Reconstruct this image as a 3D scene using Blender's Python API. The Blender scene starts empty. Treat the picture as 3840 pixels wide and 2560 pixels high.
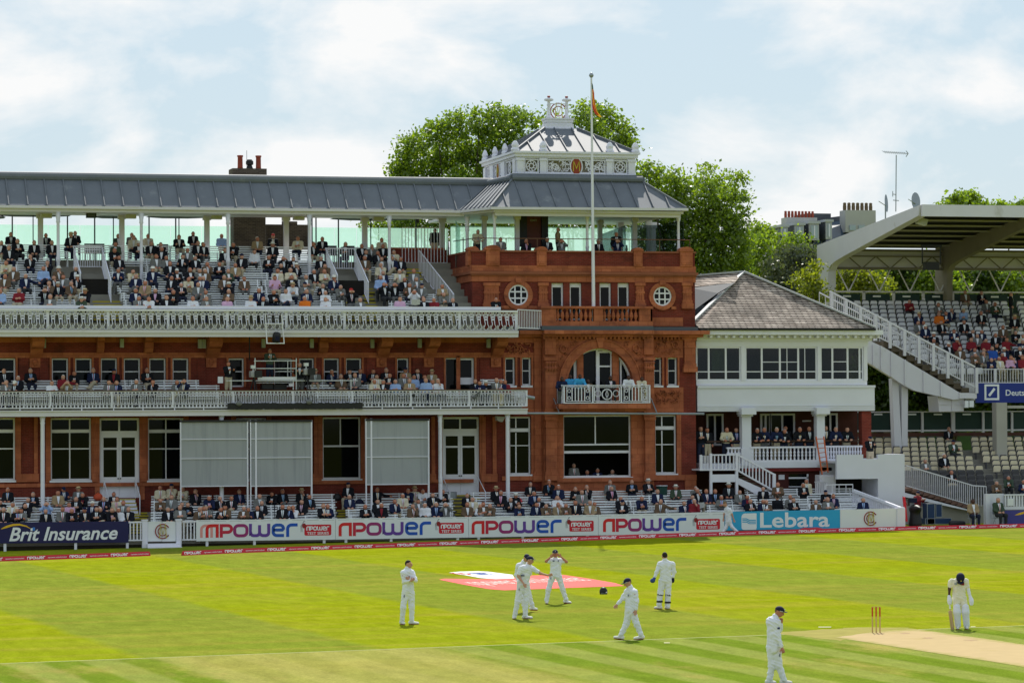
import bpy, math, random
import numpy as np
from math import radians, sin, cos, tan, pi, sqrt, atan2
from mathutils import Vector, Matrix
S = bpy.context.scene
COL = S.collection
# ---------------------------------------------------------------- camera
FPX = 12000.0                      # focal length in pixels of the 3840 px wide photograph
YAW = radians(14.5); DIST = 163.0; EYE = 6.07
PITCH = math.atan(280/FPX); ROLL = 0.0052
FW = Vector((sin(YAW)*cos(PITCH), cos(YAW)*cos(PITCH), sin(PITCH)))
RT0 = Vector((cos(YAW), -sin(YAW), 0)); UP0 = RT0.cross(FW)
RT = RT0*cos(ROLL) - UP0*sin(ROLL); UP = UP0*cos(ROLL) + RT0*sin(ROLL)
CAM = Vector((-DIST*sin(YAW), -DIST*cos(YAW), EYE))
cd = bpy.data.cameras.new('camera'); cam = bpy.data.objects.new('camera', cd); COL.objects.link(cam)
cam.matrix_world = Matrix(((RT.x, UP.x, -FW.x, CAM.x), (RT.y, UP.y, -FW.y, CAM.y), (RT.z, UP.z, -FW.z, CAM.z), (0, 0, 0, 1)))
cd.sensor_width = 36; cd.lens = 36*FPX/3840; cd.clip_start = 1; cd.clip_end = 5000
S.camera = cam
# ---------------------------------------------------------------- light
SUN_EL = radians(47); SUN_AZ = radians(15)
w = bpy.data.worlds.new('World'); S.world = w; w.use_nodes = True
nt = w.node_tree; nt.nodes.clear()
def N(nt, t, **k):
    n = nt.nodes.new(t)
    for a, b in k.items(): setattr(n, a, b)
    return n
out = N(nt, 'ShaderNodeOutputWorld'); bg = N(nt, 'ShaderNodeBackground'); sky = N(nt, 'ShaderNodeTexSky')
sky.sky_type = 'NISHITA'; sky.sun_disc = False; sky.sun_elevation = SUN_EL; sky.sun_rotation = SUN_AZ
sky.air_density = 1.0; sky.dust_density = 1.2; sky.ozone_density = 1.0
tc = N(nt, 'ShaderNodeTexCoord'); mp = N(nt, 'ShaderNodeMapping'); mp.inputs['Scale'].default_value = (1, 1, 1.9)
n1 = N(nt, 'ShaderNodeTexNoise'); n1.inputs['Scale'].default_value = 13.0; n1.inputs['Detail'].default_value = 9; n1.inputs['Roughness'].default_value = .56
n1.inputs['Distortion'].default_value = .25
r1 = N(nt, 'ShaderNodeValToRGB'); r1.color_ramp.elements[0].position = .47; r1.color_ramp.elements[1].position = .64
mx = N(nt, 'ShaderNodeMix', data_type='RGBA'); mx.inputs[7].default_value = (7.9, 7.95, 7.95, 1)
veil = N(nt, 'ShaderNodeMix', data_type='RGBA'); veil.inputs[0].default_value = .80; veil.inputs[7].default_value = (4.5, 5.7, 6.6, 1)
L = nt.links.new
L(tc.outputs['Generated'], mp.inputs[0]); L(mp.outputs[0], n1.inputs['Vector']); L(n1.outputs[0], r1.inputs[0])
L(sky.outputs[0], veil.inputs[6]); L(veil.outputs[2], mx.inputs[6]); L(r1.outputs[0], mx.inputs[0]); L(mx.outputs[2], bg.inputs[0]); L(bg.outputs[0], out.inputs[0])
bg.inputs[1].default_value = .1
sd = bpy.data.lights.new('sun', 'SUN'); sd.energy = 4.6; sd.angle = radians(.6); sd.color = (1, .95, .86)
so = bpy.data.objects.new('sun', sd); COL.objects.link(so)
SV = Vector((sin(SUN_AZ)*cos(SUN_EL), cos(SUN_AZ)*cos(SUN_EL), sin(SUN_EL)))
so.rotation_euler = SV.to_track_quat('Z', 'Y').to_euler(); so.location = (0, 0, 60)
S.view_settings.view_transform = 'Standard'; S.view_settings.look = 'None'
S.view_settings.exposure = 0.28; S.view_settings.gamma = 1
# ---------------------------------------------------------------- survey helpers: photo pixel + known plane -> metres
TILT = .010
def gz(X): return TILT*(X+9.4)
def ray(x, y): return FW + RT*((x-1920)/FPX) + UP*((1280-y)/FPX)
def at(x, y, Y):
    d = ray(x, y); t = (Y-CAM.y)/d.y
    return CAM + d*t
def gnd(x, y):
    d = ray(x, y); t = -(CAM.z - gz(CAM.x))/(d.z - TILT*d.x)
    return CAM + d*t
def px(P):
    q = Vector(P)-CAM; f = q.dot(FW)
    return 1920+FPX*q.dot(RT)/f, 1280-FPX*q.dot(UP)/f
# ---------------------------------------------------------------- materials
MATS = {}
def mat(name, col, rough=.75, var=.12, scale=3.0, spec=.3, metal=0, bump=0, trans=0, sheen=0, stain=None):
    if name in MATS: return MATS[name]
    m = bpy.data.materials.new(name); m.use_nodes = True; nt = m.node_tree; b = nt.nodes['Principled BSDF']
    b.inputs['Roughness'].default_value = rough; b.inputs['Metallic'].default_value = metal
    b.inputs['Specular IOR Level'].default_value = spec
    g = N(nt, 'ShaderNodeNewGeometry'); no = N(nt, 'ShaderNodeTexNoise'); no.inputs['Scale'].default_value = scale; no.inputs['Detail'].default_value = 5
    mx = N(nt, 'ShaderNodeMix', data_type='RGBA')
    mx.inputs[6].default_value = tuple(c*(1-var) for c in col)+(1,); mx.inputs[7].default_value = tuple(min(1, c*(1+var)) for c in col)+(1,)
    nt.links.new(g.outputs['Position'], no.inputs['Vector']); nt.links.new(no.outputs[0], mx.inputs[0])
    outc = mx.outputs[2]
    if stain:
        mp = N(nt, 'ShaderNodeMapping'); mp.inputs['Scale'].default_value = stain[2]
        n2 = N(nt, 'ShaderNodeTexNoise'); n2.inputs['Scale'].default_value = 1.0; n2.inputs['Detail'].default_value = 6; n2.inputs['Roughness'].default_value = .65
        rr = N(nt, 'ShaderNodeValToRGB'); rr.color_ramp.elements[0].position = stain[1]; rr.color_ramp.elements[1].position = stain[1]+.16
        m2 = N(nt, 'ShaderNodeMix', data_type='RGBA'); m2.inputs[7].default_value = stain[0]+(1,)
        nt.links.new(g.outputs['Position'], mp.inputs[0]); nt.links.new(mp.outputs[0], n2.inputs['Vector']); nt.links.new(n2.outputs[0], rr.inputs[0])
        nt.links.new(rr.outputs[0], m2.inputs[0]); nt.links.new(outc, m2.inputs[6]); outc = m2.outputs[2]
    nt.links.new(outc, b.inputs['Base Color'])
    if bump:
        bp = N(nt, 'ShaderNodeBump'); bp.inputs['Strength'].default_value = bump; bp.inputs['Distance'].default_value = .03
        nt.links.new(no.outputs[0], bp.inputs['Height']); nt.links.new(bp.outputs[0], b.inputs['Normal'])
    if trans:
        o = nt.nodes['Material Output']; tr = N(nt, 'ShaderNodeBsdfTranslucent'); ms = N(nt, 'ShaderNodeMixShader'); ms.inputs[0].default_value = trans
        nt.links.new(outc, tr.inputs[0]); nt.links.new(b.outputs[0], ms.inputs[1]); nt.links.new(tr.outputs[0], ms.inputs[2]); nt.links.new(ms.outputs[0], o.inputs[0])
    MATS[name] = m; return m
def brickmat(name, c1, c2, mortar, bw, bh, ms=.012, axis='XZ', stain=None, rough=.85, bump=.3, big=.35):
    if name in MATS: return MATS[name]
    m = bpy.data.materials.new(name); m.use_nodes = True; nt = m.node_tree; b = nt.nodes['Principled BSDF']; b.inputs['Roughness'].default_value = rough
    b.inputs['Specular IOR Level'].default_value = .2
    g = N(nt, 'ShaderNodeNewGeometry'); sp = N(nt, 'ShaderNodeSeparateXYZ'); ad = N(nt, 'ShaderNodeMath', operation='ADD'); cb = N(nt, 'ShaderNodeCombineXYZ')
    nt.links.new(g.outputs['Position'], sp.inputs[0]); nt.links.new(sp.outputs[0], ad.inputs[0]); nt.links.new(sp.outputs[1], ad.inputs[1])
    nt.links.new(ad.outputs[0], cb.inputs[0]); nt.links.new(sp.outputs[2], cb.inputs[1])
    bt = N(nt, 'ShaderNodeTexBrick'); bt.inputs['Scale'].default_value = 1; bt.inputs['Brick Width'].default_value = bw; bt.inputs['Row Height'].default_value = bh
    bt.inputs['Mortar Size'].default_value = ms; bt.inputs['Color1'].default_value = c1+(1,); bt.inputs['Color2'].default_value = c2+(1,); bt.inputs['Mortar'].default_value = mortar+(1,)
    nt.links.new(cb.outputs[0], bt.inputs['Vector'])
    no = N(nt, 'ShaderNodeTexNoise'); no.inputs['Scale'].default_value = .9; no.inputs['Detail'].default_value = 7; no.inputs['Roughness'].default_value = .65
    nt.links.new(g.outputs['Position'], no.inputs['Vector'])
    mr = N(nt, 'ShaderNodeMapRange'); mr.inputs[1].default_value = .3; mr.inputs[2].default_value = .7; mr.inputs[3].default_value = 1-big; mr.inputs[4].default_value = 1+big
    nt.links.new(no.outputs[0], mr.inputs[0])
    vm = N(nt, 'ShaderNodeVectorMath', operation='SCALE'); nt.links.new(bt.outputs[0], vm.inputs[0]); nt.links.new(mr.outputs[0], vm.inputs['Scale'])
    outc = vm.outputs[0]
    if stain:
        mp = N(nt, 'ShaderNodeMapping'); mp.inputs['Scale'].default_value = stain[2]
        n2 = N(nt, 'ShaderNodeTexNoise'); n2.inputs['Scale'].default_value = 1.0; n2.inputs['Detail'].default_value = 6; n2.inputs['Roughness'].default_value = .65
        rr = N(nt, 'ShaderNodeValToRGB'); rr.color_ramp.elements[0].position = stain[1]; rr.color_ramp.elements[1].position = stain[1]+.16
        m2 = N(nt, 'ShaderNodeMix', data_type='RGBA'); m2.inputs[7].default_value = stain[0]+(1,)
        nt.links.new(g.outputs['Position'], mp.inputs[0]); nt.links.new(mp.outputs[0], n2.inputs['Vector']); nt.links.new(n2.outputs[0], rr.inputs[0])
        nt.links.new(rr.outputs[0], m2.inputs[0]); nt.links.new(outc, m2.inputs[6]); outc = m2.outputs[2]
    nt.links.new(outc, b.inputs['Base Color'])
    bp = N(nt, 'ShaderNodeBump'); bp.inputs['Strength'].default_value = bump; bp.inputs['Distance'].default_value = .02
    iv = N(nt, 'ShaderNodeMath', operation='SUBTRACT'); iv.inputs[0].default_value = 1; nt.links.new(bt.outputs['Fac'], iv.inputs[1])
    nt.links.new(iv.outputs[0], bp.inputs['Height']); nt.links.new(bp.outputs[0], b.inputs['Normal'])
    MATS[name] = m; return m
M_brick = brickmat('red_brick', (.195, .030, .019), (.140, .022, .015), (.17, .05, .035), .235, .078, stain=((.075, .020, .014), .55, (.45, .45, 1.1)))
M_terra = brickmat('terracotta_block', (.41, .132, .062), (.33, .098, .047), (.29, .080, .038), .52, .34, ms=.014, big=.30, stain=((.20, .062, .035), .55, (.7, .7, 1.5)))
M_slate = brickmat('weathered_slate', (.50, .42, .36), (.32, .26, .22), (.045, .035, .03), .34, .135, ms=.020, stain=((.17, .13, .105), .58, (.9, .9, .35)), bump=1.0, big=.6)
M_stock = brickmat('stock_brick', (.10, .075, .05), (.055, .04, .03), (.12, .1, .08), .235, .078)
M_white = mat('white_paint', (.72, .715, .79), .5, .06, 2.0, stain=((.60, .60, .55), .62, (1.2, 1.2, .5)))
M_wcast = mat('white_cast_iron', (.69, .69, .78), .5, .08, 6.0, stain=((.42, .40, .34), .62, (2, 2, 2)))
M_cream = mat('cream_paint', (.62, .60, .64), .55, .06, 2.0, stain=((.40, .38, .28), .64, (.6, .6, 3)))
M_wall = mat('white_render', (.67, .675, .74), .7, .05, 1.2, stain=((.62, .63, .62), .60, (.4, .4, .12)))
M_lead = mat('lead_roof', (.135, .150, .175), .6, .16, 1.4, spec=.25, stain=((.22, .235, .25), .6, (1.2, 1.2, .5)))
M_leadd = mat('dark_lead', (.075, .085, .105), .5, .2, 2.0)
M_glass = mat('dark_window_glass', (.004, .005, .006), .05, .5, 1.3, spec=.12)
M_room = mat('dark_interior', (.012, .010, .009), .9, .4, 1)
M_dark = mat('black_metal', (.015, .015, .017), .5, .2, 4)
M_steel = mat('grey_steel', (.30, .33, .36), .4, .1, 4, metal=.4)
M_galv = mat('galvanised_pipe', (.62, .64, .64), .35, .1, 4, metal=.2)
M_conc = mat('stand_concrete', (.26, .245, .21), .9, .2, 1.5)
M_bench = mat('white_bench_paint', (.76, .78, .80), .5, .10, 1.5, stain=((.52, .50, .44), .64, (1, 1, 1)))
M_yel = mat('yellow_step_edge', (.42, .34, .03), .7, .25, 3)
M_step = mat('mossy_concrete_step', (.10, .09, .06), .9, .3, 2)
M_gold = mat('gold_paint', (.50, .40, .04), .5, .1, 4)
M_mred = mat('crimson_paint', (.26, .02, .02), .5, .1, 4)
M_pot = mat('red_clay_pot', (.30, .06, .035), .8, .2, 4)
M_wood = mat('pale_timber', (.50, .34, .17), .6, .15, 5)
M_rope = mat('orange_enamel', (.50, .10, .02), .5, .1, 4)
M_green = mat('dark_green_sheet', (.010, .035, .028), .55, .3, 1.2)
def glassmat():
    m = bpy.data.materials.new('green_tinted_glass'); m.use_nodes = True; nt = m.node_tree; nt.nodes.clear()
    o = N(nt, 'ShaderNodeOutputMaterial'); t = N(nt, 'ShaderNodeBsdfTransparent'); t.inputs[0].default_value = (.84, .965, .92, 1)
    g = N(nt, 'ShaderNodeBsdfGlossy'); g.inputs[1].default_value = .02; d = N(nt, 'ShaderNodeBsdfTranslucent'); d.inputs[0].default_value = (.48, .66, .60, 1)
    a = N(nt, 'ShaderNodeMixShader'); a.inputs[0].default_value = .05; b = N(nt, 'ShaderNodeMixShader'); b.inputs[0].default_value = .42
    nt.links.new(t.outputs[0], a.inputs[1]); nt.links.new(g.outputs[0], a.inputs[2]); nt.links.new(a.outputs[0], b.inputs[1]); nt.links.new(d.outputs[0], b.inputs[2]); nt.links.new(b.outputs[0], o.inputs[0])
    MATS['green_tinted_glass'] = m; return m
M_gg = glassmat()
def glass2():
    m = bpy.data.materials.new('clear_glass'); m.use_nodes = True; nt = m.node_tree; nt.nodes.clear()
    o = N(nt, 'ShaderNodeOutputMaterial'); t = N(nt, 'ShaderNodeBsdfTransparent'); t.inputs[0].default_value = (.42, .47, .47, 1)
    g = N(nt, 'ShaderNodeBsdfGlossy'); g.inputs[1].default_value = .02; a = N(nt, 'ShaderNodeMixShader'); a.inputs[0].default_value = .03
    nt.links.new(t.outputs[0], a.inputs[1]); nt.links.new(g.outputs[0], a.inputs[2]); nt.links.new(a.outputs[0], o.inputs[0])
    return m
M_clear = glass2()
# ---------------------------------------------------------------- mesh builder
class MB:
    def __init__(s): s.v = []; s.f = []; s.m = []
    def add(s, vs, fs, mi=0):
        o = len(s.v); s.v += [tuple(p) for p in vs]
        for f in fs: s.f.append(tuple(i+o for i in f)); s.m.append(mi)
    def box(s, x0, x1, y0, y1, z0, z1, mi=0):
        if x0 > x1: x0, x1 = x1, x0
        if y0 > y1: y0, y1 = y1, y0
        if z0 > z1: z0, z1 = z1, z0
        s.add([(x0, y0, z0), (x1, y0, z0), (x1, y1, z0), (x0, y1, z0), (x0, y0, z1), (x1, y0, z1), (x1, y1, z1), (x0, y1, z1)],
              [(0, 3, 2, 1), (4, 5, 6, 7), (0, 1, 5, 4), (1, 2, 6, 5), (2, 3, 7, 6), (3, 0, 4, 7)], mi)
    def pb(s, x0, y0, x1, y1, Y, dep, mi=0):      # box whose front face spans these survey pixels on plane Y
        xm = (x0+x1)/2; ym = (y0+y1)/2
        s.box(at(x0, ym, Y).x, at(x1, ym, Y).x, Y, Y+dep, at(xm, y1, Y).z, at(xm, y0, Y).z, mi)
    def tube(s, pts, r, n=6, mi=0, r2=None):
        pts = [Vector(p) for p in pts]
        for k in range(len(pts)-1):
            a, b = pts[k], pts[k+1]; d = b-a
            if d.length < 1e-6: continue
            d.normalize(); u = d.cross(Vector((0, 0, 1)) if abs(d.z) < .9 else Vector((1, 0, 0))).normalized(); w_ = d.cross(u)
            ra = r; rb = r if r2 is None else r2
            vs = []
            for c, rr in ((a, ra), (b, rb)):
                for i in range(n):
                    t = 2*pi*i/n; vs.append(c+u*cos(t)*rr+w_*sin(t)*rr)
            s.add(vs, [(i, (i+1) % n, n+(i+1) % n, n+i) for i in range(n)]+[tuple(range(n-1, -1, -1)), tuple(range(n, 2*n))], mi)
    def lathe(s, cx, cy, prof, n=12, mi=0, c=None):
        vs = []
        for r, z in prof:
            for i in range(n): t = 2*pi*i/n; vs.append((cx+cos(t)*r, cy+sin(t)*r, z))
        fs = []
        for k in range(len(prof)-1):
            for i in range(n): j = (i+1) % n; fs.append((k*n+i, k*n+j, (k+1)*n+j, (k+1)*n+i))
        fs += [tuple(range(n-1, -1, -1)), tuple((len(prof)-1)*n+i for i in range(n))]
        s.add(vs, fs, mi)
    def prism(s, pts, y0, y1, mi=0):            # polygon in XZ extruded along Y
        n = len(pts)
        s.add([(p[0], y0, p[1]) for p in pts]+[(p[0], y1, p[1]) for p in pts],
              [tuple(range(n)), tuple(range(2*n-1, n-1, -1))]+[(i, i+n, (i+1) % n+n, (i+1) % n) for i in range(n)], mi)
    def poly(s, pts, mi=0): s.add(pts, [tuple(range(len(pts)))], mi)
    def slab(s, pts, t, mi=0):                  # planar polygon given thickness along its normal
        P = [Vector(p) for p in pts]; nrm = (P[1]-P[0]).cross(P[2]-P[0]).normalized()*t; n = len(P)
        s.add(P+[p-nrm for p in P], [tuple(range(n)), tuple(range(2*n-1, n-1, -1))]+[(i, i+n, (i+1) % n+n, (i+1) % n) for i in range(n)], mi)
    def beam(s, a, b, wx, wz, mi=0):
        a = Vector(a); b = Vector(b); d = (b-a).normalized(); side = d.cross(Vector((0, 0, 1)))
        if side.length < .05: side = Vector((1, 0, 0))
        side.normalize(); up = side.cross(d)
        c = [side*wx/2+up*wz/2, -side*wx/2+up*wz/2, -side*wx/2-up*wz/2, side*wx/2-up*wz/2]
        s.add([a+q for q in c]+[b+q for q in c], [(3, 2, 1, 0), (4, 5, 6, 7)]+[(i, (i+1) % 4, (i+1) % 4+4, i+4) for i in range(4)], mi)
    def stroke(s, pts, wd, y0, y1, mi=0, closed=False, fn=None):   # mitred flat strip in XZ
        P = [Vector((p[0], p[1])) for p in pts]; P = [q for i, q in enumerate(P) if i == 0 or (q-P[i-1]).length > 1e-5]; n = len(P); Lf = []; Rg = []
        for i in range(n):
            if closed: a = P[i-1]; b = P[(i+1) % n]; d0 = (P[i]-a).normalized(); d1 = (b-P[i]).normalized()
            else:
                d1 = (P[i+1]-P[i]).normalized() if i < n-1 else (P[i]-P[i-1]).normalized(); d0 = (P[i]-P[i-1]).normalized() if i > 0 else d1
            t = d0+d1; t = t.normalized() if t.length > 1e-4 else d1
            q = Vector((-t.y, t.x)); c = max(.45, q.dot(Vector((-d1.y, d1.x))))
            Lf.append(P[i]+q*wd/2/c); Rg.append(P[i]-q*wd/2/c)
        fn = fn or (lambda x, z, y: (x, y, z))
        vs = []
        for i in range(n):
            vs += [fn(Lf[i].x, Lf[i].y, y0), fn(Rg[i].x, Rg[i].y, y0), fn(Lf[i].x, Lf[i].y, y1), fn(Rg[i].x, Rg[i].y, y1)]
        fs = []
        for i in range(n if closed else n-1):
            a = 4*i; b = 4*((i+1) % n)
            fs += [(a, a+1, b+1, b), (a, b, b+2, a+2), (a+1, a+3, b+3, b+1), (a+2, b+2, b+3, a+3)]
        if not closed: fs += [(0, 2, 3, 1), (4*n-4, 4*n-3, 4*n-1, 4*n-2)]
        s.add(vs, fs, mi)
    def mesh(s, name, mats, smooth=False):
        me = bpy.data.meshes.new(name); me.from_pydata(s.v, [], s.f)
        if not isinstance(mats, (list, tuple)): mats = [mats]
        for m in mats: me.materials.append(m)
        if len(mats) > 1: me.polygons.foreach_set('material_index', s.m)
        if smooth: me.polygons.foreach_set('use_smooth', [True]*len(me.polygons))
        me.update(); return me
    def build(s, name, mats, parent=None, smooth=False):
        return link(name, s.mesh(name, mats, smooth), parent)
def link(name, me, parent=None):
    o = bpy.data.objects.new(name, me); COL.objects.link(o)
    if parent is not None:
        o.parent = parent; o.matrix_parent_inverse = Matrix.Translation(-parent.location) if parent.get('_t') else Matrix()
        if parent.get('_t'): o.matrix_parent_inverse = Matrix.Translation(-Vector(parent.location))
    return o
def tag(o, label=None, cat=None, group=None, kind=None):
    if label: o['label'] = label
    if cat: o['category'] = cat
    if group: o['group'] = group
    if kind: o['kind'] = kind
    return o
def thing(name, label, cat, loc=(0, 0, 0), group=None, world=True, rz=0):
    # world=True: children are modelled in world metres; the Empty still sits at the thing's base
    o = bpy.data.objects.new(name, None); COL.objects.link(o); o.location = loc; o.rotation_euler.z = rz; o.empty_display_size = .3
    if world: o['_t'] = 1
    return tag(o, label, cat, group)
def part(name, mb, m, parent, smooth=False): return mb.build(name, m, parent, smooth)
ORD = ['first', 'second', 'third', 'fourth', 'fifth', 'sixth', 'seventh', 'eighth', 'ninth', 'tenth', 'eleventh', 'twelfth', 'thirteenth', 'fourteenth', 'fifteenth', 'sixteenth', 'seventeenth', 'eighteenth', 'nineteenth', 'twentieth']
def ordn(i):
    if i < 20: return ORD[i]
    t = ['', '', 'twenty', 'thirty', 'forty', 'fifty', 'sixty'][(i+1)//10]
    return (t+'-'+ORD[(i+1) % 10-1]) if (i+1) % 10 else {'twenty': 'twentieth', 'thirty': 'thirtieth', 'forty': 'fortieth', 'fifty': 'fiftieth', 'sixty': 'sixtieth'}[t]
def textmesh(txt, size, shear=0, off=0, ext=.004, space=1.0):
    c = bpy.data.curves.new('lettering', 'FONT'); c.body = txt; c.size = size; c.shear = shear; c.offset = off; c.extrude = ext; c.space_character = space; c.resolution_u = 3
    o = bpy.data.objects.new('lettering', c); COL.objects.link(o)
    dg = bpy.context.evaluated_depsgraph_get(); me = bpy.data.meshes.new_from_object(o.evaluated_get(dg)); bpy.data.objects.remove(o)
    vs = [v.co.copy() for v in me.vertices]; fs = [tuple(p.vertices) for p in me.polygons]; bpy.data.meshes.remove(me)
    return vs, fs
def puttext(mb, txt, X, Y, Z, width, height, mi=0, shear=0, off=0, fn=None):
    vs, fs = textmesh(txt, 1, shear, off)
    x0 = min(v.x for v in vs); x1 = max(v.x for v in vs); y0 = min(v.y for v in vs); y1 = max(v.y for v in vs)
    fn = fn or (lambda x, z, y: (x, y, z))
    mb.add([fn(X+(v.x-x0)/(x1-x0)*width, Z+(v.y-y0)/(y1-y0)*height, Y-v.z) for v in vs], fs, mi)
# ---------------------------------------------------------------- ground
pa, pb_ = gnd(3391, 2353), gnd(3840, 2416); PD = (pb_-pa); PD.z = 0; PD.normalize()      # direction of the cricket pitch
pa, pb_ = gnd(0, 2487), gnd(3347, 2363); SQ0 = pb_.copy(); SQD = (pb_-pa); SQD.z = 0; SQD.normalize()   # edge of the square
SQN = Vector((SQD.y, -SQD.x, 0))       # towards the camera
def grassmat(name, square):
    m = bpy.data.materials.new(name); m.use_nodes = True; nt = m.node_tree; b = nt.nodes['Principled BSDF']; b.inputs['Roughness'].default_value = .85; b.inputs['Specular IOR Level'].default_value = 0; b.inputs['Roughness'].default_value = 1
    g = N(nt, 'ShaderNodeNewGeometry'); l = nt.links.new
    def dot(v):
        d = N(nt, 'ShaderNodeVectorMath', operation='DOT_PRODUCT'); d.inputs[1].default_value = tuple(v); l(g.outputs['Position'], d.inputs[0]); return d.outputs['Value']
    def math(op, a, b=None, c=None):
        d = N(nt, 'ShaderNodeMath', operation=op)
        for i, q in enumerate((a, b, c)):
            if q is None: continue
            if isinstance(q, (int, float)): d.inputs[i].default_value = q
            else: l(q, d.inputs[i])
        return d.outputs[0]
    def noise(sc, det=5, ro=.6, mapping=None):
        n = N(nt, 'ShaderNodeTexNoise'); n.inputs['Scale'].default_value = sc; n.inputs['Detail'].default_value = det; n.inputs['Roughness'].default_value = ro
        if mapping:
            mp = N(nt, 'ShaderNodeMapping'); mp.inputs['Scale'].default_value = mapping; mp.inputs['Rotation'].default_value = (0, 0, atan2(PD.x, -PD.y)); l(g.outputs['Position'], mp.inputs[0]); l(mp.outputs[0], n.inputs['Vector'])
        else: l(g.outputs['Position'], n.inputs['Vector'])
        return n.outputs[0]
    def band(coord, width, off, soft=.06, wob=.5):
        c = math('MULTIPLY_ADD', noise(.35, 2), wob, coord); c = math('ADD', c, off)
        s = math('SINE', math('MULTIPLY', c, pi/width)); s = math('MULTIPLY_ADD', s, 1/soft/2, .5)
        d = N(nt, 'ShaderNodeClamp'); l(s, d.inputs[0]); return d.outputs[0]
    def mix(f, a, c):
        d = N(nt, 'ShaderNodeMix', data_type='RGBA')
        if isinstance(f, (int, float)): d.inputs[0].default_value = f
        else: l(f, d.inputs[0])
        for i, q in ((6, a), (7, c)):
            if isinstance(q, tuple): d.inputs[i].default_value = q+(1,)
            else: l(q, d.inputs[i])
        return d.outputs[2]
    PP = Vector((PD.y, -PD.x, 0))
    if not square:
        b1 = band(dot(PP), 6.4, -21.5, .10, .5)
        base = mix(b1, (.166, .204, .024), (.207, .240, .007))
        x2 = band(dot(PD), 11.0, 3.0, .5, .5); base = mix(math('MULTIPLY', x2, .22), base, (.185, .240, .020))
        # old tyre-wide roller streaks across the ground
        r = noise(.30, 4, .6, (.12, 1.6, 1)); rr = N(nt, 'ShaderNodeMapRange'); rr.inputs[1].default_value = .50; rr.inputs[2].default_value = .72; l(r, rr.inputs[0]); base = mix(math('MULTIPLY', rr.outputs[0], .40), base, (.33, .25, .05))
    else:
        b1 = band(dot(PP), .98, STR_B, .30, .15)
        base = mix(b1, (.132, .190, .018), (.205, .240, .050))
        q = math('ABSOLUTE', math('SUBTRACT', math('MULTIPLY_ADD', noise(.6, 4), 1.2, dot(PP)), DEAD[0]+.6)); rr = N(nt, 'ShaderNodeMapRange'); rr.inputs[1].default_value = DEAD[1]-.4; rr.inputs[2].default_value = DEAD[1]+.4; rr.inputs[3].default_value = .62; rr.inputs[4].default_value = 0; l(q, rr.inputs[0])
        base = mix(rr.outputs[0], base, (.330, .290, .085))
        r = noise(.30, 5, .65, (1, .3, 1)); rr = N(nt, 'ShaderNodeMapRange'); rr.inputs[1].default_value = .56; rr.inputs[2].default_value = .70; l(r, rr.inputs[0])
        base = mix(math('MULTIPLY', rr.outputs[0], .6), base, (.40, .29, .10))
    r = noise(.16, 6, .6); rr = N(nt, 'ShaderNodeMapRange'); rr.inputs[1].default_value = .50; rr.inputs[2].default_value = .70; l(r, rr.inputs[0])
    base = mix(math('MULTIPLY', rr.outputs[0], .22), base, (.34, .27, .06))
    r = noise(1.1, 6, .7, (1.6, .5, 1)); rr = N(nt, 'ShaderNodeMapRange'); rr.inputs[1].default_value = .3; rr.inputs[2].default_value = .7; rr.inputs[3].default_value = .83; rr.inputs[4].default_value = 1.17; l(r, rr.inputs[0])
    vm = N(nt, 'ShaderNodeVectorMath', operation='SCALE'); l(base, vm.inputs[0]); l(rr.outputs[0], vm.inputs['Scale'])
    r = noise(14, 4, .75); rr = N(nt, 'ShaderNodeMapRange'); rr.inputs[1].default_value = .25; rr.inputs[2].default_value = .75; rr.inputs[3].default_value = .70; rr.inputs[4].default_value = 1.3; l(r, rr.inputs[0])
    v2 = N(nt, 'ShaderNodeVectorMath', operation='SCALE'); l(vm.outputs[0], v2.inputs[0]); l(rr.outputs[0], v2.inputs['Scale'])
    l(v2.outputs[0], b.inputs['Base Color'])
    bp = N(nt, 'ShaderNodeBump'); bp.inputs['Strength'].default_value = .5; bp.inputs['Distance'].default_value = .03; l(noise(40, 3, .8), bp.inputs['Height']); l(bp.outputs[0], b.inputs['Normal'])
    return m
PPv = Vector((PD.y, -PD.x, 0))
STR_A = (-PPv.dot(gnd(1500, 2352)), -PD.dot(gnd(1500, 2352))); STR_B = .4; DEAD = (29.9, 3.7)
def sheet(name, pts, m, lift, kind='structure'):
    b = MB(); b.poly([(p[0], p[1], gz(p[0])+lift) for p in pts]); o = b.build(name, m); tag(o, kind=kind); return o
G = 1600
tag(sheet('grass_outfield', [(-G, -G), (G, -G), (G, G), (-G, G)], grassmat('mown_outfield_grass', False), 0))
def sqp(s, t): return SQ0+SQD*s+SQN*t
tag(sheet('grass_square', [sqp(-70, 0), sqp(-70, 60), sqp(60, 60), sqp(60, 0)], grassmat('striped_square_grass', True), .004))
M_line = mat('pale_clipped_grass_line', (.36, .37, .15), .9, .2, 3)
sheet('square_edge_line', [sqp(-70, -.05), sqp(-70, .05), sqp(60, .05), sqp(60, -.05)], M_line, .0065)
M_pitch = mat('bare_clay_pitch', (.45, .345, .19), 1, .10, 2.0, spec=0, stain=((.36, .28, .11), .60, (.5, .5, 1)))
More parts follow.
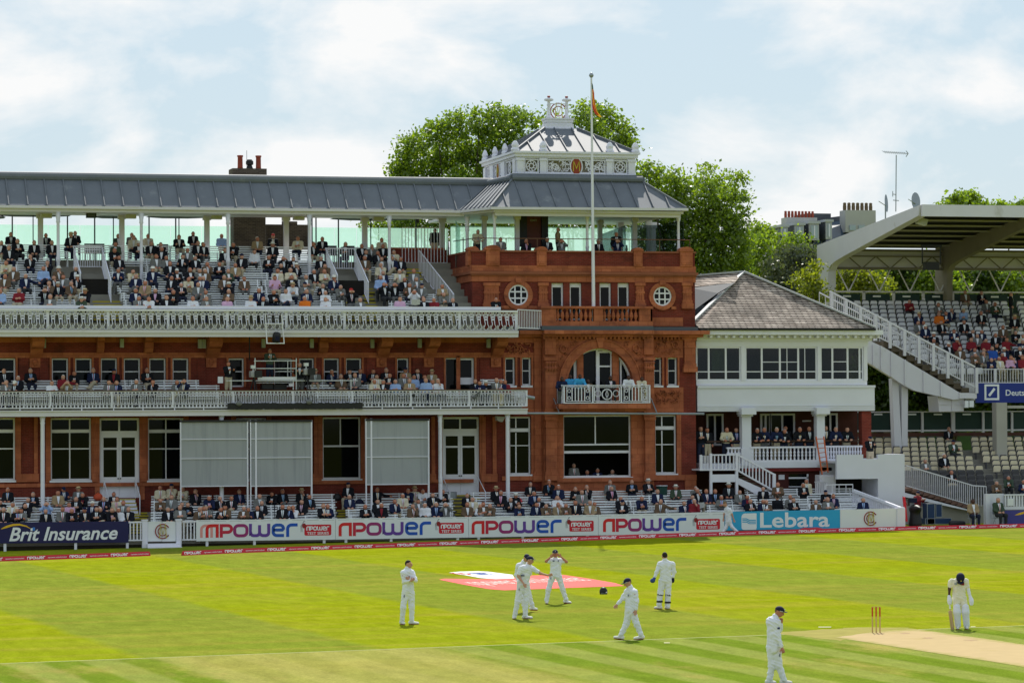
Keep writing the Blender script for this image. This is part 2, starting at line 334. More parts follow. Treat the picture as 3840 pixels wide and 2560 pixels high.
def fade_edges(m, c0, hw, e0, edge):
    nt = m.node_tree; l = nt.links.new; b = nt.nodes['Principled BSDF']; src = b.inputs['Base Color'].links[0].from_socket; g = N(nt, 'ShaderNodeNewGeometry')
    def dot(v): d = N(nt, 'ShaderNodeVectorMath', operation='DOT_PRODUCT'); d.inputs[1].default_value = tuple(v); l(g.outputs['Position'], d.inputs[0]); return d.outputs['Value']
    def ma(op, a, b_): 
        d = N(nt, 'ShaderNodeMath', operation=op)
        for i, q in enumerate((a, b_)):
            if q is None: continue
            if isinstance(q, (int, float)): d.inputs[i].default_value = q
            else: l(q, d.inputs[i])
        return d.outputs[0]
    no = N(nt, 'ShaderNodeTexNoise'); no.inputs['Scale'].default_value = 1.6; no.inputs['Detail'].default_value = 6; no.inputs['Roughness'].default_value = .7; l(g.outputs['Position'], no.inputs['Vector'])
    a = ma('SUBTRACT', hw, ma('ABSOLUTE', ma('SUBTRACT', dot(Vector((PD.y, -PD.x, 0))), c0), None)); e = ma('MULTIPLY', ma('SUBTRACT', dot(PD), e0), .45); q = ma('MINIMUM', a, e); q = ma('ADD', q, ma('MULTIPLY', ma('SUBTRACT', no.outputs[0], .5), 1.3))
    rr = N(nt, 'ShaderNodeMapRange'); rr.inputs[1].default_value = .0; rr.inputs[2].default_value = .55; l(q, rr.inputs[0]); mx = N(nt, 'ShaderNodeMix', data_type='RGBA'); mx.inputs[6].default_value = edge+(1,); l(rr.outputs[0], mx.inputs[0]); l(src, mx.inputs[7]); l(mx.outputs[2], b.inputs['Base Color'])
fade_edges(M_pitch, 13.8, 1.85, 72.4, (.265, .262, .065))
M_worn = mat('worn_grass_tan', (.30, .268, .085), 1, .2, 1.6, spec=0)
M_scuff = mat('scuffed_clay', (.36, .24, .12), .95, .2, 5)
def rough_sheet(name, pts, m, lift, amp=.10, n=14, seed=1):
    rnd = random.Random(seed); P = []
    for i in range(len(pts)):
        a, b = pts[i], pts[(i+1) % len(pts)]
        for k in range(n):
            q = a.lerp(b, k/n); P.append((q.x+rnd.uniform(-amp, amp), q.y+rnd.uniform(-amp, amp)))
    return sheet(name, P, m, lift)
rough_sheet('worn_grass_patch', [gnd(2890, 2372), gnd(3200, 2352), gnd(3400, 2352), gnd(3160, 2402)], M_worn, .0070, .10, seed=5)
pA, pB, pD = gnd(3240, 2356), gnd(3391, 2353), gnd(3120, 2391)
rough_sheet('cricket_pitch', [gnd(3390, 2352), gnd(3390, 2352)+PD*26, gnd(3130, 2390)+PD*26, gnd(3130, 2390)], M_pitch, .0095, .05)
for i, (x, y, wx, wd) in enumerate([(3392, 2374, 46, 3), (3300, 2376, 30, 3), (3640, 2400, 60, 3), (3480, 2392, 40, 3)]):
    rough_sheet('scuff_mark', [gnd(x-wx/2, y), gnd(x, y-wd), gnd(x+wx/2, y), gnd(x, y+wd)], M_scuff, .0125, .05, 5, i)
for x0, x1, y in ((3069, 3117, 2351), (3640, 3658, 2350), (2490, 2512, 2410)):
    tag(sheet('crease_mark', [gnd(x0, y-2), gnd(x1, y-2), gnd(x1, y+2), gnd(x0, y+2)], M_line, .0125))
# painted advertising marks on the turf
M_pred = mat('red_turf_paint', (.72, .10, .085), .9, .06, 8); M_pwh = mat('white_turf_paint', (.74, .76, .72), .9, .06, 8); M_porg = mat('orange_turf_paint', (.75, .17, .06), .9, .06, 8)
def T(u, v): return gnd(1640+u/2.94, 2100+v/2.94)
redp = [T(18, 212), T(80, 202), T(640, 208), T(830, 200), T(880, 172), T(1100, 165), T(1390, 160), T(1700, 205), T(1960, 250), T(2062, 282), T(1500, 302), T(740, 330), T(560, 316), T(290, 268)]
sheet('red_painted_logo', redp, M_pred, .006)
sheet('white_painted_logo', [T(130, 136), T(250, 125), T(440, 121), T(560, 126), T(830, 160), T(850, 200), T(640, 208), T(480, 196), T(300, 164)], M_pwh, .010)
def turftext(name, txt, a, b, up, hgt, m, lift):
    mb = MB(); ex = (b-a); Lx = ex.length; ex.normalize()
    puttext(mb, txt, 0, 0, 0, Lx, hgt, 0, .3, .01, fn=lambda x, z, y: (a.x+ex.x*x+up.x*z, a.y+ex.y*x+up.y*z, gz(a.x+ex.x*x+up.x*z)+lift))
    tag(mb.build(name, m), kind='structure')
upv = -PD
turftext('white_painted_lettering', 'npower.com/cricket', T(560, 290), T(1830, 236), upv, 4.2, M_pwh, .010)
turftext('red_painted_lettering', 'np', T(310, 170), T(480, 168), upv, 2.4, M_pred, .014)
turftext('blue_painted_lettering', 'ower', T(500, 168), T(700, 166), upv, 2.4, mat('blue_turf_paint', (.10, .18, .55), .9, .05, 8), .014)
# ---------------------------------------------------------------- tiers of seats (metres, from survey pixels)
def tier(xr, front, back, n):
    zf = at(xr, front[1], front[0]).z; zb = at(xr, back[1], back[0]).z; R = []
    for i in range(n):
        t = i/(n-1); R.append((front[0]+(back[0]-front[0])*t, zf+(zb-zf)*t-.80))
    return R
UP_T = tier(600, (-1.6, 1151), (5.15, 921), 10)
GR_T = tier(300, (-4.55, 1945), (-1.15, 1863), 5)
LO_T = tier(500, (-1.95, 1466), (-.45, 1426), 3)
# ================================================================ PAVILION
PAV = thing('pavilion', 'long red brick and terracotta pavilion with white iron balconies, grey lead roof and corner tower', 'pavilion', (-5, 0, 0))
XL = at(-60, 1600, 0).x                     # left end, beyond the frame
def X0(x, Y=0, y=1500): return at(x, y, Y).x
def Z0(y, Y=0, x=1900): return at(x, y, Y).z
ZG = Z0(1861, 0, 1000)                      # ground-floor level
# walls with real openings
def wall_holes(mb, x0, x1, z0, z1, holes, Y, th, mi=0):
    xs = sorted({x0, x1}|{h[0] for h in holes}|{h[1] for h in holes}); zs = sorted({z0, z1}|{h[2] for h in holes}|{h[3] for h in holes})
    xs = [x for x in xs if x0 <= x <= x1]; zs = [z for z in zs if z0 <= z <= z1]
    for j in range(len(zs)-1):
        run = None
        for i in range(len(xs)-1):
            cx = (xs[i]+xs[i+1])/2; cz = (zs[j]+zs[j+1])/2
            hole = any(h[0] < cx < h[1] and h[2] < cz < h[3] for h in holes)
            if hole:
                if run is not None: mb.box(run, xs[i], Y, Y+th, zs[j], zs[j+1], mi); run = None
            elif run is None: run = xs[i]
        if run is not None: mb.box(run, xs[-1], Y, Y+th, zs[j], zs[j+1], mi)
HOL = []
def frame_rect(mb, X0_, X1_, z0, z1, Y, t=.07, d=.10, bars=(), mi=0):
    mb.box(X0_, X0_+t, Y, Y+d, z0, z1, mi); mb.box(X1_-t, X1_, Y, Y+d, z0, z1, mi)
    mb.box(X0_+t, X1_-t, Y, Y+d, z1-t, z1, mi); mb.box(X0_+t, X1_-t, Y, Y+d, z0, z0+t, mi)
    for k, b in enumerate(bars):
        if b[0] == 'h': mb.box(b[2] if len(b) > 3 else X0_+t, b[3] if len(b) > 3 else X1_-t, Y+.012+.003*k, Y+d-.012, b[1]-b[-1]/2 if len(b) in (3, 5) else b[1]-.03, b[1]+b[-1]/2 if len(b) in (3, 5) else b[1]+.03, mi)
        else: mb.box(b[1]-.035, b[1]+.035, Y+.009+.003*k, Y+d-.009, b[2], b[3], mi)
def window(x0, y0, x1, y1, Y, hbars=(), vbars=(), rec=.16, sill=True, name='window', label=None, parent=None, t=.075, hole=True, pane_to=None):
    """hbars: (y, thickness m); vbars: (x, ytop, ybottom)."""
    xm = (x0+x1)/2; ym = (y0+y1)/2; a = at(x0, ym, Y).x; b = at(x1, ym, Y).x; zt = at(xm, y0, Y).z; zb = at(xm, y1, Y).z
    if hole: HOL.append((a, b, zb, zt, Y))
    mb = MB(); Yf = Y+rec; frame_rect(mb, a, b, zb, zt, Yf, t)
    k = 0
    for h in hbars:
        z = at(xm, h[0], Y).z; k += 1; mb.box(a+t, b-t, Yf+.004*k, Yf+.09, z-h[1]/2, z+h[1]/2)
    for v in vbars:
        X = at(v[0], ym, Y).x; k += 1; mb.box(X-.03, X+.03, Yf+.004*k, Yf+.085, at(xm, v[2], Y).z, at(xm, v[1], Y).z)
    o = part(name, mb, M_white, parent or PAV)
    if label: o['label'] = label
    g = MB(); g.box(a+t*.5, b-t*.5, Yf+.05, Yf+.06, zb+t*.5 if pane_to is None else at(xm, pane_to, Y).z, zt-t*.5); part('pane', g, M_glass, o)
    if sill:
        s = MB(); s.box(a-.06, b+.06, Y-.07, Y+rec-.002, zb-.10, zb-.001); part('sill', s, M_white, o)
    return o
# --- ground floor windows and doors
for (x0, x1, vb) in ((-75, 57, -8), (190, 342, 263), (555, 690, 624), (885, 1000, 940)):
    window(x0, 1567, x1, 1800, 0, [(1616, .16), (1682, .06)], [(vb, 1572, 1611), (vb, 1622, 1796)])
window(1210, 1564, 1353, 1795, 0, [(1672, .09)], [(1279, 1568, 1672)])
def door(x0, x1, ytop, y_tr, y_glass0, y_glass1, ybot, Y=0, label=None):
    xm = (x0+x1)/2; a = X0(x0, Y); b = X0(x1, Y); m_ = (a+b)/2; zt = Z0(ytop, Y, xm); zb = Z0(ybot, Y, xm); HOL.append((a, b, zb, zt, Y)); R = .14
    f = MB(); frame_rect(f, a, b, zb, zt, Y+R, .10, .12); ztr = Z0(y_tr, Y, xm); f.box(a+.1, b-.1, Y+R+.004, Y+R+.11, ztr-.09, ztr+.09); f.box(m_-.04, m_+.04, Y+R+.008, Y+R+.10, ztr+.09, zt-.1)
    z1 = Z0(y_glass0, Y, xm); z2 = Z0(y_glass1, Y, xm); zmid = z1-(z1-z2)*.28
    f.box(a+.1, b-.1, Y+R+.012, Y+R+.10, z1, ztr-.09); 
    fo = part('door_frame', f, M_white, PAV)
    g = MB(); g.box(a+.05, b-.05, Y+R+.06, Y+R+.07, z2, zt-.05); part('pane', g, M_glass, fo)
    for s, (p, q) in enumerate(((a+.1, m_-.006), (m_+.006, b-.1))):
        d = MB(); W = .11; d.box(p, q, Y+R+.02, Y+R+.09, zb, z2); d.box(p, p+W, Y+R+.02, Y+R+.09, z2, z1-.003); d.box(q-W, q, Y+R+.02, Y+R+.09, z2, z1-.003)
        d.box(p+W, q-W, Y+R+.023, Y+R+.09, zmid-.045, zmid+.045)
        d.box(p+.16, q-.16, Y+R+.005, Y+R+.02, zb+.2, z2-.15)
        do = part('door_leaf', d, M_white, PAV)
        h = MB(); hx = q-.05 if s == 0 else p+.05; h.lathe(hx, Y+R-.01, [(.02, z2-.1), (.035, z2-.08), (.035, z2-.06), (.02, z2-.04)], 8); part('handle', h, M_dark, do)
door(373, 523, 1567, 1622, 1640, 1788, 1866)
door(1658, 1797, 1563, 1614, 1634, 1778, 1857)
window(1911, 1562, 1991, 1778, 0, [(1612, .18), (1670, .05)], [(1938, 1566, 1604), (1938, 1622, 1774)])
window(2457, 1556, 2537, 1775, 0, [(1604, .18), (1666, .05)], [(2486, 1560, 1597), (2486, 1614, 1770)])
# --- first floor windows
for i, (x0, x1) in enumerate(((-32, 58), (194, 256), (282, 344), (378, 439), (464, 526), (560, 622), (647, 707), (857, 915), (1028, 1096), (1122, 1178), (1214, 1272), (1297, 1356), (1489, 1533))):
    window(x0, 1343, x1, 1450, 0, [(1393, .05)], [], sill=False, t=.07)
window(1671, 1342, 1718, 1500, 0, [], [], sill=False, name='open_doorway', t=.06)
window(1718, 1342, 1779, 1500, 0, [(1428, .35)], [], sill=False, name='white_door', t=.10)
for x0, x1 in ((1894, 1932), (1957, 1992), (2452, 2482), (2504, 2540)):
    window(x0, 1340, x1, 1445, 0, [(1390, .05)], [], t=.08)
# --- big open window of the long room and the arch
xa, xb = 2114, 2368
window(xa, 1556, xb, 1788, -.5, [(1666, .08), (1694, .13)], [(2237, 1560, 1666)], rec=.2, name='sash_window', pane_to=1694)
zA0 = Z0(1511, -.5, 2250); zSp = Z0(1446, -.5, 2250)
# --- upper floor of tower
for x0, x1 in ((2069, 2114), (2137, 2182), (2249, 2293), (2317, 2360)):
    window(x0, 1061, x1, 1200, 0, [(1072, .13)], [], sill=False, t=.09)
for (x, y, r) in ((1942, 1106, 36), (2482, 1111, 34)):
    c = at(x, y, 0); R = r/73.0; HOL.append((c.x-R*.72, c.x+R*.72, c.z-R*.72, c.z+R*.72, 0))
    su = MB(); n = 32
    ring = [(c.x+cos(2*pi*i/n)*R*1.30, c.z+sin(2*pi*i/n)*R*1.30) for i in range(n)]; su.stroke(ring, R*.46, -.13, 0.02, closed=True)
    su.box(c.x-.16, c.x+.16, -.20, -.12, c.z+R*1.25, c.z+R*1.75); su.box(c.x-R*1.6, c.x-R*1.05, -.10, 0, c.z-R*1.45, c.z-R*1.1); su.box(c.x+R*1.05, c.x+R*1.6, -.10, 0, c.z-R*1.45, c.z-R*1.1)
    so_ = part('oculus_surround', su, M_terra, PAV)
    fr = MB(); ring = [(c.x+cos(2*pi*i/n)*R, c.z+sin(2*pi*i/n)*R) for i in range(n)]; fr.stroke(ring, .10, -.06, .03, closed=True)
    q = R*.33
    fr.stroke([(c.x-q, c.z-q), (c.x+q, c.z-q), (c.x+q, c.z+q), (c.x-q, c.z+q)], .07, -.05, .02, closed=True)
    for sx in (-1, 1):
        fr.box(c.x+sx*q-.035, c.x+sx*q+.035, -.045, .015, c.z+q+.03, c.z+R*.93); fr.box(c.x+sx*q-.035, c.x+sx*q+.035, -.045, .015, c.z-R*.93, c.z-q-.03)
        fr.box(c.x+sx*(q+.03), c.x+sx*R*.93, -.047, .013, c.z+q-.035, c.z+q+.035); fr.box(c.x+sx*(q+.03), c.x+sx*R*.93, -.047, .013, c.z-q-.035, c.z-q+.035)
    fo = part('round_window', fr, M_white, PAV)
    g = MB(); g.prism([(c.x+cos(2*pi*i/n)*R, c.z+sin(2*pi*i/n)*R) for i in range(n)], -.03, -.012); part('pane', g, M_glass, fo)
# --- the walls
hs0 = [h[:4] for h in HOL if h[4] == 0]+[(h[0]-.1, h[1]+.1, h[2]-.1, h[3]+.1) for h in HOL if h[4] == -.5]
XR = X0(2609); XTL = X0(1771, 0, 1000); XP1 = X0(2039, -.5); XP2 = X0(2451, -.5)
ZF1 = Z0(1262, 0, 600)
mb = MB(); wall_holes(mb, XL, XTL, -1, ZF1, hs0, 0, .4); wall_holes(mb, XTL, XR, -1, Z0(947, 0, 2200), hs0, 0, .4)
# tower flanks and back
Zp = Z0(947, 0, 2200); YB = 5.6
mb.box(XTL, XTL+.35, .4, YB, ZF1, Zp); mb.box(XR-.35, XR, .4, 11, -1, Zp)
part('brick_wall', mb, M_brick, PAV)
zoneU = [h for h in HOL if h[4] == -.5]
mb = MB(); hw = [h[:4] for h in zoneU]
# arch opening polygon: projecting terracotta bay with arch cut as strips
CXa = at(2248.5, 1400, -.5).x; RO = 160/73.6; RI = 131/73.6; HZI = (1446-1304)/73.6; HZO = (1446-1268)/73.6
zt_bay = Z0(1262, -.5, 2250)
holes = hw+[(CXa-RI, CXa+RI, zA0, zSp, )]
n = 26; prev = None
wall_holes(mb, XP1, XP2, -1, zSp, holes, -.5, .5)
for i in range(n):
    t0 = pi-pi*i/n; t1 = pi-pi*(i+1)/n; x0 = CXa+RI*cos(t0); x1 = CXa+RI*cos(t1); z0 = zSp+HZI*sin(t0); z1 = zSp+HZI*sin(t1)
    mb.prism([(x0, z0), (x1, z1), (x1, zt_bay), (x0, zt_bay)], -.5, 0)
mb.box(XP1, CXa-RI, -.5, 0, zSp, zt_bay); mb.box(CXa+RI, XP2, -.5, 0, zSp, zt_bay)
part('terracotta_bay_wall', mb, M_terra, PAV)
mb = MB(); n = 28
mb.stroke([(CXa+(RI+.20)*cos(pi-pi*i/n), zSp+(HZI+.22)*sin(pi-pi*i/n)) for i in range(n+1)], .36, -.62, -.498)
mb.stroke([(CXa+(RI+.03)*cos(pi-pi*i/n), zSp+(HZI+.03)*sin(pi-pi*i/n)) for i in range(n+1)], .10, -.66, -.40)
mb.stroke([(CXa+(RI+.40)*cos(pi-pi*i/n), zSp+(HZI+.42)*sin(pi-pi*i/n)) for i in range(n+1)], .06, -.67, -.50)
mb.prism([(CXa-.10, zSp+HZI-.02), (CXa+.10, zSp+HZI-.02), (CXa+.24, zSp+HZI+.55), (CXa-.24, zSp+HZI+.55)], -.74, -.5)
part('arch_moulding', mb, M_terra, PAV)
for x0, x1 in ((2165, 2188), (2297, 2321)): mb = MB(); mb.pb(x0, 1320, x1, 1512, -.30, .3); part('arch_mullion', mb, M_terra, PAV)
mb = MB(); mb.box(CXa-RI-.1, CXa+RI+.1, -.02, .0-.008, zA0, zSp+HZI+.1); part('arch_glazing', mb, M_glass, PAV)
mb = MB()
mb.pb(2236, 1312, 2243, 1512, -.16, .1)
for (x0, x1) in ((2243, 2297),):
    a, b = X0(x0, -.16), X0(x1, -.16); zt = Z0(1316, -.16, 2270); frame_rect(mb, a, b, Z0(1512, -.16, 2270), zt, -.14, .09, .1); z = Z0(1373, -.16, 2270); mb.box(a+.09, b-.09, -.135, -.05, z-.04, z+.04)
mb.pb(2152, 1345, 2162, 1446, -.16, .1); mb.pb(2325, 1345, 2331, 1446, -.16, .1)
mb.stroke([(CXa+(RI-.06)*cos(a), zSp+(HZI-.06)*sin(a)) for a in [pi*(.03+.94*i/24) for i in range(25)]], .10, -.20, -.06)
part('arch_window_frame', mb, M_white, PAV)
# pilasters (full height of projecting order)
def pilaster(x0, x1, ytop, ybot, Y, pr, cap=True, flutes=0):
    mb = MB(); a, b = X0(x0, Y), X0(x1, Y); zt, zb = Z0(ytop, Y, (x0+x1)/2), Z0(ybot, Y, (x0+x1)/2)
    mb.box(a, b, Y-pr, Y, zb, zt)
    if cap:
        mb.box(a-.06, b+.06, Y-pr-.06, Y, zt-.16, zt-.003); mb.box(a-.03, b+.03, Y-pr-.03, Y, zt-.55, zt-.45)
        mb.box(a-.08, b+.08, Y-pr-.08, Y, zb+.003, zb+.28); mb.box(a-.04, b+.04, Y-pr-.04, Y, zb+.28, zb+.45)
    if flutes:
        W = (b-a)/(flutes*2+1)
        for k in range(flutes): mb.box(a+W*(2*k+1), a+W*(2*k+2), Y-pr-.025, Y-pr-.001, zb+.25, zt-.3)
    return part('pilaster', mb, M_terra, PAV)
for x0, x1 in ((2042, 2083), (2414, 2449)):
    pilaster(x0, x1, 1264, 1330, -.5, .16, False); pilaster(x0, x1, 1340, 1560, -.5, .20); pilaster(x0, x1, 1562, 1800, -.5, .24)
    a, b = X0(x0, -.5), X0(x1, -.5); z = Z0(1370, -.5, x0)
    mb = MB()
    for k in range(4): mb.lathe(a+(b-a)*(k+.5)/4, -.74, [(.03, z-.30), (.10, z-.16), (.05, z-.02), (.11, z+.14), (.07, z+.2)], 7)
    part('leaf_capital', mb, M_terra, PAV)
for x0, x1 in ((2002, 2028), (2390, 2412)): pilaster(x0, x1, 1266, 1800, -.0, .12)
for x0, x1 in ((2565, 2606),): pilaster(x0, x1, 1264, 1395, 0, .16, True); pilaster(x0, x1, 1790, 1840, 0, .15, False)
for x0, x1 in ((1817, 1871), (2022, 2053), (2386, 2416), (2562, 2594)): pilaster(x0, x1, 1060, 1158, 0, .10, True, 5 if x1-x0 > 40 else 3)
# terracotta bands, window surrounds
mb = MB()
ZT = lambda y, x=700: Z0(y, 0, x)
for (xa_, xb_) in ((-60, 2002),): mb.box(X0(xa_), X0(xb_), -.05, 0, ZT(1341), ZT(1322)); mb.box(X0(xa_), X0(xb_), -.10, 0, ZT(1284), ZT(1258))
mb.box(X0(2452), X0(2562), -.05, 0, Z0(1341, 0, 2500), Z0(1266, 0, 2500))
mb.box(X0(2452), X0(2562), -.05, 0, Z0(1545, 0, 2500), Z0(1452, 0, 2500)); mb.box(X0(1880), X0(2002), -.05, 0, Z0(1545, 0, 1950), Z0(1450, 0, 1950))
for h in [h for h in HOL if h[4] == 0]:
    a, b, zb, zt, _ = h
    if zt > 12: 
        continue
    s = .10 if zt > 8 else .24
    q = .06 if zt > 8 else .05
    if zt > 8:
        mb.box(a-s, a, -q, .02, zb, zt+.04); mb.box(b, b+s, -q, .02, zb, zt+.04); mb.box(a-s, b+s, -q-.01, .02, zt+.04, zt+.10)
    else:
        mb.box(a-s, a, -q, .02, max(zb, ZG-.2)-.1, zt+.1); mb.box(b, b+s, -q, .02, max(zb, ZG-.2)-.1, zt+.1)
mb.box(XL, XTL, -.08, 0, ZT(1820), ZT(1806)); mb.box(X0(1880), X0(2042), -.085, 0, Z0(1800, 0, 1950), Z0(1784, 0, 1950)); mb.box(X0(2452), X0(2609), -.085, 0, Z0(1800, 0, 2500), Z0(1780, 0, 2500))
mb.box(X0(2083, -.5), X0(2414, -.5), -.62, -.5, Z0(1806, -.5, 2250), Z0(1790, -.5, 2250))
# tower top bands
TB = lambda y: Z0(y, 0, 2200)
mb.box(XTL-.03, XR+.03, -.07, 0, TB(1019), TB(997)); mb.box(XTL-.03, XR+.03, -.05, 0, TB(1058), TB(1031))
mb.box(XTL-.07, XTL, -.02, YB, TB(1019), TB(997)); mb.box(XTL-.05, XTL, -.02, YB, TB(1058), TB(1031))
mb.box(X0(1871), X0(2022), -.06, 0, TB(1160), TB(1148)); mb.box(X0(2416), X0(2562), -.06, 0, TB(1222), TB(1190))
part('terracotta_band', mb, M_terra, PAV)
mb = MB(); mb.box(XTL-.16, XR+.12, -.2, 0, TB(1030), TB(1020)); mb.box(XTL-.16, XTL, 0, YB, TB(1030), TB(1020)); mb.box(XTL-.10, XR+.06, -.13, 0, TB(1036), TB(1030)-.002)
mb.box(XTL-.06, XR+.05, -.08, .42, TB(947), TB(941)); mb.box(XTL-.06, XTL+.41, .42, YB, TB(947), TB(941))
part('parapet_cornice', mb, mat('dark_terracotta', (.26, .085, .045), .8, .25, 2), PAV)
# parapet piers with rounded tops
for i, (x0, x1) in enumerate(((1824, 1874), (2014, 2050), (2378, 2410), (2552, 2598), (1772, 1822))):
    mb = MB(); a, b = X0(x0), X0(x1); y0_, y1_ = (-.14, .35)
    if i == 4: b = a+.5; y0_, y1_ = .2, .8; a -= .14; b -= .14
    mb.box(a, b, y0_, y1_, TB(997), TB(940)); c = (a+b)/2; R = (b-a)/2+.05
    mb.prism([(c+R*cos(pi*k/10), TB(940)+R*.62*sin(pi*k/10)) for k in range(11)], y0_-.05, y1_); mb.box(a+.08, b-.08, y0_-.03, y0_, TB(990), TB(952))
    part('parapet_pier', mb, M_terra, PAV)
# balustrade of terracotta
mb = MB(); YB1 = -.75
mb.pb(2030, 1148, 2448, 1157, YB1-.06, .5); mb.pb(2030, 1204, 2448, 1224, YB1-.02, .75)
for x0, x1 in ((2034, 2086), (2228, 2262), (2398, 2446)): mb.pb(x0, 1157, x1, 1204, YB1, .3)
zt, zb = Z0(1157, YB1, 2240), Z0(1204, YB1, 2240); H = zt-zb
for x0, x1 in ((2087, 2227), (2263, 2397)):
    k = 8
    for i in range(k):
        X = X0(x0+(x1-x0)*(i+.5)/k, YB1); mb.lathe(X, YB1+.14, [(.08, zb), (.08, zb+.05*H), (.04, zb+.1*H), (.11, zb+.4*H), (.085, zb+.6*H), (.035, zb+.85*H), (.07, zb+.92*H), (.07, zt)], 8)
mb.box(X0(2030, YB1), X0(2036, YB1), YB1, 0, Z0(1224, YB1, 2040), Z0(1148, YB1, 2040)); mb.box(X0(2442, YB1), X0(2448, YB1), YB1, 0, Z0(1224, YB1, 2440), Z0(1148, YB1, 2440))
part('terracotta_balustrade', mb, M_terra, PAV)
mb = MB(); mb.box(X0(1880), X0(2030, -.8), -.5, 0, TB(1240), TB(1226)); mb.box(X0(2030, -.8), X0(2448, -.8), -1.0, 0, TB(1240), TB(1224)); mb.box(X0(2448, -.8), XR, -.5, 0, TB(1240), TB(1226))
part('lead_flashing', mb, M_leadd, PAV)
mb = MB(); ZC = lambda y: Z0(y, -1, 2250)
mb.box(X0(1950, -.7), X0(2040, -1), -.75, 0, TB(1254), TB(1240)-.002); mb.box(X0(2040, -1), X0(2452, -1), -1.15, 0, TB(1254), TB(1240)-.002); mb.box(X0(2452, -1), XR+.55, -.75, 0, TB(1254), TB(1240)-.002)
mb.box(X0(1950, -.5), XR+.3, -.45, 0, TB(1264), TB(1254)-.002); mb.box(X0(2040, -.9), X0(2452, -.9), -.85, -.45, TB(1264), TB(1254)-.002)
k = int((X0(2452, -.8)-X0(2040, -.8))/.22)
for i in range(k): mb.box(X0(2040, -.8)+.22*i, X0(2040, -.8)+.22*i+.11, -.72, -.5, TB(1272), TB(1264)-.002)
for i in range(8): mb.box(X0(2455)+.2*i, X0(2455)+.2*i+.1, -.3, 0, TB(1272), TB(1264)-.002)
part('tower_cornice', mb, M_terra, PAV)
# carved panels: foliage in the spandrels and side bays
def carve(name, x0, y0, x1, y1, Y, seed, parent=PAV, ring=None, n=26):
    rnd = random.Random(seed); mb = MB(); a, b = X0(x0, Y), X0(x1, Y); zt, zb = Z0(y0, Y, x0), Z0(y1, Y, x0)
    for i in range(n):
        x = rnd.uniform(a+.1, b-.1); z = rnd.uniform(zb+.1, zt-.1)
        if ring and abs(sqrt(((x-CXa)/(RI+.45))**2+((z-zSp)/(HZI+.47))**2)) < 1.02 and z > zSp: continue
        r = rnd.uniform(.05, .12); t = rnd.uniform(0, 6.28)
        mb.stroke([(x+r*cos(t+q*.7)*(1-q*.12), z+r*sin(t+q*.7)*(1-q*.12)) for q in range(7)], .035, Y-.06, Y)
    return part(name, mb, M_terra, parent)
carve('carved_spandrel', 2086, 1272, 2175, 1400, -.5, 3, ring=1, n=60); carve('carved_spandrel', 2325, 1272, 2412, 1400, -.5, 4, ring=1, n=60)
carve('carved_panel', 2456, 1458, 2556, 1520, -.05, 5, n=60); carve('carved_panel', 2456, 1268, 2556, 1330, -.05, 6, n=40); carve('carved_panel', 1895, 1275, 2000, 1335, -.05, 7, n=40)
for (x, y) in ((2111, 1307), (2385, 1306), (2541, 1292)):
    c = at(x, y, -.5); mb = MB(); Yc = -.5 if x < 2500 else -.05
    mb.stroke([(c.x+.16*cos(2*pi*i/20), c.z+.18*sin(2*pi*i/20)) for i in range(20)], .05, Yc-.09, Yc, closed=True); part('carved_roundel', mb, M_terra, PAV)
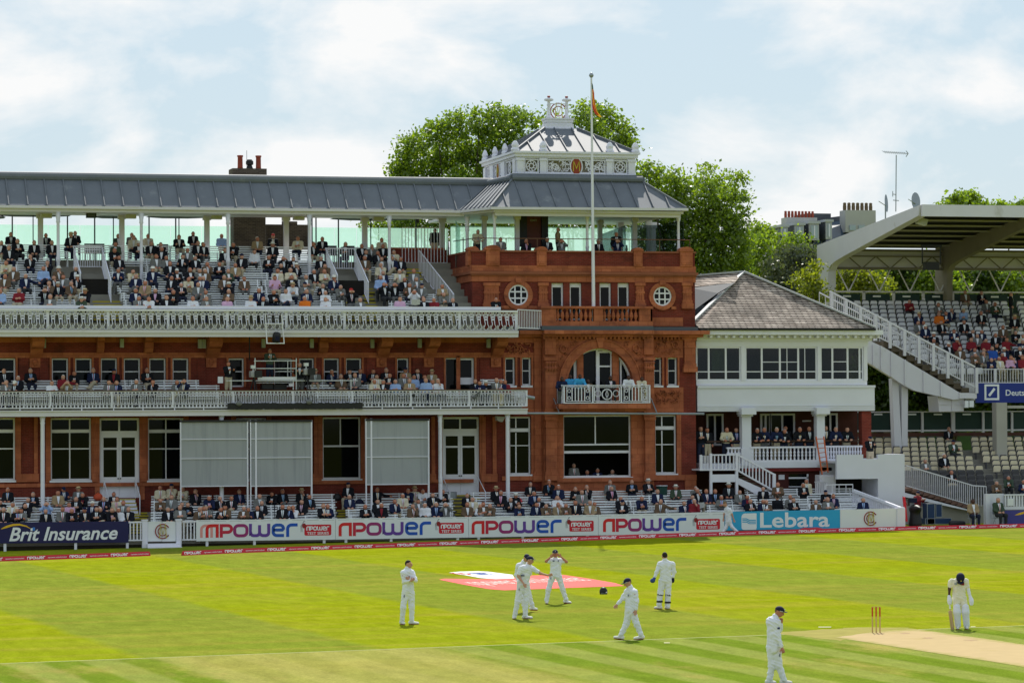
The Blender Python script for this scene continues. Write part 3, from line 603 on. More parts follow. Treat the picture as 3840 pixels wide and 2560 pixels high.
# tower balcony over the long room window
YT = -1.9
mb = MB(); mb.pb(2096, 1514, 2440, 1532, YT, 1.4); mb.pb(2112, 1532, 2425, 1541, YT+.3, 1.1); part('balcony_slab', mb, M_terra, PAV)
def railing(mb, A, B, zb, zt, mode, pitch=.13, postevery=1.9):
    """straight iron railing between A and B (x, y); zb/zt absolute."""
    A = Vector((A[0], A[1], 0)); B = Vector((B[0], B[1], 0)); d = B-A; Ln = d.length; d.normalize(); H = zt-zb
    def P(s, z, o=0): q = A+d*s; return (q.x-d.y*o, q.y+d.x*o, zb+z*H)
    mb.beam(P(0, 1), P(Ln, 1), .07, .05); mb.beam(P(0, .02), P(Ln, .02), .05, .05)
    if mode == 'plain':
        n = max(2, int(Ln/pitch))
        for i in range(n+1): mb.beam(P(Ln*i/n, 0), P(Ln*i/n, 1), .028, .028)
    if mode == 'lace':
        mb.beam(P(0, .84), P(Ln, .84), .03, .03); mb.beam(P(0, .22), P(Ln, .22), .03, .03)
        n = int(Ln/.17)
        for i in range(n):
            s = Ln*(i+.5)/n; mb.beam(P(s-.045, .22), P(s-.045, .84), .022, .03); mb.beam(P(s+.045, .22), P(s+.045, .84), .022, .03)
            mb.beam(P(s-.045, .36), P(s, .26), .02, .02); mb.beam(P(s+.045, .36), P(s, .26), .02, .02); mb.beam(P(s-.045, .7), P(s, .8), .02, .02); mb.beam(P(s+.045, .7), P(s, .8), .02, .02)
            mb.beam(P(s, .03), P(s, .22), .06, .03); mb.beam(P(s, .84), P(s, .98), .06, .03)
    if mode == 'scroll':
        def arc(s, z, r, a0, a1, k=8, w_=.03):
            pts = [P(s+r*cos(a0+(a1-a0)*i/k), z+r/H*sin(a0+(a1-a0)*i/k)) for i in range(k+1)]
            for i in range(k): mb.beam(pts[i], pts[i+1], .03, w_)
        n = max(1, round(Ln/1.55)); W = Ln/n
        for i in range(n+1): mb.beam(P(W*i, 0), P(W*i, 1), .07, .07)
        for i in range(n):
            s0 = W*i
            if n % 2 and i == n//2:
                arc(s0+W/2, .5, .26, 0, 2*pi, 16, .05); arc(s0+W/2+.14, .5, .2, 2.1, 4.2, 6); arc(s0+W/2-.14, .5, .2, -1.05, 1.05, 6)
                for q in (-1, 1): arc(s0+W/2+q*.48, .55, .16, 0, 2*pi, 10); mb.beam(P(s0+W/2+q*.66, .1), P(s0+W/2+q*.66, .9), .04, .04)
            else:
                for k in range(5): s = s0+W*(.28+.11*k); mb.beam(P(s, .12), P(s, .88), .05, .035)
                for q in (.1, .9): mb.beam(P(s0+W*q, .1), P(s0+W*q, .9), .035, .035); 
                for q in (.18, .82): arc(s0+W*q, .3, .08, 0, 2*pi, 8); arc(s0+W*q, .7, .08, 0, 2*pi, 8)
            mb.beam(P(s0+.1, .12), P(s0+W-.1, .12), .03, .03); mb.beam(P(s0+.1, .9), P(s0+W-.1, .9), .03, .03)
mb = MB(); xr0, xr1 = X0(2116, YT), X0(2437, YT); zb, zt = Z0(1511, YT, 2260), Z0(1445, YT, 2260)
railing(mb, (xr0, YT+.04), (xr1, YT+.04), zb, zt, 'scroll'); xl0 = xr0
railing(mb, (xl0, YT+.04), (xl0, -.55), zb, zt, 'plain', .12); railing(mb, (xr1, YT+.04), (xr1, -.55), zb, zt, 'plain', .12)
part('scrolled_iron_railing', mb, M_wcast, PAV)
mb = MB(); mb.tube([at(1978, 1549, -2.4), at(2640, 1551, -1.2)], .055, 8); mb.beam(at(2075, 1490, -.6), at(2096, 1545, -1.9), .05, .05); mb.beam(at(2440, 1490, -.6), at(2462, 1545, -1.9), .05, .05)
part('awning_bar', mb, M_steel, PAV)
# --- lower balcony
YL = -2.6; XE = X0(1978, YL)
ZL = lambda y, x=1000: Z0(y, YL, x)
mb = MB(); mb.box(XL, XE, YL, YL+.18, ZL(1557), ZL(1537)); mb.box(XL, XE+.02, YL-.06, YL+.1, ZL(1539), ZL(1535)); mb.box(XE-.15, XE, YL+.18, 0, ZL(1557), ZL(1537))
part('balcony_fascia', mb, M_cream, PAV)
mb = MB(); mb.box(XL, XE-.15, YL+.18, 0, ZL(1551), ZL(1540))
for (Y_, z_) in LO_T: mb.box(XL, XE-.2, Y_-.35, Y_+.35, ZL(1545), z_)
part('balcony_deck', mb, M_conc, PAV)
n = 9; xs = [XL+(XE-XL)*i/n for i in range(n+1)]
for i in range(n):
    mb = MB(); railing(mb, (xs[i], YL+.06), (xs[i+1], YL+.06), ZL(1527), ZL(1466), 'lace'); mb.beam((xs[i+1]-.03, YL+.06, ZL(1527)), (xs[i+1]-.03, YL+.06, ZL(1464)), .08, .08)
    for s in (.02, .5): mb.beam((xs[i]+(xs[i+1]-xs[i])*s, YL+.06, ZL(1537)), (xs[i]+(xs[i+1]-xs[i])*s, YL+.06, ZL(1527)), .05, .05)
    part('lower_balustrade_panel', mb, M_wcast, PAV)
mb = MB(); mb.beam((XL, YL+.06, ZL(1463)), (XE, YL+.06, ZL(1463)), .12, .05); part('handrail', mb, mat('dark_hardwood', (.06, .02, .012), .5, .2, 4), PAV)
mb = MB(); railing(mb, (XE-.03, YL+.06), (XE-.03, 0), ZL(1527), ZL(1466), 'plain'); part('end_railing', mb, M_wcast, PAV)
# columns below the lower balcony
for x in (160, 831, 1651, 1904):
    mb = MB(); c = at(x, 1700, YL+.3); zt = ZL(1557); mb.lathe(c.x, c.y, [(.15, -.2), (.15, .1), (.105, .35), (.10, zt-.4), (.12, zt-.3), (.10, zt-.25), (.15, zt)], 12); part('iron_column', mb, M_wcast, PAV, True)
# --- upper balcony
YU = -2.3; XEU = X0(1945, YU)
ZU = lambda y, x=1000: Z0(y, YU, x)
mb = MB(); mb.box(XL, XEU, YU, YU+.2, ZU(1263), ZU(1246)); mb.box(XL, XEU, YU-.07, YU+.1, ZU(1249), ZU(1238)); mb.box(XEU-.2, XEU, YU+.2, 0, ZU(1263), ZU(1240)); part('balcony_fascia', mb, M_cream, PAV)
mb = MB(); mb.box(XL, XEU-.2, YU+.2, .4, ZU(1258), ZU(1243)); part('balcony_deck', mb, M_conc, PAV)
# cast-iron bellied balustrade
XEB = X0(1943, YU); n = 9; xs = [XL+(XEB-XL)*i/n for i in range(n+1)]; zb, zt = ZU(1235), ZU(1166); H = zt-zb
prof = [(0, 0), (-.13, .04), (-.20, .16), (-.17, .34), (-.05, .55), (0, .80), (0, 1)]
def bel(x, t):
    for k in range(len(prof)-1):
        if prof[k][1] <= t <= prof[k+1][1]:
            q = (t-prof[k][1])/(prof[k+1][1]-prof[k][1]); return (x, YU+.05+prof[k][0]*(1-q)+prof[k+1][0]*q, zb+t*H)
for i in range(n):
    mb = MB(); W = xs[i+1]-xs[i]; m_ = round(W/.385)
    for k in range(m_):
        x = xs[i]+W*(k+.5)/m_
        for s in (-1, 1):
            pts = [bel(x+s*.05, .0), bel(x+s*.13, .14), bel(x+s*.06, .30), bel(x+s*.075, .55), bel(x+s*.10, .80), bel(x+s*.03, .97)]
            for q in range(5): mb.beam(pts[q], pts[q+1], .03, .03)
        for (za, zc, ww) in ((.52, .60, .10), (.66, .74, .12), (.86, .93, .08)): mb.beam(bel(x, za), bel(x, zc), ww, .03)
        mb.beam(bel(x-.19, .08), bel(x-.05, .02), .03, .03); mb.beam(bel(x+.19, .08), bel(x+.05, .02), .03, .03); mb.beam(bel(x+.192, .06), bel(x+.192, .24), .03, .03)
        mb.beam(bel(x-.1, .80), bel(x-.192, .97), .025, .025); mb.beam(bel(x+.1, .80), bel(x+.192, .97), .025, .025)
    for t in (.0, .80, .985): mb.beam(bel(xs[i], t), bel(xs[i+1], t), .04, .035)
    mb.beam((xs[i+1]-.07, YU+.07, zb), (xs[i+1]-.07, YU+.07, zt+.06), .13, .09)
    part('upper_balustrade_panel', mb, M_wcast, PAV)
mb = MB(); mb.box(XL, X0(1943, YU), YU-.06, YU+.14, ZU(1168), ZU(1161)); mb.box(XL, X0(1884, YU), YU+.22, YU+.50, ZU(1159), ZU(1147)); part('top_rail', mb, M_white, PAV)
mb = MB(); railing(mb, (X0(1945, YU), YU+.05), (X0(2030, -.75), -.75), Z0(1232, -1.5, 1990), Z0(1163, -1.5, 1990), 'plain', .15); part('corner_railing', mb, M_white, PAV)
# corbels, mask plaques, wall speakers under the upper balcony
for (x0, x1) in ((117, 162), (778, 827), (1421, 1464), (1601, 1641), (1852, 1893)):
    mb = MB(); a, b = X0(x0, -.5), X0(x1, -.5); zt = ZT(1262, (x0+x1)/2)
    mb.prism([(0, 0), (0, 0), (0, 0)], 0, 0) if False else None
    side = [(0, zt), (-1.3, zt), (-1.35, zt-.25), (-1.1, zt-.5), (-.6, zt-.62), (-.32, zt-.85), (-.12, zt-1.0), (0, zt-1.05)]
    k = len(side); mb.add([(a, p[0], p[1]) for p in side]+[(b, p[0], p[1]) for p in side], [tuple(range(k)), tuple(range(2*k-1, k-1, -1))]+[(i, i+k, (i+1) % k+k, (i+1) % k) for i in range(k)])
    o = part('corbel', mb, M_terra, PAV)
    mb = MB(); c = (a+b)/2-.06; mb.box(c-.26, c+.26, -.09, 0, ZT(1377), ZT(1342)); 
    mb.lathe(c, -.10, [(.03, ZT(1372)), (.10, ZT(1367)), (.13, ZT(1358)), (.12, ZT(1350)), (.05, ZT(1346))], 8); part('mask_plaque', mb, M_terra, PAV)
for (x0, x1) in ((365, 391), (543, 575), (1198, 1231)):
    mb = MB(); a, b = X0(x0, -.4), X0(x1, -.4); zt = ZT(1262, x0)
    side = [(0, zt), (-.75, zt), (-.75, zt-.2), (-.5, zt-.3), (-.55, zt-.55), (-.3, zt-.78), (0, zt-.8)]; k = len(side)
    mb.add([(a, p[0], p[1]) for p in side]+[(b, p[0], p[1]) for p in side], [tuple(range(k)), tuple(range(2*k-1, k-1, -1))]+[(i, i+k, (i+1) % k+k, (i+1) % k) for i in range(k)]); part('small_corbel', mb, M_terra, PAV)
mb = MB()
for x in (-20, 92, 330, 510, 760, 985, 1120, 1390, 1500, 1570, 1800, 1840): mb.pb(x-12, 1284, x+12, 1322, -.05, .05) if False else None
for (x0, x1) in ((-40, -10), (72, 108), (150, 180), (740, 770), (930, 985), (1375, 1408), (1548, 1580), (1800, 1836)):
    mb = MB(); mb.pb(x0, 1342, x1, 1452, -.06, .06); part('brick_pier', mb, M_brick, PAV)
# ground floor terracotta pier bases
mb = MB()
for x0, x1 in ((57, 150), (342, 372), (525, 553), (1170, 1205), (1356, 1375), (1610, 1640), (1800, 1870), (1995, 2038)):
    mb = MB(); mb.pb(x0+8, 1562, x0+22, 1806, -.09, .09)
    if x1-x0 > 40: mb.pb(x1-22, 1562, x1-8, 1806, -.09, .09)
    mb.pb(x0+4, 1776, x1-4, 1806, -.14, .14); part('terracotta_pier', mb, M_terra, PAV)
# --- rooms behind openings
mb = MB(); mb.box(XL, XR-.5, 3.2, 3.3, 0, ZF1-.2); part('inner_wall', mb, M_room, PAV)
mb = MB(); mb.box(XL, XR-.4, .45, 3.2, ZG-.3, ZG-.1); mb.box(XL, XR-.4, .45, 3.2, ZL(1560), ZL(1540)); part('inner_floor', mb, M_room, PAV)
# --- stepped seating deck of the upper tier
mb = MB()
for (Y_, z_) in UP_T: mb.box(XL, XTL-.002, Y_-.4, Y_+.38, z_-.45, z_)
mb.box(XL, XTL-.002, YB-.1, 12, UP_T[-1][1]-.4, UP_T[-1][1]+.05); part('upper_terrace_steps', mb, M_conc, PAV)
mb = MB()
for (Y_, z_) in GR_T: mb.box(XL, X0(3300, -3), Y_-.42, Y_+.43, -1, z_)
mb.box(XL, XR, -.7, 0, -1, GR_T[-1][1]); part('ground_terrace_steps', mb, M_conc, PAV)
# terrace back wall at tower side + coping
mb = MB(); zt5 = Z0(936, YB, 1560); mb.box(X0(1464, YB), XTL, YB, YB+.3, UP_T[-1][1]-1, zt5); part('terrace_wall', mb, M_brick, PAV)
mb = MB(); mb.box(X0(1464, YB), XTL-.1, YB-.06, YB+.36, zt5, zt5+.10); part('coping', mb, M_terra, PAV)
# --- main roof
YE, YR = 2.5, 4.05
XM = at(1726, 785, YE).x
ze = at(1000, 781, YE).z; zr = at(1000, 683, YR).z
xR2 = at(1830, 690, YR).x
mb = MB(); mb.slab([(XL, YE-.08, ze), (XM, YE-.08, ze), (xR2, YR, zr), (XL, YR, zr)], .12)
mb.box(XL, xR2+1.5, YR, 6.6, zr-.35, zr-.25)
x = XL+.5
while x < xR2-.2:
    t1 = 1.0
    if x > XM: 
        t0 = (x-XM)/(xR2-XM)
    else: t0 = 0
    a = Vector((x, YE-.08+(YR-YE+.08)*t0, ze+(zr-ze)*t0)); b = Vector((x, YR, zr)); mb.beam(a+Vector((0, -.02, .03)), b+Vector((0, -.02, .03)), .055, .07); x += .955
part('lead_roof_slope', mb, M_lead, PAV)
mb = MB(); mb.tube([(XL, YR+.12, zr+.12), (xR2+.3, YR+.12, zr+.12)], .25, 12); mb.box(XL, xR2+.3, YR+.02, YR+.5, zr-.2, zr+.34); part('ridge_roll', mb, M_lead, PAV, False)
mb = MB(); mb.box(XL, XM, YE-.2, YE-.02, ze-.14, ze-.01); mb.box(XL, XM+.2, YE-.02, YE+.25, ze-.30, ze-.10); mb.box(XL, XM+.3, YE+.25, 6.4, ze-.22, ze-.12); part('gutter_and_soffit', mb, M_cream, PAV)
for x, yb in ((218, 1052), (530, 1050), (855, 1049), (1160, 1048), (1460, 1052), (1752, 940)):
    c = at(x, 900, YE+.12); zt = ze-.3; zb = UP_T[5][1]-.2 if x < 1700 else UP_T[-1][1]
    mb = MB(); mb.lathe(c.x, c.y, [(.14, zb), (.14, zb+.2), (.095, zb+.4), (.085, zb+1.5), (.115, zb+1.55), (.115, zb+1.7), (.08, zb+1.8), (.075, zt-.55), (.11, zt-.5), (.09, zt-.4), (.15, zt)], 12); part('roof_column', mb, M_wcast, PAV, True)
for x in (152, 457, 776, 1073, 1368, 1658):
    c = at(x, 860, 5.9); mb = MB(); mb.box(c.x-.13, c.x+.13, 5.8, 6.05, UP_T[-1][1], ze-.2); mb.box(c.x-.2, c.x+.2, 5.75, 6.1, ze-.42, ze-.2); part('cream_post', mb, M_cream, PAV)
# --- tower roof
YTE, YTR = -.2, 1.7
A_ = at(1841, 776, YTE); B_ = at(2572, 781, YTE); Cc = at(2408, 683, YTR); Dd = at(1920, 676, YTR)
A2 = Vector((XM, YE, ze)); D2 = Vector((xR2, YR, zr)); Cb = Vector((Cc.x, 9.2, Cc.z)); Bb = Vector((B_.x, 10.5, B_.z))
mb = MB(); mb.slab([A_, B_, Cc, Dd], .1); mb.slab([A2, A_, Dd, D2], .1); mb.slab([B_, Bb, Cb, Cc], .1)
mb.slab([Dd, Cc, Cb, Vector((Dd.x, 9.2, Dd.z)), D2], .05)
part('tower_lead_roof', mb, M_lead, PAV)
mb = MB(); up = Vector((0, -.02, .035))
nn = 12
for i in range(1, nn):
    X = A_.x+(B_.x-A_.x)*i/nn; lo = Vector((X, YTE, A_.z+(B_.z-A_.z)*i/nn)); 
    # seam runs straight up the slope to the hip or the ridge
    t = 1.0
    if X < Dd.x: t = (X-A_.x)/(Dd.x-A_.x)
    if X > Cc.x: t = (B_.x-X)/(B_.x-Cc.x)
    mb.beam(lo+up, Vector((X, YTE+(YTR-YTE)*t, lo.z+(Cc.z-B_.z)*t))+up, .05, .07)
for i in range(1, 7):
    t = i/7; mb.beam(A2.lerp(A_, t)+up, D2.lerp(Dd, t)+up, .06, .08)
mb.beam(A_+up, Dd+up, .09, .10); mb.beam(B_+up, Cc+up, .09, .10); mb.beam(A2+up, D2+up, .07, .06)
part('tower_roof_rolls', mb, M_lead, PAV)
mb = MB(); zrr = Dd.z+.13
mb.tube([D2+Vector((0, 0, .1)), Vector((Dd.x, Dd.y, zrr)), Vector((Cc.x, Cc.y, zrr)), Vector((Cc.x, 9.2, zrr))], .17, 10); mb.box(Dd.x, Cc.x, YTR, YTR+.35, zrr-.15, zrr+.22); part('tower_ridge_roll', mb, M_lead, PAV)
mb = MB(); zg = A_.z
mb.beam(A_+Vector((-.05, -.1, -.07)), B_+Vector((.08, -.1, -.07)), .18, .13); mb.beam(A2+Vector((0, -.1, -.07)), A_+Vector((0, -.05, -.07)), .18, .13); mb.beam(B_+Vector((0, 0, -.07)), Bb+Vector((0, 0, -.07)), .18, .13)
mb.slab([Vector((A_.x+.2, YTE+.1, zg-.12)), Vector((B_.x-.1, YTE+.1, zg-.12)), Vector((B_.x-.1, 9.8, zg-.12)), Vector((XM, 9.8, zg-.12)), Vector((XM, YE, zg-.12))], .12)
mb.box(A_.x+.3, B_.x-.2, YTE+.3, YTE+.5, zg-.42, zg-.24)
part('tower_gutter_and_soffit', mb, M_cream, PAV)
ZTF = TB(947)-1.0   # tower terrace floor
mb = MB(); mb.box(XTL+.35, XR-.35, .4, 11, ZTF-.2, ZTF); part('tower_terrace_floor', mb, M_conc, PAV)
for x, Y in ((1855, .7), (2202, .7), (2544, .7)):
    c = at(x, 850, Y); mb = MB(); mb.lathe(c.x, c.y, [(.11, ZTF), (.11, ZTF+.3), (.085, ZTF+.5), (.08, ZTF+1.25), (.105, ZTF+1.3), (.075, ZTF+1.4), (.07, zg-.6), (.11, zg-.5), (.13, zg-.2)], 12); part('tower_column', mb, M_wcast, PAV, True)
for x, Y in ((1816, 3.6), (1939, 2.6), (2250, 6), (2326, 8), (2380, 3.5), (2432, 6.5), (2450, 8.5)):
    c = at(x, 850, Y); mb = MB(); mb.box(c.x-.11, c.x+.11, Y-.1, Y+.12, ZTF, zg-.15); mb.box(c.x-.17, c.x+.17, Y-.13, Y+.15, zg-.45, zg-.15); part('tower_post', mb, M_cream, PAV)
mb = MB(); mb.pb(1949, 802, 1976, 925, 2.9, .2); mb.pb(2032, 802, 2056, 925, 2.9, .2); mb.pb(1949, 798, 2056, 803, 2.9, .2); o = part('doorway', mb, M_dark, PAV)
mb = MB(); mb.pb(1976, 803, 2032, 930, 3.05, .1); part('red_curtained_door', mb, mat('dark_red_door', (.10, .018, .010), .5, .5, 2), o)
mb = MB(); puttext(mb, 'EXIT', X0(1993, 3.04), 3.03, Z0(830, 3.04, 2005), .35, .10); part('door_sign', mb, M_steel, o)
mb = MB(); zra = Z0(896, .1, 2200)
mb.tube([(XTL+.2, .2, zra), (XR-.2, .2, zra)], .025, 6); mb.tube([(XTL+.2, .2, zra), at(1700, 905, 4.4)], .025, 6)
for i in range(8): x = XTL+.2+(XR-XTL-.4)*i/7; mb.tube([(x, .2, ZTF), (x, .2, zra)], .018, 5)
part('terrace_guard_rail', mb, mat('bronze_rail', (.16, .08, .05), .4, .1, 4, metal=.5), PAV)
# --- lantern
YLn = 2.1; a, b = X0(1937, YLn, 610), X0(2382, YLn, 610); zt, zb = Z0(568, YLn, 2150), Z0(660, YLn, 2150); YLb = 9.0
mb = MB(); mb.box(a-.12, b+.12, YLn-.12, YLb+.12, Z0(590, YLn, 2150), Z0(578, YLn, 2150)); mb.box(a-.22, b+.22, YLn-.22, YLb+.22, Z0(578, YLn, 2150)+.002, Z0(570, YLn, 2150)); mb.box(a, b, YLn, YLb, Z0(596, YLn, 2150), Z0(590, YLn, 2150)-.002)
mb.box(a-.03, b+.03, YLn-.03, YLn+.2, zb, zb+.12); mb.box(a-.03, a+.2, YLn+.2, YLb, zb, zb+.12); part('lantern_cornice', mb, M_wcast, PAV)
def xl(u): return X0(1700+u/2.34, YLn, 610)
zp0, zp1 = zb, Z0(596, YLn, 2150)-.002
for (u0, u1) in ((560, 618), (760, 817), (1343, 1397), (1535, 1595)):
    mb = MB(); mb.box(xl(u0), xl(u1), YLn-.04, YLn+.22, zp0, zp1); mb.box(xl(u0)-.04, xl(u1)+.04, YLn-.08, YLn+.24, zp1-.12, zp1-.003); part('lantern_pier', mb, M_wcast, PAV)
for f0, f1 in ((.0, .05), (.33, .42), (.70, .78), (.95, 1.0)):
    y0_, y1_ = YLn+.25+(YLb-YLn-.3)*f0, YLn+.25+(YLb-YLn-.3)*f1; mb = MB(); mb.box(a-.04, a+.2, y0_, y1_+.15, zp0, zp1); part('lantern_pier', mb, M_wcast, PAV); mb = MB(); mb.box(b-.2, b+.04, y0_, y1_+.15, zp0, zp1); part('lantern_pier', mb, M_wcast, PAV)
M_sky = mat('pierced_panel_backing', (.55, .50, .38), .6, .3, 3)
def lacepanel(x0, x1, Y, z0, z1, seed, oval=None, ring=False, axis='x'):
    rnd = random.Random(seed); fn = None
    if axis == 'y': fn = lambda x, z, y: (y, x, z)
    mb = MB(); W = x1-x0; H = z1-z0
    mb.stroke([(x0+.04, z0+.04), (x1-.04, z0+.04), (x1-.04, z1-.04), (x0+.04, z1-.04)], .07, Y, Y+.05, closed=True, fn=fn)
    cx, cz = (x0+x1)/2, (z0+z1)/2
    if ring:
        r = min(W, H)/2-.1
        for q in (r, r*.45): mb.stroke([(cx+q*cos(2*pi*i/18), cz+q*sin(2*pi*i/18)) for i in range(18)], .045, Y+.003, Y+.045, closed=True, fn=fn)
        for k in range(8): t = pi*k/4; mb.stroke([(cx+.45*r*cos(t), cz+.45*r*sin(t)), (cx+r*.97*cos(t+.25), cz+r*.97*sin(t+.25))], .035, Y+.006, Y+.042, fn=fn)
    else:
        n_ = int(W*H*34)
        for k in range(n_):
            x, z = rnd.uniform(x0+.12, x1-.12), rnd.uniform(z0+.12, z1-.12)
            if oval and abs(x-cx) < .38: continue
            r = rnd.uniform(.08, .17); t = rnd.uniform(0, 6.3); s_ = rnd.choice((-1, 1)); mb.stroke([(x+r*(1-q*.08)*cos(t+s_*q*.6), z+r*(1-q*.08)*sin(t+s_*q*.6)) for q in range(9)], .032, Y+.004+.0003*k % .02, Y+.045, fn=fn)
    o = part('pierced_iron_panel', mb, M_wcast, PAV)
    g = MB()
    if axis == 'x': g.box(x0, x1, Y+.5, Y+.52, z0, z1)
    else: g.box(Y+.5, Y+.52, x0, x1, z0, z1)
    part('panel_backing', g, M_sky, o)
    if oval:
        m2 = MB(); m2.prism([(cx+.27*cos(2*pi*i/24), cz+.42*sin(2*pi*i/24)) for i in range(24)], Y-.01, Y+.03) if axis == 'x' else m2.add([(Y-.01, cx+.27*cos(2*pi*i/24), cz+.42*sin(2*pi*i/24)) for i in range(24)], [tuple(range(24))])
        part('red_oval_shield', m2, mat('oval_red', (.30, .05, .02), .5, .1, 3), o)
        m3 = MB(); m3.stroke([(cx-.17, cz-.26), (cx-.15, cz+.26), (cx, cz-.1), (cx+.15, cz+.26), (cx+.17, cz-.26)], .05, Y-.04, Y-.012, fn=fn); part('gold_letter', m3, M_gold, o)
        m4 = MB(); m4.stroke([(cx+.32*cos(2*pi*i/24), cz+.46*sin(2*pi*i/24)) for i in range(24)], .06, Y-.02, Y+.04, closed=True, fn=fn); part('oval_rim', m4, M_wcast, o)
lacepanel(xl(622), xl(752), YLn+.03, zp0+.12, zp1-.02, 1, ring=True); lacepanel(xl(821), xl(1338), YLn+.03, zp0+.12, zp1-.02, 2, oval=True); lacepanel(xl(1402), xl(1530), YLn+.03, zp0+.12, zp1-.02, 3, ring=True)
yy = lambda f: YLn+.25+(YLb-YLn-.3)*f
lacepanel(yy(.07)+.1, yy(.32), a+.03, zp0+.12, zp1-.02, 4, ring=True, axis='y'); lacepanel(yy(.45), yy(.69), a+.03, zp0+.12, zp1-.02, 5, oval=True, axis='y'); lacepanel(yy(.80), yy(.94), a+.03, zp0+.12, zp1-.02, 6, ring=True, axis='y')
for u, Y in ((545, YLn), (790, YLn), (1375, YLn), (1600, YLn)):
    c = at(1700+u/2.34, 560, Y); mb = MB(); zq = Z0(571, YLn, 2150); mb.lathe(c.x, Y+.05, [(.2, zq), (.24, zq+.1), (.17, zq+.2), (.2, zq+.32), (.14, zq+.46), (.05, zq+.56)], 9); part('antefix', mb, M_wcast, PAV)
for f in (.3, .62, .95):
    mb = MB(); Y = yy(f); zq = Z0(571, YLn, 2150); mb.lathe(a-.05, Y, [(.16, zq), (.19, zq+.1), (.13, zq+.2), (.16, zq+.32), (.1, zq+.5), (.04, zq+.6)], 8); part('antefix', mb, M_wcast, PAV)
# lantern roof
zq = Z0(571, YLn, 2150); YA = 5.3; pa_, pb2 = at(2042, 482, YA-.6), at(2164, 482, YA-.6); zA = pa_.z
c4 = [Vector((a-.1, YLn-.1, zq)), Vector((b+.1, YLn-.1, zq)), Vector((b+.1, YLb+.1, zq)), Vector((a-.1, YLb+.1, zq))]; t4 = [Vector((pa_.x, YA-.6, zA)), Vector((pb2.x, YA-.6, zA)), Vector((pb2.x, YA+.6, zA)), Vector((pa_.x, YA+.6, zA))]
mb = MB()
for i in range(4): j = (i+1) % 4; mb.slab([c4[i], c4[j], t4[j], t4[i]], .06)
mb.poly(t4); part('lantern_roof', mb, M_lead, PAV)
mb = MB(); u_ = Vector((0, -.02, .04))
for i in range(4): mb.beam(c4[i]+u_, t4[i]+u_, .09, .1)
for i in range(1, 7):
    t = i/7; X = c4[0].x+(c4[1].x-c4[0].x)*t; k = 1
    if X < t4[0].x: k = (X-c4[0].x)/(t4[0].x-c4[0].x)
    if X > t4[1].x: k = (c4[1].x-X)/(c4[1].x-t4[1].x)
    mb.beam(Vector((X, c4[0].y, zq))+u_, Vector((X, c4[0].y+(t4[0].y-c4[0].y)*k, zq+(zA-zq)*k))+u_, .05, .08)
for i in range(1, 7):
    Y = c4[0].y+(c4[3].y-c4[0].y)*i/7; k = min(1, (Y-c4[0].y)/(t4[0].y-c4[0].y), (c4[3].y-Y)/(c4[3].y-t4[3].y)); mb.beam(Vector((c4[0].x, Y, zq))+u_, Vector((c4[0].x+(t4[0].x-c4[0].x)*k, Y, zq+(zA-zq)*k))+u_, .05, .08)
part('lantern_roof_rolls', mb, M_lead, PAV)
# finial pedestal with monogram
a, b = pa_.x, pb2.x; mb = MB(); m_ = (a+b)/2; W = (b-a)/2
def zf(v): return Z0(250+v/2.34, YA-.6, 2100)
for (v0, v1, k) in ((545, 536, 1.0), (536, 500, .84), (500, 486, .76), (486, 462, .82), (462, 448, .88)): mb.box(m_-W*k, m_+W*k, YA-.55*k, YA+.55*k, zf(v0), zf(v1)-.002)
part('finial_pedestal', mb, M_wcast, PAV)
for u in (842, 998):
    c = at(1700+u/2.34, 390, YA-.1); mb = MB(); mb.lathe(c.x, YA, [(.13, zf(448)), (.16, zf(435)), (.10, zf(425)), (.085, zf(340)), (.12, zf(330)), (.08, zf(320)), (.07, zf(300)), (.25, zf(290)), (.25, zf(276)), (.1, zf(272)), (.07, zf(266))], 12); o = part('finial_post', mb, M_wcast, PAV, True)
    mb = MB(); mb.lathe(c.x, YA, [(.05, zf(266)), (.085, zf(261)), (.085, zf(253)), (.04, zf(247))], 10); part('red_ball', mb, mat('ball_red', (.30, .07, .06), .5, .1, 3), o, True)
mb = MB(); x0_, x1_ = at(1700+842/2.34, 390, YA).x, at(1700+998/2.34, 390, YA).x; mb.box(x0_, x1_, YA-.03, YA+.03, zf(322), zf(315)); o = part('finial_crossbar', mb, M_wcast, PAV)
def monogram(cx, cz, Y, s, parent, fn=None):
    m1 = MB()
    for r, wd in ((1, .13), (.62, .11)): m1.stroke([(cx+s*r*cos(t), cz+s*r*sin(t)) for t in [pi*(.20+1.6*i/22) for i in range(23)]], s*wd, Y, Y+.03, fn=fn)
    for q in (-1, 1):
        for r in (1, .62): m1.stroke([(cx+s*r*cos(pi*.2), cz+q*s*r*sin(pi*.2)+s*.1), (cx+s*r*cos(pi*.2), cz+q*s*r*sin(pi*.2)-s*.1)], s*.10, Y-.003, Y+.033, fn=fn)
    part('crimson_letter_c', m1, M_mred, parent)
    m2 = MB(); m2.stroke([(cx-s*.42, cz-s*.95), (cx-s*.30, cz+s*1.02), (cx+s*.05, cz-s*.45), (cx+s*.40, cz+s*1.02), (cx+s*.52, cz-s*.95)], s*.13, Y-.03, Y-.006, fn=fn); part('gold_letter_m', m2, M_gold, parent)
monogram((x0_+x1_)/2, zf(383), YA-.02, .42, o)
mb = MB(); c_ = ((x0_+x1_)/2, zf(383)); 
for q in (-1, 1): mb.beam((c_[0]+q*.42, YA, c_[1]), (c_[0]+q*.8, YA, c_[1]), .04, .04)
part('monogram_bracket', mb, M_wcast, o)
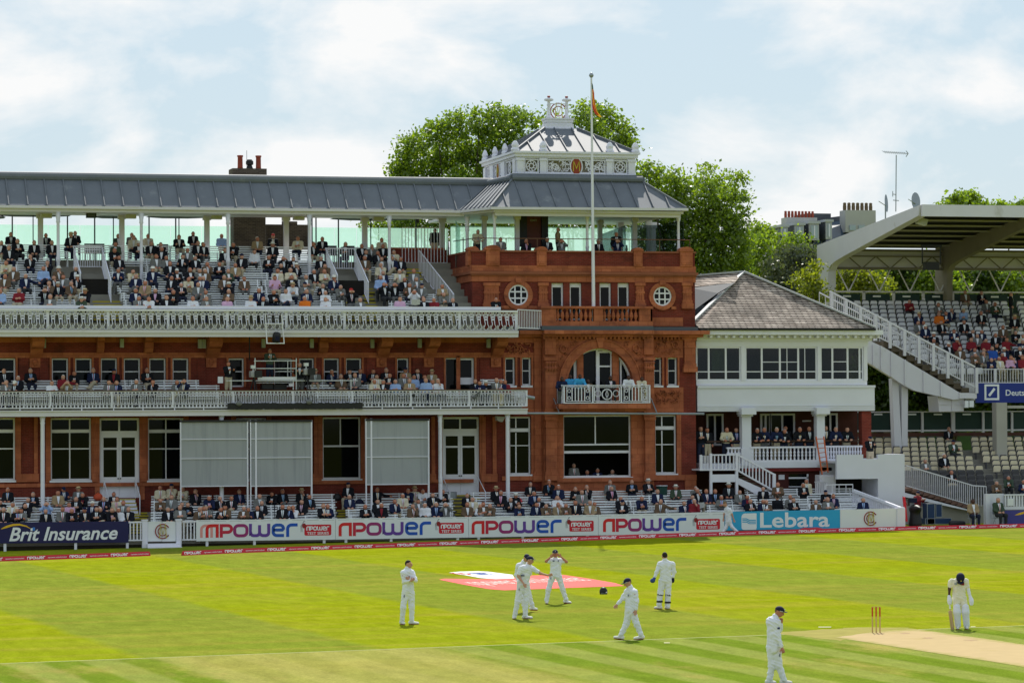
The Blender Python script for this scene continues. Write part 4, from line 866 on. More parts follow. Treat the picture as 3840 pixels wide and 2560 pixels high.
# --- chimney behind the main roof
YC = 8.2; mb = MB(); a, b = X0(876, YC, 800), X0(996, YC, 800); zc = Z0(652, YC, 930); zc1 = Z0(632, YC, 930)
mb.box(a, b, YC, YC+1.1, UP_T[-1][1]-.5, zc-.1); mb.box(a-.06, b+.06, YC-.06, YC+1.16, zc-.1, zc1)
CH = part('chimney_stack', mb, M_stock, PAV)
for x in (900.5, 969): X = X0(x, YC+.4, 600); m2 = MB(); m2.lathe(X, YC+.4, [(.16, zc1), (.14, zc1+.1), (.13, Z0(588, YC, 930)), (.16, Z0(586, YC, 930)), (.16, Z0(581, YC, 930)), (.11, Z0(581, YC, 930))], 12); part('clay_pot', m2, M_pot, CH, True)
m2 = MB(); X = X0(936, YC+.4, 600); m2.lathe(X, YC+.4, [(.2, zc1), (.12, zc1+.2), (.2, zc1+.24), (.2, zc1+.4), (.12, zc1+.5)], 10); m2.tube([(X-.15, YC+.4, zc1), (X-.15, YC+.4, Z0(562, YC, 930))], .012, 4); part('cowl_and_aerial', m2, M_dark, CH)
mb = MB(); mb.pb(998, 842, 1160, 935, 9.2, .4); mb.pb(1060, 830, 1115, 843, 9.2, .3); part('roof_plant_wall', mb, M_stock, PAV)
# glass screens at the back of the terrace
ZT0 = UP_T[-1][1]+.05
segs = [(-60, 300, 843), (300, 640, 846), (640, 872, 848), (1170, 1420, 854), (1420, 1680, 856)]
for (x0, x1, yt) in segs:
    a, b = X0(x0, 9.6, 880), X0(x1, 9.6, 880); zt = Z0(yt, 9.6, (x0+x1)/2); mb = MB(); n = max(1, round((b-a)/1.45)); W = (b-a)/n
    o = MB()
    for i in range(n+1): o.tube([(a+W*i, 9.7, ZT0), (a+W*i, 9.7, ZT0+.95)], .03, 5); o.tube([(a+W*i-.08, 9.62, ZT0+1.0), (a+W*i, 9.7, ZT0+.85), (a+W*i+.08, 9.62, ZT0+1.0)], .025, 5)
    of = part('screen_bracket', o, M_steel, PAV)
    for i in range(n): mb.box(a+W*i+.012, a+W*(i+1)-.012, 9.6, 9.615, ZT0+.05, zt)
    part('glass_screen', mb, M_gg, of)
o = MB(); o.tube([(X0(1740, 3.2), 3.2, ZTF), (X0(1740, 3.2), 3.2, ZTF+1.9)], .03, 5); of = part('screen_post', o, M_steel, PAV)
mb = MB(); zt = Z0(850, 9.6, 2000)
mb.box(X0(1690, 9.6, 880), XR-.5, 9.6, 9.615, ZTF+.05, zt)
q1, q2 = at(1725, 855, 9.4), at(1744, 850, 1.2); mb.slab([(q1.x, 9.4, ZTF+.05), (q2.x, 3.3, ZTF+.05), (q2.x, 3.3, zt-.1), (q1.x, 9.4, zt-.1)], .012)
part('glass_screen', mb, M_gg, of)
mb = MB(); mb.slab([(X0(2250, 8), 8, ZTF), (X0(2350, 5.5), 5.5, ZTF), (X0(2350, 5.5), 5.5, zg-.5), (X0(2250, 8), 8, zg-.9)], .012); mb.box(X0(2370, 5.2), XR-.4, 5.2, 5.215, ZTF, zg-.5); mb.box(XR-.42, XR-.4, .6, 5.2, ZTF, zg-.5)
part('clear_glass_screen', mb, M_clear, of)
# ================================================================ helpers for other planes
def atX(x, y, X):
    d = ray(x, y); return CAM + d*((X-CAM.x)/d.x)
# ================================================================ WHITE ANNEXE
ANX = thing('annexe', 'white rendered two-storey annexe with hipped slate roof and glazed upper room beside the brick tower', 'building', (18, 0, 0)); PAV_ = PAV
Yw = .3; aL = X0(2612, Yw); aR = X0(3270, Yw)
zz = lambda y, x=2940, Y=Yw: at(x, y, Y).z
mb = MB(); mb.box(aL, X0(3276, Yw), Yw-.15, Yw+.2, zz(1541), zz(1454)); mb.box(aL, X0(3278, Yw), Yw-.22, Yw+.2, zz(1454)+.002, zz(1445))
for y in (1520, 1527, 1534): mb.box(aL, X0(3277, Yw), Yw-.19+.01*(y-1520)/7, Yw-.15, zz(y+2), zz(y))
part('apron_wall', mb, M_wall, ANX)
mb = MB(); mb.box(X0(3258, Yw), X0(3276, Yw), Yw+.2, 6.5, zz(1541), zz(1446)); mb.box(aL, X0(3258, Yw), Yw+.2, 6.5, zz(1541), zz(1530)); part('side_wall_and_floor', mb, M_wall, ANX)
mb = MB(); mb.box(aL, X0(3252, Yw), Yw, Yw+.15, zz(1444), zz(1426)); mb.box(aL, X0(3258, Yw), Yw-.02, Yw+.25, zz(1300), zz(1279)); mb.box(aL, X0(3270, Yw), Yw-.10, Yw+.25, zz(1279)+.002, zz(1268)); part('window_head_and_sill', mb, M_white, ANX)
mb = MB(); mb.box(aL, X0(3290, Yw), Yw-.3, Yw+.25, zz(1268)+.002, zz(1258)); mb.box(aL, X0(3312, Yw-.7), Yw-.75, Yw-.3, zz(1256), zz(1238)); mb.box(aL, X0(3305, Yw-.7), Yw-.65, Yw+.3, zz(1258)+.002, zz(1256)-.003); part('eaves_fascia', mb, M_white, ANX)
n = 23
for i in range(n):
    x = 2664+(3292-2664)*i/(n-1); mb = MB(); c = X0(x, Yw-.4); mb.box(c-.07, c+.07, Yw-.60, Yw-.3, zz(1268)+.004, zz(1259)); part('eaves_dentil', mb, M_white, ANX)
for (x0, x1, vs, lows) in ((2612, 2780, (2660, 2724), 0), (2796, 3066, (2859, 2927, 2996), 1), (3078, 3240, (3124, 3181, 3226), 2)):
    mb = MB(); a, b = X0(x0, Yw), X0(x1, Yw); zt, zb = zz(1300), zz(1426); frame_rect(mb, a, b, zb, zt, Yw+.05, .08, .1); z = zz(1393); mb.box(a+.08, b-.08, Yw+.06, Yw+.13, z-.025, z+.025)
    for v in vs: X = X0(v, Yw); mb.box(X-.05, X+.05, Yw+.056, Yw+.135, zb+.08, zt-.08)
    if lows == 1:
        for v in (2954, 3021): X = X0(v, Yw); mb.box(X-.02, X+.02, Yw+.07, Yw+.12, zb+.08, zt-.08)
        z = zz(1357); mb.box(X0(2862, Yw), X0(2994, Yw), Yw+.066, Yw+.126, z-.02, z+.02)
    if lows == 2: z = zz(1356); mb.box(X0(3126, Yw), X0(3180, Yw), Yw+.066, Yw+.126, z-.02, z+.02)
    o = part('window', mb, M_white, ANX); g = MB(); g.box(a+.04, b-.04, Yw+.09, Yw+.10, zb+.04, zt-.04)
    part('pane', g, M_glass2 if 'M_glass2' in globals() else M_clear, o)
mb = MB()
for x0, x1 in ((2780, 2796), (3066, 3078), (3240, 3253)): mb = MB(); mb.pb(x0, 1300, x1, 1426, Yw-.03, .2); part('window_post', mb, M_white, ANX)
# room behind the upper glazing: back wall, desk, pale blind
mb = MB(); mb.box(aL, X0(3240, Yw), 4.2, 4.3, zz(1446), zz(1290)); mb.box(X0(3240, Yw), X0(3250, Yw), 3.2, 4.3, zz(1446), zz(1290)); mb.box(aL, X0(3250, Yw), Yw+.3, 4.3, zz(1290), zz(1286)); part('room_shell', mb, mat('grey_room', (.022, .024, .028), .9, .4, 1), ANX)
mb = MB(); mb.pb(2640, 1395, 2790, 1440, Yw+1.2, .6); mb.pb(2880, 1392, 3060, 1440, Yw+1.4, .6); part('counter', mb, mat('counter_wood', (.20, .055, .025), .6, .2, 3), ANX)
mb = MB(); mb.pb(2668, 1303, 2722, 1388, Yw+.3, .02); part('window_blind', mb, mat('cream_blind', (.62, .58, .38), .8, .25, 5), ANX)
# slate roof
YEv = Yw-.75; ap = at(2788, 1021, 3.6); rl = at(2560, 1040, 3.9); L1 = at(2622, 1229, YEv); R1 = at(3282, 1230, YEv); R2 = Vector((R1.x, 8.0, R1.z)); Lh = at(2600, 1206, .3)
mb = MB(); mb.slab([L1, R1, ap], .08); mb.slab([L1, ap, Lh], .08); mb.slab([R1, R2, ap], .08); part('slate_roof', mb, M_slate, ANX)
mb = MB(); mb.slab([ap, rl, Vector((rl.x, rl.y-1.2, rl.z-.55)), Vector((ap.x-.9, ap.y-1.2, ap.z-.60))], .06); part('slate_side_roof', mb, M_slate, ANX)
mb = MB(); mb.slab([Lh+Vector((-1.2, .3, -.3)), at(2690, 1100, 1.9), Vector((ap.x-.9, ap.y-1.25, ap.z-.62)), Vector((rl.x, rl.y-1.25, rl.z-.62))], .05); part('lead_dormer_cheek', mb, M_leadd, ANX)
mb = MB(); 
for p, q in ((ap, R1), (ap, Lh), (ap, rl)): mb.beam(p+Vector((0, -.03, .05)), q+Vector((0, -.03, .05)), .20, .09)
part('lead_hip', mb, mat('pale_lead', (.40, .41, .43), .5, .1, 3), ANX)
mb = MB(); mb.beam(L1+Vector((0, -.05, -.06)), R1+Vector((0, -.05, -.06)), .14, .13); part('black_gutter', mb, M_dark, ANX)
mb = MB(); mb.box(rl.x, ap.x-.8, 3.0, 7.0, zz(1240), rl.z-.75); mb.box(Lh.x, ap.x-1.6, 1.6, 3.0, zz(1240), Lh.z+.9); part('dormer_body', mb, M_leadd, ANX)
# lower loggia
for x0, x1 in ((2780, 2814), (3060, 3090)):
    mb = MB(); a, b = X0(x0, Yw), X0(x1, Yw); mb.box(a, b, Yw-.1, Yw+.35, zz(1680), zz(1541)-.002); mb.box(a-.15, b+.15, Yw-.5, Yw+.35, zz(1553), zz(1528)); mb.box(a-.08, b+.08, Yw-.18, Yw+.4, zz(1560), zz(1553)-.002); mb.box(a-.05, b+.12, Yw-.12, Yw+.4, zz(1745), zz(1680)); part('loggia_column', mb, M_wall, ANX)
mb = MB(); mb.pb(3233, 1541, 3268, 1860, Yw, .5); part('brick_column', mb, M_brick, ANX)
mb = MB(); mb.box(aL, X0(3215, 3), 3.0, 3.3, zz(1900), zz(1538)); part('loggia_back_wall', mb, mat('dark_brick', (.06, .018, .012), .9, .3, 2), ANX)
for x0, x1 in ((2648, 2712), (2850, 2890), (2885, 2980), (3085, 3140)):
    mb = MB(); a, b = X0(x0, 2.9), X0(x1, 2.9); zt, zb = zz(1550, 2900, 2.9), zz(1668, 2900, 2.9); frame_rect(mb, a, b, zb, zt, 2.86, .1, .1); m_ = (a+b)/2; mb.box(m_-.05, m_+.05, 2.87, 2.95, zb+.1, zt-.1); o = part('glazed_door', mb, M_cream, ANX); g = MB(); g.box(a+.05, b-.05, 2.92, 2.93, zb+.05, zt-.05); part('pane', g, M_glass, o)
mb = MB(); mb.pb(3009, 1575, 3042, 1580, 2.95, .03); part('wall_sign', mb, M_cream, ANX)
ZLog = zz(1735)
mb = MB(); mb.box(aL+.1, X0(3235, Yw), Yw-.05, 3.0, ZLog-.25, ZLog); mb.pb(2810, 1731, 3066, 1753, Yw-.15, .2); part('loggia_floor', mb, M_wall, ANX)
mb = MB(); mb.pb(2790, 1753, 3120, 1766, Yw-.1, .2); part('red_beam', mb, mat('oxide_red', (.16, .012, .012), .6, .1, 2), ANX)
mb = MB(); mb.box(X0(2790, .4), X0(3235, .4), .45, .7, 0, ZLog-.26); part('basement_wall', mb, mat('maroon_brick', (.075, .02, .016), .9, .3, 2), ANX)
mb = MB(); mb.pb(2960, 1776, 3030, 1850, .38, .03); o = part('dark_window', mb, M_glass, ANX)
m2 = MB(); m2.pb(2958, 1788, 3032, 1794, .34, .05); m2.pb(3026, 1776, 3032, 1850, .34, .05); m2.pb(2958, 1822, 3032, 1825, .35, .04); part('frame', m2, M_wall, o)
m2 = MB(); m2.pb(2920, 1779, 2942, 1797, .42, .02); part('paper_notice', m2, M_wall, ANX)
def balus(mb, x0, x1, ytop, ybot, Y, nb, rail=4):
    a, b = X0(x0, Y), X0(x1, Y); zt, zb = zz(ytop, (x0+x1)/2, Y), zz(ybot, (x0+x1)/2, Y)
    mb.box(a, b, Y-.05, Y+.12, zt-.09, zt); mb.box(a, b, Y-.04, Y+.1, zb, zb+.10)
    for i in range(nb): X = a+(b-a)*(i+.5)/nb; mb.lathe(X, Y+.03, [(.05, zb+.1), (.05, zb+.18), (.035, zb+.22), (.07, zb+.32), (.045, (zb+zt)/2), (.07, zt-.32), (.035, zt-.22), (.05, zt-.17), (.05, zt-.09)], 6)
mb = MB(); balus(mb, 2812, 3058, 1673, 1731, Yw-.1, 17); part('white_balustrade', mb, M_white, ANX)
mb = MB(); mb.pb(2650, 1650, 3240, 1656, Yw+.25, .12)
for x in (2900, 2978, 3156): mb.pb(x-1, 1656, x+2, 1675, Yw+.3, .04)
part('timber_handrail', mb, mat('dark_timber_rail', (.05, .022, .015), .6, .2, 3), ANX)
mb = MB(); balus(mb, 3090, 3232, 1670, 1735, Yw, 14); part('white_balustrade', mb, M_white, ANX)
mb = MB(); balus(mb, 2724, 2776, 1676, 1705, Yw, 4); part('white_balustrade', mb, M_white, ANX)
# outside stair
Ys = -1.3
ST = thing('white_staircase', 'white timber staircase with balusters going down from the loggia of the annexe', 'staircase', (at(2790, 1900, Ys).x, Ys, 0), )
def K(u, v): return 2600+u/2.94, 1640+v/2.94
mb = MB(); p = K(190, 405); q = K(490, 490); mb.pb(p[0], p[1], q[0], q[1], Ys, .12); p = K(70, 345); q = K(480, 362); mb.pb(p[0], p[1], q[0], q[1], Ys-.05, 1.3); part('landing', mb, M_white, ST)
for u0, v0, u1, v1 in ((185, 175, 210, 640), (468, 175, 495, 640), (880, 400, 910, 600), (75, 190, 97, 360)):
    mb = MB(); p = K(u0, v0); q = K(u1, v1); mb.pb(p[0], p[1], q[0], q[1], Ys-.03, .16); part('newel_post', mb, M_white, ST)
mb = MB(); p = K(210, 183); q = K(468, 198); mb.pb(p[0], p[1], q[0], q[1], Ys, .1); 
for i in range(6): u = 230+42*i; p = K(u, 198); q = K(u+12, 345); mb.pb(p[0], p[1], q[0], q[1], Ys+.02, .05)
for i in range(5): u = 100+17*i; p = K(u, 198); q = K(u+7, 345); mb.pb(p[0], p[1], q[0], q[1], Ys+.02, .05)
part('landing_balustrade', mb, M_white, ST)
mb = MB(); A1 = at(*K(490, 188), Ys); A2_ = at(*K(900, 410), Ys); B1 = at(*K(490, 360), Ys); B2 = at(*K(900, 590), Ys); off = Vector((0, .06, 0))
mb.beam(A1+off, A2_+off, .1, .09); mb.beam(B1+off, B2+off, .1, .08)
for i in range(11): t = (i+.5)/11; mb.beam(A1.lerp(A2_, t)+off, B1.lerp(B2, t)+off, .06, .06)
part('stair_balustrade', mb, M_white, ST)
mb = MB(); S1_ = at(*K(495, 440), Ys); S2_ = at(*K(495, 510), Ys); S3_ = at(*K(760, 660), Ys); S4_ = at(*K(900, 620), Ys)
mb.prism([(S1_.x, S1_.z), (S4_.x, S4_.z), (S3_.x, S3_.z), (S2_.x, S2_.z)], Ys+.1, Ys+.2); part('stringer', mb, M_white, ST)
mb = MB()
for i in range(8): t = i/8; c = B1.lerp(B2, t); mb.box(c.x, c.x+.42, Ys+.2, Ys+1.3, c.z-.25-.03, c.z-.25)
part('treads', mb, M_step, ST)
# ladder
mb = MB(); la = at(3060, 1636, -.3); lb = at(3083, 1778, -1.1); la2 = at(3089, 1636, -.3); lb2 = at(3105, 1770, -1.1); mb.beam(la, lb, .06, .06); mb.beam(la2, lb2, .06, .06)
LD = mb.build('ladder', M_rope); tag(LD, 'orange metal ladder leaning on the white balcony of the annexe', 'ladder')
mb = MB()
for i in range(8): t = (i+.5)/8; mb.tube([la.lerp(lb, t), la2.lerp(lb2, t)], .02, 5)
part('rungs', mb, M_rope, LD)
# camera platform
Yp = -2.2
CP = thing('camera_platform', 'plain white camera platform with dark doorway right of the annexe', 'platform', (at(3260, 1960, Yp).x, Yp, 0))
mb = MB(); Zg = -.3; h = [(at(3138, 1830, Yp).x, at(3293, 1830, Yp).x, zz(1863, 3200, Yp), zz(1795, 3200, Yp)), (at(3237, 1712, Yp).x, at(3292, 1712, Yp).x, zz(1720, 3260, Yp), 20)]
wall_holes(mb, at(3138, 1800, Yp).x, at(3393, 1800, Yp).x, Zg, zz(1703, 3260, Yp), h, Yp, .2)
mb.box(at(3138, 1800, Yp).x, at(3393, 1800, Yp).x, Yp+2.4, Yp+2.6, Zg, zz(1720, 3260, Yp)); mb.box(at(3393, 1800, Yp).x-.2, at(3393, 1800, Yp).x-.002, Yp+.2, Yp+2.4, Zg, zz(1703, 3260, Yp)); mb.box(at(3293, 1800, Yp).x, at(3293, 1800, Yp).x+.2, Yp+.2, Yp+2.4, Zg, zz(1725, 3260, Yp)); mb.box(at(3138, 1800, Yp).x, at(3393, 1800, Yp).x-.2, Yp+.2, Yp+2.4, zz(1735, 3260, Yp), zz(1727, 3260, Yp))
part('platform_walls', mb, M_wall, CP); ZPl = zz(1727, 3260, Yp)
mb = MB(); mb.box(at(3138, 1800, Yp).x-.0, at(3290, 1800, Yp).x, Yp+2.3, Yp+2.38, Zg, zz(1795, 3200, Yp)); part('recess_shade_panel', mb, M_room, CP)  # dark sheet before the rear wall, standing for the doorway's shade
mb = MB(); mb.pb(3074, 1780, 3134, 1850, Yp+.9, .7); mb.pb(3080, 1784, 3128, 1812, Yp+.86, .04); o = mb.build('plastic_bin', M_cream); tag(o, 'cream plastic equipment cupboard standing beside the camera platform doorway', 'cupboard')
mb = MB()
for i in range(7): x = 3058+i*6.5; mb.pb(x, 1806, x+3, 1850, Yp+.6, .05)
mb.pb(3056, 1804, 3102, 1808, Yp+.6, .06); o = mb.build('folding_gate', M_cream); tag(o, 'cream picket gate in front of the plastic cupboard', 'gate')
mb = MB(); railing(mb, (X0(3095, -2.9, 1830), -2.9), (X0(3198, -2.9, 1830), -2.9), zz(1850, 3150, -2.9), zz(1816, 3150, -2.9), 'plain', .3); o = mb.build('metal_railing', M_wcast); tag(o, 'short white metal railing behind the benches at the platform doorway', 'railing')
# sloping balustrade and end of the enclosure
a_ = at(3199, 1838, -3.0); b_ = at(3389, 1909, -5.4)
SB = mb = MB(); mb.beam(a_, b_, .22, .13); n = 26
for i in range(n): t = i/n; c = a_.lerp(b_, t); mb.beam(c, Vector((c.x, c.y, c.z-.85)), .06, .06)
mb.beam(a_+Vector((0, 0, -.85)), b_+Vector((0, 0, -.85)), .1, .08)
o = mb.build('sloping_balustrade', M_wcast); tag(o, 'white sloping balustrade running down beside the last benches to the end post', 'balustrade')
# ================================================================ FRONT FENCE AND BOARDS
FA = Vector((-26, -5.62, -.17)); FB = Vector((20, -5.62, .29)); FE = (FB-FA); FE.z = 0; FLEN = FE.length; FE.normalize(); FNn = Vector((-FE.y, FE.x, 0))
if FNn.y < 0: FNn = -FNn
def fpt(x, y):       # ray with the fence plane -> (distance along, height)
    d = ray(x, y); t = (FA-CAM).dot(FNn)/d.dot(FNn); p = CAM+d*t; return (p-FA).dot(FE), p.z
def ffn(s, z, y): q = FA+FE*s+FNn*y; return (q.x, q.y, z)
class FM(MB):
    def fb(s, x0, y0, x1, y1, o0, o1, mi=0):
        a = fpt(x0, (y0+y1)/2)[0]; b = fpt(x1, (y0+y1)/2)[0]; zt = fpt((x0+x1)/2, y0)[1]; zb = fpt((x0+x1)/2, y1)[1]
        s.raw(a, b, o0, o1, zb, zt, mi)
    def raw(s, a, b, o0, o1, zb, zt, mi=0, zt2=None, zb2=None):
        zt2 = zt if zt2 is None else zt2; zb2 = zb if zb2 is None else zb2
        P = [ffn(a, zb, o0), ffn(b, zb2, o0), ffn(b, zb2, o1), ffn(a, zb, o1), ffn(a, zt, o0), ffn(b, zt2, o0), ffn(b, zt2, o1), ffn(a, zt, o1)]
        s.add(P, [(0, 3, 2, 1), (4, 5, 6, 7), (0, 1, 5, 4), (1, 2, 6, 5), (2, 3, 7, 6), (3, 0, 4, 7)], mi)
    def quadboard(s, x0, yt0, yb0, x1, yt1, yb1, o0, o1, mi=0):
        a, zt = fpt(x0, yt0); zb = fpt(x0, yb0)[1]; b, zt2 = fpt(x1, yt1); zb2 = fpt(x1, yb1)[1]; s.raw(a, b, o0, o1, zb, zt, mi, zt2, zb2); return a, b, zt, zb, zt2, zb2
def arcpts(cx, cy, r, a0, a1, n=5): return [(cx+r*cos(a0+(a1-a0)*i/n), cy+r*sin(a0+(a1-a0)*i/n)) for i in range(n+1)]
LN = {'n': ([[(.11, 0), (.11, .62)]+arcpts(.38, .62, .27, pi, pi/2)+[(.62, .89)]+[(.79, .89), (.79, 0)]], .95),
      'p': ([[(.11, 0), (.11, .89), (.55, .89)]+arcpts(.55, .64, .25, pi/2, -pi/2, 8)[1:]+[(.22, .39)]], .95),
      'o': ([arcpts(.32, .62, .26, pi/2, pi)+arcpts(.32, .38, .26, pi, 1.5*pi)+arcpts(.62, .38, .26, 1.5*pi, 2*pi)+arcpts(.62, .62, .26, 0, pi/2)], 1.02),
      'w': ([[(.1, 1), (.1, .32)]+arcpts(.32, .33, .21, pi, 1.5*pi, 4)+[(.45, .12)]+arcpts(.50, .33, .21, 1.5*pi, 2*pi, 4)+[(.71, .9)], [(.76, .30)]+arcpts(.95, .33, .21, 1.15*pi, 1.5*pi, 4)+[(1.1, .12)]+arcpts(1.12, .33, .21, 1.5*pi, 2*pi, 4)+[(1.33, 1)]], 1.52),
      'e': ([[(.12, .52), (.72, .52), (.80, .62)]+arcpts(.55, .64, .25, 0, pi/2, 5)+arcpts(.36, .64, .25, pi/2, pi, 5)+arcpts(.36, .36, .25, pi, 1.5*pi, 5)+[(.84, .11)]], .98),
      'r': ([[(.11, 0), (.11, .62)]+arcpts(.38, .62, .27, pi, pi/2)+[(.78, .89)]], .82)}
NPW = sum(LN[c][1] for c in 'npower')
def logo(mb, s0, z0, width, height, o, fn, cols=(0,)*6, dz=0.0):
    x = 0
    for k, c in enumerate('npower'):
        st, adv = LN[c]
        for q, pts in enumerate(st):
            P = [(s0+(x+p[0])/NPW*width, z0+dz*(x+p[0])/NPW*width+p[1]*height) for p in pts]
            mb.stroke(P, .23*height, o-.004-.004*q, o, cols[k], closed=(c == 'o'), fn=fn)
        x += adv
LC = [mat('logo_red', (.62, .02, .02), .5, .03, 2), mat('logo_crimson', (.52, .02, .05), .5, .03, 2), mat('logo_plum', (.30, .03, .15), .5, .03, 2), mat('logo_violet', (.13, .05, .30), .5, .03, 2), mat('logo_blue', (.02, .09, .42), .5, .03, 2), mat('logo_deep_blue', (.01, .08, .45), .5, .03, 2)]
M_bwhite = mat('board_white', (.74, .76, .77), .45, .04, 1.5); M_navy = mat('board_navy', (.012, .012, .075), .4, .1, 1.5)
M_badge = mat('badge_red', (.58, .015, .03), .5, .05, 2); M_letw = mat('lettering_white', (.78, .80, .82), .5, .03, 2); M_yelp = mat('swoosh_yellow', (.72, .42, .02), .5, .05, 2); M_shad = mat('grey_print', (.35, .36, .37), .6, .1, 3)
def posts(parent, xs, yb=None):
    for x in xs:
        mb = FM(); s, z = fpt(x, 2000); g_ = gz(ffn(s, 0, 0)[0]); mb.raw(s-.06, s+.06, .02, .14, g_-.05, g_+.7); part('support_post', mb, M_white, parent)
def board(name, label, x0, yt0, yb0, x1, yt1, yb1, m, cat='advertising board', group=None):
    mb = FM(); r = mb.quadboard(x0, yt0, yb0, x1, yt1, yb1, -.02, .04); o = mb.build(name, m); tag(o, label, cat, group); return o, r
BR, (a, b, zt, zb, zt2, zb2) = board('advertising_board', 'dark navy advertising board with white Brit Insurance lettering and yellow swoosh', -60, 1959, 2037, 482, 1953, 2033, M_navy)
def bs(x, y): return fpt(x, y)
mb = FM(); s0, z0 = bs(34, 2030); s1, z1 = bs(441, 1982); puttext(mb, 'Brit Insurance', s0, -.024, bs(34, 2029)[1], s1-s0, bs(34, 1977)[1]-bs(34, 2029)[1], 0, .28, .022, fn=lambda x, z, y: ffn(x, z+(x-s0)*.004, y)); part('lettering', mb, M_letw, BR)
mb = FM(); P = [bs(3+u, v) for u, v in ((0, 1981), (20, 1970), (45, 1963), (70, 1962), (95, 1969), (112, 1980))]; Q = [bs(3+u, v) for u, v in ((112, 1982), (95, 1974), (70, 1969), (45, 1971), (20, 1979), (2, 1983))]
V = [ffn(p[0], p[1], -.028) for p in P]+[ffn(p[0], p[1], -.028) for p in Q]; mb.add(V, [(i, i+1, 10-i, 11-i) for i in range(5)]); part('yellow_swoosh', mb, M_yelp, BR)
mb = FM(); mb.fb(122, 1976, 131, 1988, -.03, -.024); part('blue_dot', mb, mat('dot_blue', (.05, .2, .6), .5, .05), BR)
posts(BR, (19, 284, 478))
def picket(label, x0, x1, yt, yb):
    mb = FM(); mb.fb(x0, yt, x1, yt+6, -.03, .06); mb.fb(x0, yb-5, x1, yb, -.02, .05); n = max(3, int((x1-x0)/11))
    for i in range(n): x = x0+(x1-x0)*(i+.5)/n; mb.fb(x-2.4, yt+6, x+2.4, yb-5, -.01, .04)
    o = mb.build('picket_fence', M_white); tag(o, label, 'fence'); return o
picket('short white baluster fence between the navy board and the crest gate', 482, 534, 1954, 2027); picket('short white baluster fence between the crest gate and the first logo board', 683, 735, 1951, 2025)
GT = thing('crest_gate', 'white double gate with a crimson and gold crest below two white steps', 'gate', ffn(fpt(605, 2000)[0], 0, 0))
for x in (533, 660):
    mb = FM(); mb.fb(x, 1951 if x < 600 else 1949, x+20, 2058, -.08, .14); mb.fb(x-2, 1947 if x < 600 else 1945, x+22, 1951, -.10, .16); part('gate_post', mb, M_white, GT)
for x0, x1 in ((554, 606.5), (608, 659)):
    mb = FM(); mb.fb(x0, 1956, x1, 2029, -.02, .03); mb.fb(x0+1, 1954, x1-1, 1958, -.035, -.021); mb.fb(x0+1, 2024, x1-1, 2028, -.035, -.021); part('gate_leaf', mb, M_bwhite, GT)
s_, z_ = fpt(609, 1991); monogram(s_, z_, -.06, .34, GT, fn=ffn)
for k, (yt, yb) in enumerate(((2036, 2050), (2048, 2064))):
    mb = FM(); mb.fb(550-k*1, yt, 674+k*1, yb, -.35-.3*k, -.05-.3*k); part('gate_step', mb, M_white, GT)
jo = [(735, 1949, 2028), (1258, 1943.5, 2022), (1757, 1937, 2014), (2243, 1929, 2006), (2716, 1918, 1999)]
whr = ['with doubled first letter', 'second from the left', 'third from the left, behind the bowed fielder', 'touching the sky-blue board']
for k in range(4):
    (x0, yt0, yb0), (x1, yt1, yb1) = jo[k], jo[k+1]
    o, (a, b, zt, zb, zt2, zb2) = board('advertising_board', 'white board with red-to-blue logo, '+whr[k], x0+.6, yt0, yb0, x1-.6, yt1, yb1, M_bwhite, group='white logo boards along the pavilion fence')
    W = b-a; dz = (zb2-zb)/W; H = zt-zb
    fn = lambda s, z, y, dz=dz, a=a: ffn(s, z, y)
    mb = FM(); f0 = (.035, .02, .02, .035)[k]; f1 = (.55, .72, .72, .70)[k]
    if k == 0: f0 = .065; f1 = .73
    logo(mb, a+W*f0, zb+dz*W*f0+H*.16, W*(f1-f0), H*.64, -.024, ffn, (0, 1, 2, 3, 4, 5), dz); part('logo_lettering', mb, LC, o)
    if k == 0: mb = FM(); st = LN['n'][0][0]; w_ = W*(f1-f0); mb.stroke([(a+W*.025+p[0]/NPW*w_, zb+H*.16+p[1]*H*.64) for p in st], .2*H*.64, -.022, -.021, fn=ffn); part('faded_letter', mb, mat('faded_red', (.70, .30, .27), .5, .03, 2), o)
    mb = FM(); q0, q1 = a+W*.775, a+W*.965
    if k == 0: q0, q1 = a+W*.775, a+W*.97
    zc = zb+dz*(q0-a); r = .07
    pts = arcpts(q0+r, zc+H*.28, r, pi, 1.5*pi, 3)+arcpts(q1-r, zc+H*.28, r, 1.5*pi, 2*pi, 3)+arcpts(q1-r, zc+H*.66, r, 0, pi/2, 3)+arcpts(q0+r, zc+H*.66, r, pi/2, pi, 3)
    mb.add([ffn(p[0], p[1], -.026) for p in pts], [tuple(range(len(pts)))]); bo = part('red_badge', mb, M_badge, o)
    mb = FM(); logo(mb, q0+.10, zc+H*.45, (q1-q0)-.2, H*.20, -.030, ffn, (0,)*6, dz); puttext(mb, 'TEST SERIES', q0+.13, -.030, zc+H*.25, (q1-q0)-.26, H*.13, fn=ffn, off=.01); part('badge_lettering', mb, M_letw, bo)
    mb = FM(); cxx, czz = q0-.02, zc+H*.68; mb.add([ffn(cxx+.10*cos(t), czz+.12*sin(t), -.034) for t in [2*pi*i/14 for i in range(14)]], [tuple(range(14))]); part('cricket_ball_print', mb, M_mred, bo)
    mb = FM()
    for q in range(3): mb.stroke([(cxx-.05-.05*q, czz-.3), (cxx-.12-.02*q, czz), (cxx-.0+.03*q, czz+.25)], .02, -.023-.002*q, -.022-.002*q, fn=ffn)
    part('grey_swirl_print', mb, M_shad, bo)
    mb = FM()
    for q in range(9): s0 = a+W*(q+.15)/9; mb.raw(s0, s0+W*.085, -.024, -.021, zb+dz*(s0-a)+H*.935, zb+dz*(s0-a)+H*.95)
    part('small_print', mb, M_shad, o)
    posts(o, [x0+(x1-x0)*f for f in (.08, .42, .92)])
